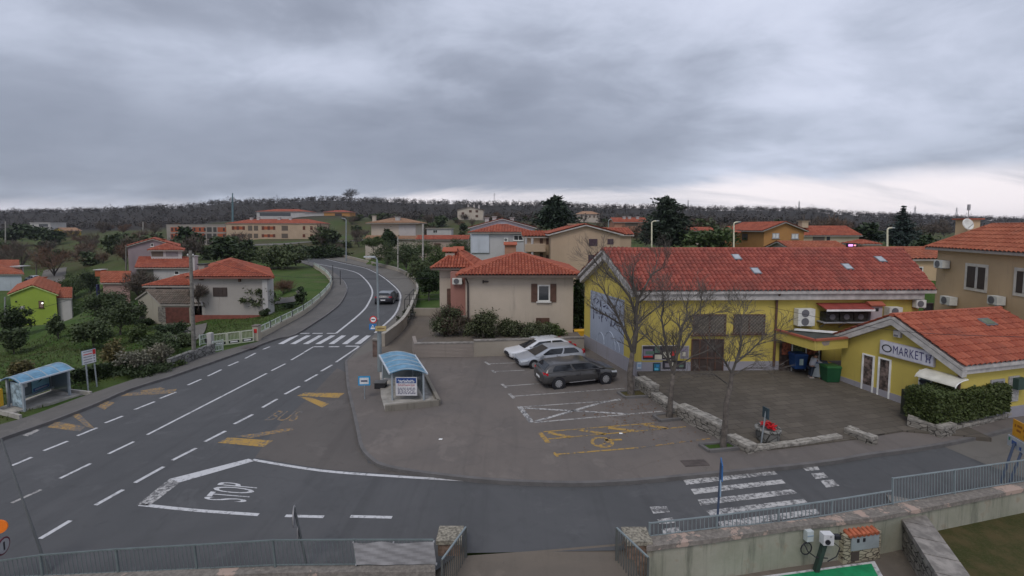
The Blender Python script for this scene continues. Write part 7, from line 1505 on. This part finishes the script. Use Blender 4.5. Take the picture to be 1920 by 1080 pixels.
def twig_pts(c, r, n, rng, ls, mat, name, parent, clumps=26, up=1.0):
    pts = crown_pts(c, r, n, rng, clumps, .34, .35); out = pts - np.array(c); out /= np.linalg.norm(out, axis=1)[:, None] + 1e-6; out[:, 2] += up
    return leaf_obj(name, quads(pts, ls, rng, .0, .07, out), mat, parent)
def bare_shrub(name, label, px, py, wpx, hpx, Y, mat, n=1800, ls=.4, seed=0, cat='shrub', group=None, trunk=.15):
    rng = np.random.default_rng(seed); rr = random.Random(seed); b = P(px, py, Y); w = wpx / F * Y / 2; hh = hpx / F * Y; root = thing(name, label, cat, b, group)
    m = MB()
    for i in range(7):
        a = rr.uniform(0, 6.28); q = b + V(math.cos(a) * w * .6, math.sin(a) * w * .6, hh * rr.uniform(.55, .9)); s0 = b + V(0, 0, hh * trunk * rr.uniform(.3, 1)); m.tube([b - V(0, 0, .4), s0, s0.lerp(q, .5) + V(0, 0, hh * .08), q], [hh * .02, hh * .018, hh * .011, .01], 5)
    m.build('stem', MATS['bark_dark'], root); twig_pts((b.x, b.y, b.z + hh * .58), (w * .85, w * .85, hh * .4), n, rng, ls, mat, 'twigs', root); return root
# the wood that covers the hills: reads as one mass
rng = np.random.default_rng(21); N = 9000; a_ = rng.uniform(-1.75, 1.75, N); d_ = np.exp(rng.uniform(math.log(265), math.log(680), N)); d_[:2600] = rng.uniform(560, 690, 2600)
x_ = a_ * d_; pxx = CX + F * a_; keep = ~((a_ < -.62) & (a_ > -1.2) & (d_ < 330)) & ~((a_ > -.66) & (a_ < -.28) & (d_ < 345)) & ~((np.abs(x_ + 27) < 26) & (d_ < 312) & (d_ > 260)) & ~((np.abs(x_ - 57) < 22) & (d_ < 345) & (d_ > 280)); a_, d_, x_ = a_[keep], d_[keep], x_[keep]; z_ = H(x_, d_); n = len(a_)
q = 42; hh = rng.uniform(3.8, 7.6, n) * np.where(rng.random(n) < .03, 1.4, 1.0); which = np.repeat(np.arange(n), q); off = rng.normal(size=(n * q, 3)); off /= np.linalg.norm(off, axis=1)[:, None]; off *= rng.uniform(.3, 1, (n * q, 1)) ** .6
pts = np.stack([x_, d_, z_ + hh * .5], 1)[which] + off * np.stack([hh * .42, hh * .42, hh * .5], 1)[which]; up = off.copy(); up[:, 2] += .9
wd = leaf_obj('woodland', quads(pts, .75, rng, 1.4, .5, up), WOOD, None, base=(0, 450, 20)); tag(wd, 'grey brown leafless wood covering the hills along the skyline', 'wood', kind='stuff')
# big trees by the plaza
def big_tree(name, label, base, Y, pts_px, r0, limbs, seed, spread, up=.05):
    b = P(base[0], base[1], Y); root = thing(name, label, 'tree', on(b, ZP), 'bare trees along the stone wall'); rr = random.Random(seed); m = MB(); trunk = [on(b, ZP - .3)] + [P(x, y, Y + dy) for x, y, dy in pts_px]; k = len(trunk); m.tube(trunk, [r0 * 1.35] + [r0 * (1 - .5 * i / (k - 1)) for i in range(1, k)], 10); m.build('trunk', MATS['bark'], root, smooth=True); m = MB()
    for path, r, L, lev in limbs:
        q_ = [P(x, y, Y + dy) for x, y, dy in path]; r *= .78; m.tube(q_, [r * (1 - .4 * i / (len(q_) - 1)) for i in range(len(q_))], 7, cap=False); dv = (q_[-1] - q_[-2]).normalized()
        for i in range(1, len(q_)):
            dd = (q_[i] - q_[i - 1]).normalized()
            for j in range(4): ax = Vector((rr.gauss(0, 1), rr.gauss(0, 1), rr.gauss(0, .4))).normalized(); grow(m, q_[i - 1].lerp(q_[i], rr.uniform(.25, 1)), (dd + ax * .75).normalized(), r * .36, L * rr.uniform(.55, .9), lev + 1, rr, None, up, spread, (4, 5), 4, 4, .16, .005)
        for j in range(2): grow(m, q_[-1], (dv + Vector((rr.gauss(0, .3), rr.gauss(0, .3), 0))).normalized(), r * .5, L, lev, rr, None, up, spread, (4, 5), 4, 4, .16, .005)
    m.build('branches', plain('branch', (.088, .078, .068), .95, var=.25, scale=4), root); return root
Y1 = G(1184, 740, ZP).y; Y2 = G(1256, 783, ZP).y; Y3 = G(1357, 840, ZP).y
big_tree('bare_tree', 'tallest bare tree by the hall corner in the grassy pit', (1184, 740), Y1, [(1183, 735, 0), (1181, 700, 0), (1186, 660, 0)], .22, [([(1186, 662, 0), (1178, 636, -.1), (1164, 606, -.2), (1150, 575, -.3)], .12, 1.1, 1), ([(1187, 662, 0), (1193, 620, .1), (1192, 585, .1), (1196, 560, .2)], .17, 1.2, 1), ([(1192, 590, .1), (1180, 556, .2), (1160, 530, .3), (1140, 515, .5)], .09, 1.1, 1), ([(1195, 565, .2), (1208, 540, .2), (1222, 515, .4)], .08, 1.0, 1), ([(1193, 610, .1), (1215, 590, -.3), (1235, 575, -.6)], .06, .8, 2), ([(1164, 608, -.2), (1135, 590, -.6), (1115, 580, -1.0)], .06, .9, 2)], 5, .55)
big_tree('bare_tree', 'spreading bare tree in the brown pit before the poster board', (1256, 783), Y2, [(1255, 775, 0), (1258, 740, 0), (1262, 700, 0)], .16, [([(1262, 702, 0), (1268, 670, 0), (1274, 640, .1), (1280, 610, .2)], .11, .95, 1), ([(1262, 700, 0), (1252, 668, -.1), (1246, 630, -.2), (1240, 595, -.2)], .085, .9, 1), ([(1270, 665, 0), (1292, 630, -.3), (1312, 600, -.4)], .065, .85, 1), ([(1255, 680, 0), (1232, 650, .3), (1210, 630, .5)], .06, .8, 1), ([(1264, 690, 0), (1300, 668, -.5), (1335, 655, -.8)], .045, .7, 2)], 11, .55)
big_tree('bare_tree', 'smaller bare tree in the mossy pit at the wall end', (1357, 840), Y3, [(1356, 832, 0), (1360, 790, 0), (1362, 755, .05), (1370, 720, .1), (1372, 700, .1)], .13, [([(1372, 702, .1), (1382, 672, .1), (1390, 645, .2), (1388, 620, .2)], .065, .75, 1), ([(1372, 700, .1), (1358, 676, 0), (1338, 655, -.1), (1325, 640, -.2)], .06, .75, 1), ([(1380, 680, .1), (1405, 660, .2), (1425, 640, .3)], .05, .7, 1), ([(1364, 720, .1), (1340, 702, -.3), (1310, 700, -.5)], .04, .65, 2), ([(1372, 705, .1), (1398, 690, .0), (1425, 690, .1)], .035, .6, 2)], 23, .6, .02)
# skyline tree
c = P(657, 377, 610); root = thing('ridge_tree', 'large round bare tree standing out on the ridge', 'tree', c); m = MB(); rr = random.Random(6); grow(m, c - V(0, 0, 2), V(0, 0, 1), .8, 8, 0, rr, None, .08, .5, (3, 5), 4, 3, .12, .15); m.build('trunk', MATS['bark_dark'], root); twig_pts((c.x, c.y, c.z + 10), (12, 9, 6), 900, np.random.default_rng(4), 1.8, WOOD, 'crown', root, 40)
# conifers
conifer('cedar_tree', 'broad dark cedar behind the peach house', 1040, 432, 74, 62, 95, PINE, 7000, 3, 15, .3, .5, power=.55, top=.25); conifer('pine_tree', 'tall dark pine with ragged top behind the hall ridge', 1248, 468, 92, 100, 82, PINE, 10000, 8, 19, .4, .42, power=.6, top=.22); conifer('spruce_tree', 'slim blue green spruce with crooked tip behind the hall end', 1690, 470, 66, 86, 84, SPRU, 5200, 5, 18, .3, .38, power=.95)
bush('garden_canopy', 'flat topped green garden tree beside the tall pine', 1330, 472, 116, 44, 76, MIDG, 3000, .34, 3, 26, 'tree'); bush('dark_shrub', 'dark green shrub by the tan house chimney', 1738, 478, 64, 34, 60, DARKG, 1800, .26, 4)
# hedges and shrubs near the market and the cream house
rng = np.random.default_rng(31); a, b = V(17.2, 18.6, 0), V(19.6, 18.2, 0); hz0 = .45; hd = thing('clipped_hedge', 'clipped evergreen hedge before the market wall', 'hedge', V(17.5, 17.8, .3))
q4 = [G(1756, 801, .45), G(1892, 775, .45)]; ux = (q4[1] - q4[0]); ux.z = 0; L = ux.length; ux.normalize(); uy = V(-ux.y, ux.x, 0); n = 22000; s = rng.random((n, 3)); side = rng.integers(0, 5, n); s[:, 2] = np.where(side == 0, 1, s[:, 2]); s[:, 1] = np.where(side == 1, 0, s[:, 1]); s[:, 0] = np.where(side == 2, 0, s[:, 0]); s[:, 0] = np.where(side == 3, 1, s[:, 0])
bmp = .07 * np.sin(s[:, 0] * 9) + .06 * np.sin(s[:, 0] * 23 + 1); pts = np.array(q4[0][:])[None] + s[:, :1] * L * np.array(ux[:])[None] + s[:, 1:2] * 1.15 * np.array(uy[:])[None]; pts[:, 2] = .5 + s[:, 2] * (1.22 + bmp * .5); pts += rng.normal(size=(n, 3)) * .028; leaf_obj('foliage', quads(pts, .06, rng, .5, .6), HEDGE, hd); m = MB(); m.prism([q4[0] + ux * .1 + uy * .12 , q4[1] - ux * .1 + uy * .12, q4[1] - ux * .1 + uy * 1.05, q4[0] + ux * .1 + uy * 1.4], (0, 0, 1.1)); m.build('dark_core', plain('hedge_core', (.02, .022, .012)), hd)  # core is a solid dark block filling the hedge behind its leaves
for i, (x, y, w, h, mat, lab) in enumerate([(846, 645, 74, 76, BROWN, ''), (842, 643, 70, 70, OLEA, 'shaggy brownish oleander at the open end of the garden wall'), (905, 646, 84, 66, OLEA, 'largest grey green oleander over the retaining wall'), (955, 646, 62, 52, OLEA, 'pale flecked oleander in the middle of the row'), (1000, 645, 66, 42, OLEA, 'low oleander under the small ground floor window'), (1035, 644, 44, 36, MIDG, 'last small green shrub of the row near the white car')]):
    if lab: bush('oleander_bush', lab, x, y, w, h, 31.2 + (i % 2) * .5, mat, 5200, .08, 40 + i, 30, group='oleanders behind the retaining wall')
    else: bare_shrub('dry_shrub', 'dry leafless shrub in front of the cream house porch', x, y, w, h, 31.9, mat, 2600, .28, 3)
bush('ivy_bank', 'ivy covered bank between the cream house and the hall', 1086, 622, 40, 110, 36, IVY, 3200, .13, 8, 30, cat='ivy', stems=False)
# trees outside the bend
for i, (x, y, w, h, mat, lab) in enumerate([(726, 505, 66, 48, OLIVE, 'olive tree just outside the parapet at the lamp head'), (762, 515, 74, 66, OLIVE, 'tall silvery olive beside the concrete pole'), (792, 545, 66, 70, OLIVE, 'olive tree in front of the cream house chimney side'), (828, 520, 70, 60, MIDG, 'green tree behind the cream house wing'), (700, 470, 60, 26, MIDG, 'low green bush by the far end of the parapet'), (805, 565, 60, 60, DARKG, 'dark green shrub mass at the end of the driveway'), (838, 545, 30, 66, DARKG, 'narrow dark shrub against the cream house wing'), (860, 485, 60, 36, OLIVE, 'grey olive below the long annex'), (795, 490, 90, 40, MIDG, 'broad green thicket below the long annex')]):
    tree('olive_tree', lab, x, y, w, h, min(gY(x, y), 95), mat, 5200, .13, 60 + i, .18, 'trees outside the road bend', 34, .3, .3)
bush('round_evergreen', 'round dark evergreen in front of the beige house', 729, 468, 36, 37, 112, DARKG, 2400, .36, 6, 24, cat='tree')
# inside the bend and the white bungalow garden
tree('olive_tree', 'wide olive thicket behind the white bungalow roof', 528, 510, 118, 52, 92, OLIVE, 4200, .32, 71, .12, None, 46, .26, .3); tree('olive_tree', 'smaller olive clump at the bungalow chimney', 455, 500, 60, 34, 100, OLIVE, 2000, .3, 72, .12, None, 30, .3, .3); bush('dark_thicket', 'dark evergreen thicket above the inner road bend', 602, 488, 96, 32, 125, DARKG, 3600, .4, 73, 34, cat='shrub'); bare_shrub('brown_shrub', 'round brown twiggy shrub on the bungalow lawn', 531, 553, 54, 30, gY(531, 553), RUST, 1800, .3, 74)
tree('garden_tree', 'grey green olive in front of the bungalow corner', 487, 592, 66, 56, gY(487, 592), OLIVE, 2400, .13, 75, .2, None, 30, .3, .35); bush('clipped_bush', 'small dark clipped bush beside the bungalow path', 497, 594, 24, 17, gY(497, 594), DARKG, 900, .09, 76, 18); bush('clipped_bush', 'rounded dark bush by the fence on the inner bend', 565, 570, 28, 24, gY(565, 570), DARKG, 1000, .12, 77, 18); bush('clipped_bush', 'low dark bush next to the rounded bush on the lawn', 545, 579, 26, 12, gY(545, 579), DARKG, 700, .1, 78, 14); bush('clipped_bush', 'tiny flat topped bush high on the inner lawn', 562, 546, 18, 8, gY(562, 546), DARKG, 400, .12, 79, 10)
bare_shrub('brown_shrub', 'brown leafless shrub between garage and bungalow', 394, 593, 54, 30, gY(394, 596), BROWN, 1900, .25, 80); bare_shrub('brown_shrub', 'thin leafless shrub against the bungalow wall', 372, 572, 34, 40, 44.3, BROWN, 900, .3, 81)
for i, (x, y, w, h, mat, lab) in enumerate([(272, 612, 30, 14, DARKG, 'small dark hedge bush by the garage gable'), (322, 630, 62, 26, DARKG, 'dark spreading hedge in front of the rust garage door'), (345, 650, 44, 24, OLIVE, 'grey green shrub at the foot of the utility pole'), (300, 664, 80, 40, OLIVE, 'broad olive hedge above the pavement wall'), (262, 640, 44, 30, MIDG, 'green shrub behind the broad olive hedge')]): bush('garden_bush', lab, x, y, w, h, gY(x, y), mat, 3800, .085, 90 + i, 24)
# verge plants
for i, (x, y, w, h, mat, n, lab) in enumerate([(42, 712, 46, 42, YELG, 1500, 'yellow green ball shaped bush behind the verge shelter'), (214, 685, 48, 48, YELG, 1700, 'ochre bush past the direction board'), (255, 700, 60, 46, PALE, 1500, 'pale stemmed shrub along the verge'), (295, 690, 62, 48, PALE, 1500, 'pale grasslike shrub nearest the pavement wall'), (330, 692, 40, 28, MIDG, 900, 'small green shrub at the start of the pavement wall'), (270, 703, 90, 26, DARKG, 2200, 'dark green low shrubs below the pale shrubs')]): bush('verge_shrub', lab, x, y, w, h, gY(x, y), mat, n * 2, .07, 100 + i, 24)
rng = np.random.default_rng(5); hp = [G(x, y, 0) for x, y in ((128, 726), (180, 714), (235, 704), (262, 698))]; k = 5200; seg = rng.integers(0, 3, k); tt = rng.random(k)[:, None]; A_ = np.array([p[:] for p in hp]); pts = A_[seg] * (1 - tt) + A_[seg + 1] * tt; pts[:, 2] += rng.random(k) ** .7 * .75; pts[:, 1] += rng.normal(size=k) * .22 + .5; pts[:, 0] -= .25; lh = leaf_obj('low_hedge', quads(pts, .085, rng, .4), DARKG, None, base=hp[1]); tag(lh, 'low dark hedge running behind the direction board', 'hedge')
# olive garden below the road
for i, (x, y, w, h, mat, lab) in enumerate([(176, 655, 74, 62, OLIVE, 'largest silvery olive on the lawn below the road'), (228, 628, 86, 66, OLIVE, 'dense olive beside the garage path'), (196, 608, 70, 60, OLIVE, 'dark grey olive between lime house and shed'), (245, 608, 52, 44, DARKG, 'dark bush by the garage gable fence'), (108, 636, 30, 44, OLIVE, 'thin young olive in front of the lime green wall'), (30, 634, 56, 62, DARKG, 'dark shrub in front of the lime green house corner'), (26, 664, 48, 50, OLIVE, 'bluish olive at the edge of the lawn'), (172, 556, 44, 52, DARKG, 'dark evergreen beside the red shed'), (138, 560, 66, 46, MIDG, 'green shrubs along the lane'), (210, 590, 60, 40, OLIVE, 'olive against the red shed wall')]): tree('olive_tree', lab, x, y, w, h, gY(x, y), mat, 4200, .11, 120 + i, .15, 'trees in the gardens below the road', 28, .32, .35)
bare_shrub('brown_tree', 'wide reddish brown bare tree below the meadow', 102, 520, 84, 56, gY(102, 520), RUST, 2600, .6, 140, 'tree'); bare_shrub('brown_tree', 'grey bare trees at the edge of the lane', 40, 505, 80, 50, gY(40, 505), BROWN, 2600, .6, 141, 'tree'); bare_shrub('brown_tree', 'bare shrub mass before the red shed', 262, 565, 70, 56, 58, BROWN, 2200, .45, 142, 'shrub')
for i, (x, y, w, h, lab) in enumerate([(30, 452, 60, 30, 'dark evergreen clump at the view edge below the white modern house'), (66, 452, 60, 28, 'dark evergreen clump directly below the white modern house'), (96, 456, 40, 24, 'dark evergreen clump in front of the mustard house')]): bush('evergreen_clump', lab, x, y, w, h, 205, DARKG, 1700, .8, 150 + i, 22, cat='tree', group='evergreens below the white modern house')
# scrub and small trees among the far houses: copies of a few kinds
protos = []
for i, (mat, kind, lab) in enumerate([(BROWN, 'bare', 'small leafless brown tree among the far houses'), (RUST, 'bare', 'small leafless reddish tree among the far houses'), (OLIVE, 'leaf', 'grey green scrub tree among the far houses'), (DARKG, 'leaf', 'dark evergreen shrub among the far houses')]):
    Yp = 150; px, py = 960, 470
    o = bare_shrub('far_tree', lab, px, py, 32, 30, Yp, mat, 700, .75, 200 + i, 'tree', 'scattered trees among the far houses') if kind == 'bare' else bush('far_tree', lab, px, py, 32, 30, Yp, mat, 700, .55, 200 + i, 16, 'tree', 'scattered trees among the far houses')
    protos.append((o, P(px, py, Yp).z))
rr = random.Random(77); spots = []
for (x0, x1, y0, y1, n, ks) in [(-60, 240, 444, 500, 44, (0, 0, 0, 1, 2)), (240, 470, 452, 495, 20, (0, 2, 2, 3)), (560, 700, 440, 470, 14, (0, 0, 2)), (640, 880, 420, 450, 26, (0, 0, 2, 3)), (860, 1010, 398, 440, 16, (0, 0, 1)), (980, 1220, 405, 440, 26, (0, 0, 1, 2)), (1180, 1420, 428, 464, 26, (0, 0, 1, 2)), (1400, 1760, 430, 462, 30, (0, 0, 1, 3)), (1740, 2000, 425, 450, 14, (0, 0, 2)), (180, 480, 424, 440, 18, (0, 0, 1)), (600, 860, 408, 424, 20, (0, 0, 2))]:
    for _ in range(n): spots.append((rr.uniform(x0, x1), rr.uniform(y0, y1), rr.choice(ks)))
xs = np.array([s_[0] for s_ in spots]); first = set()
for (x, y, k) in spots:
    Yd = min(max(gY(x, y), 70), 300); d0 = ray(x, y); X_ = d0.x / d0.y * Yd
    if any(abs(X_ - hx) < hw and abs(Yd - hy) < hd_ for hx, hy, hw, hd_ in [(-106, 208, 26, 18), (-140, 212, 18, 16), (-28, 122, 14, 12), (-16, 110, 10, 9), (4, 75, 10, 14), (10, 55, 14, 12), (44, 82, 12, 14), (60, 88, 10, 8), (36, 154, 8, 8), (-100, 320, 30, 20)]): continue
    o, z0 = protos[k]; s_ = rr.uniform(.55, 1.25); L_ = V(X_, Yd, Hz(X_, Yd) - .2); c_ = copy_thing(o, L_, rr.uniform(0, 6.28), (s_ * rr.uniform(.9, 1.3), s_ * rr.uniform(.9, 1.3), s_ * rr.uniform(.75, 1.15)))
for i, (o, z0) in enumerate(protos): o.location = V(-172 + 13 * i, 186 + 7 * (i % 2), Hz(-172 + 13 * i, 186 + 7 * (i % 2)) - .2)
# grass tufts on the near lawns
rng = np.random.default_rng(9); k = 26000; x_ = rng.uniform(-46, -22, k); y_ = rng.uniform(17, 50, k); ok = ~inside(left_pave, x_, y_) & ~inside(asph, x_, y_) & (x_ < -22.4); x_, y_ = x_[ok], y_[ok]; z_ = H(x_, y_); pts = np.stack([x_, y_, z_ + .04], 1); up = np.tile([[0, 0, 1.2]], (len(x_), 1)); tf = leaf_obj('grass', quads(pts, .09, rng, -.3, .35, up), leafm('grass_blade', [(.035, .06, .014), (.06, .085, .022), (.10, .105, .04), (.045, .07, .018)]), None, base=(-32, 30, 0)); tag(tf, 'short rough grass on the lawns below the road', 'grass', kind='stuff')

# slight haze over the valley
m = bpy.data.materials.new('haze'); m.use_nodes = True; nt_ = m.node_tree; nt_.nodes.clear(); o_ = nt_.nodes.new('ShaderNodeOutputMaterial'); vv = nt_.nodes.new('ShaderNodeVolumePrincipled'); vv.inputs['Color'].default_value = (.80, .84, .93, 1); vv.inputs['Density'].default_value = .00011; vv.inputs['Anisotropy'].default_value = .2; nt_.links.new(vv.outputs[0], o_.inputs['Volume'])
hb = MB(); hb.box((0, 1550, 24), (13400, 3300, 84)); hz = hb.build('haze', m); tag(hz, 'thin grey haze lying over the valley and the wooded hills', 'haze', kind='stuff')
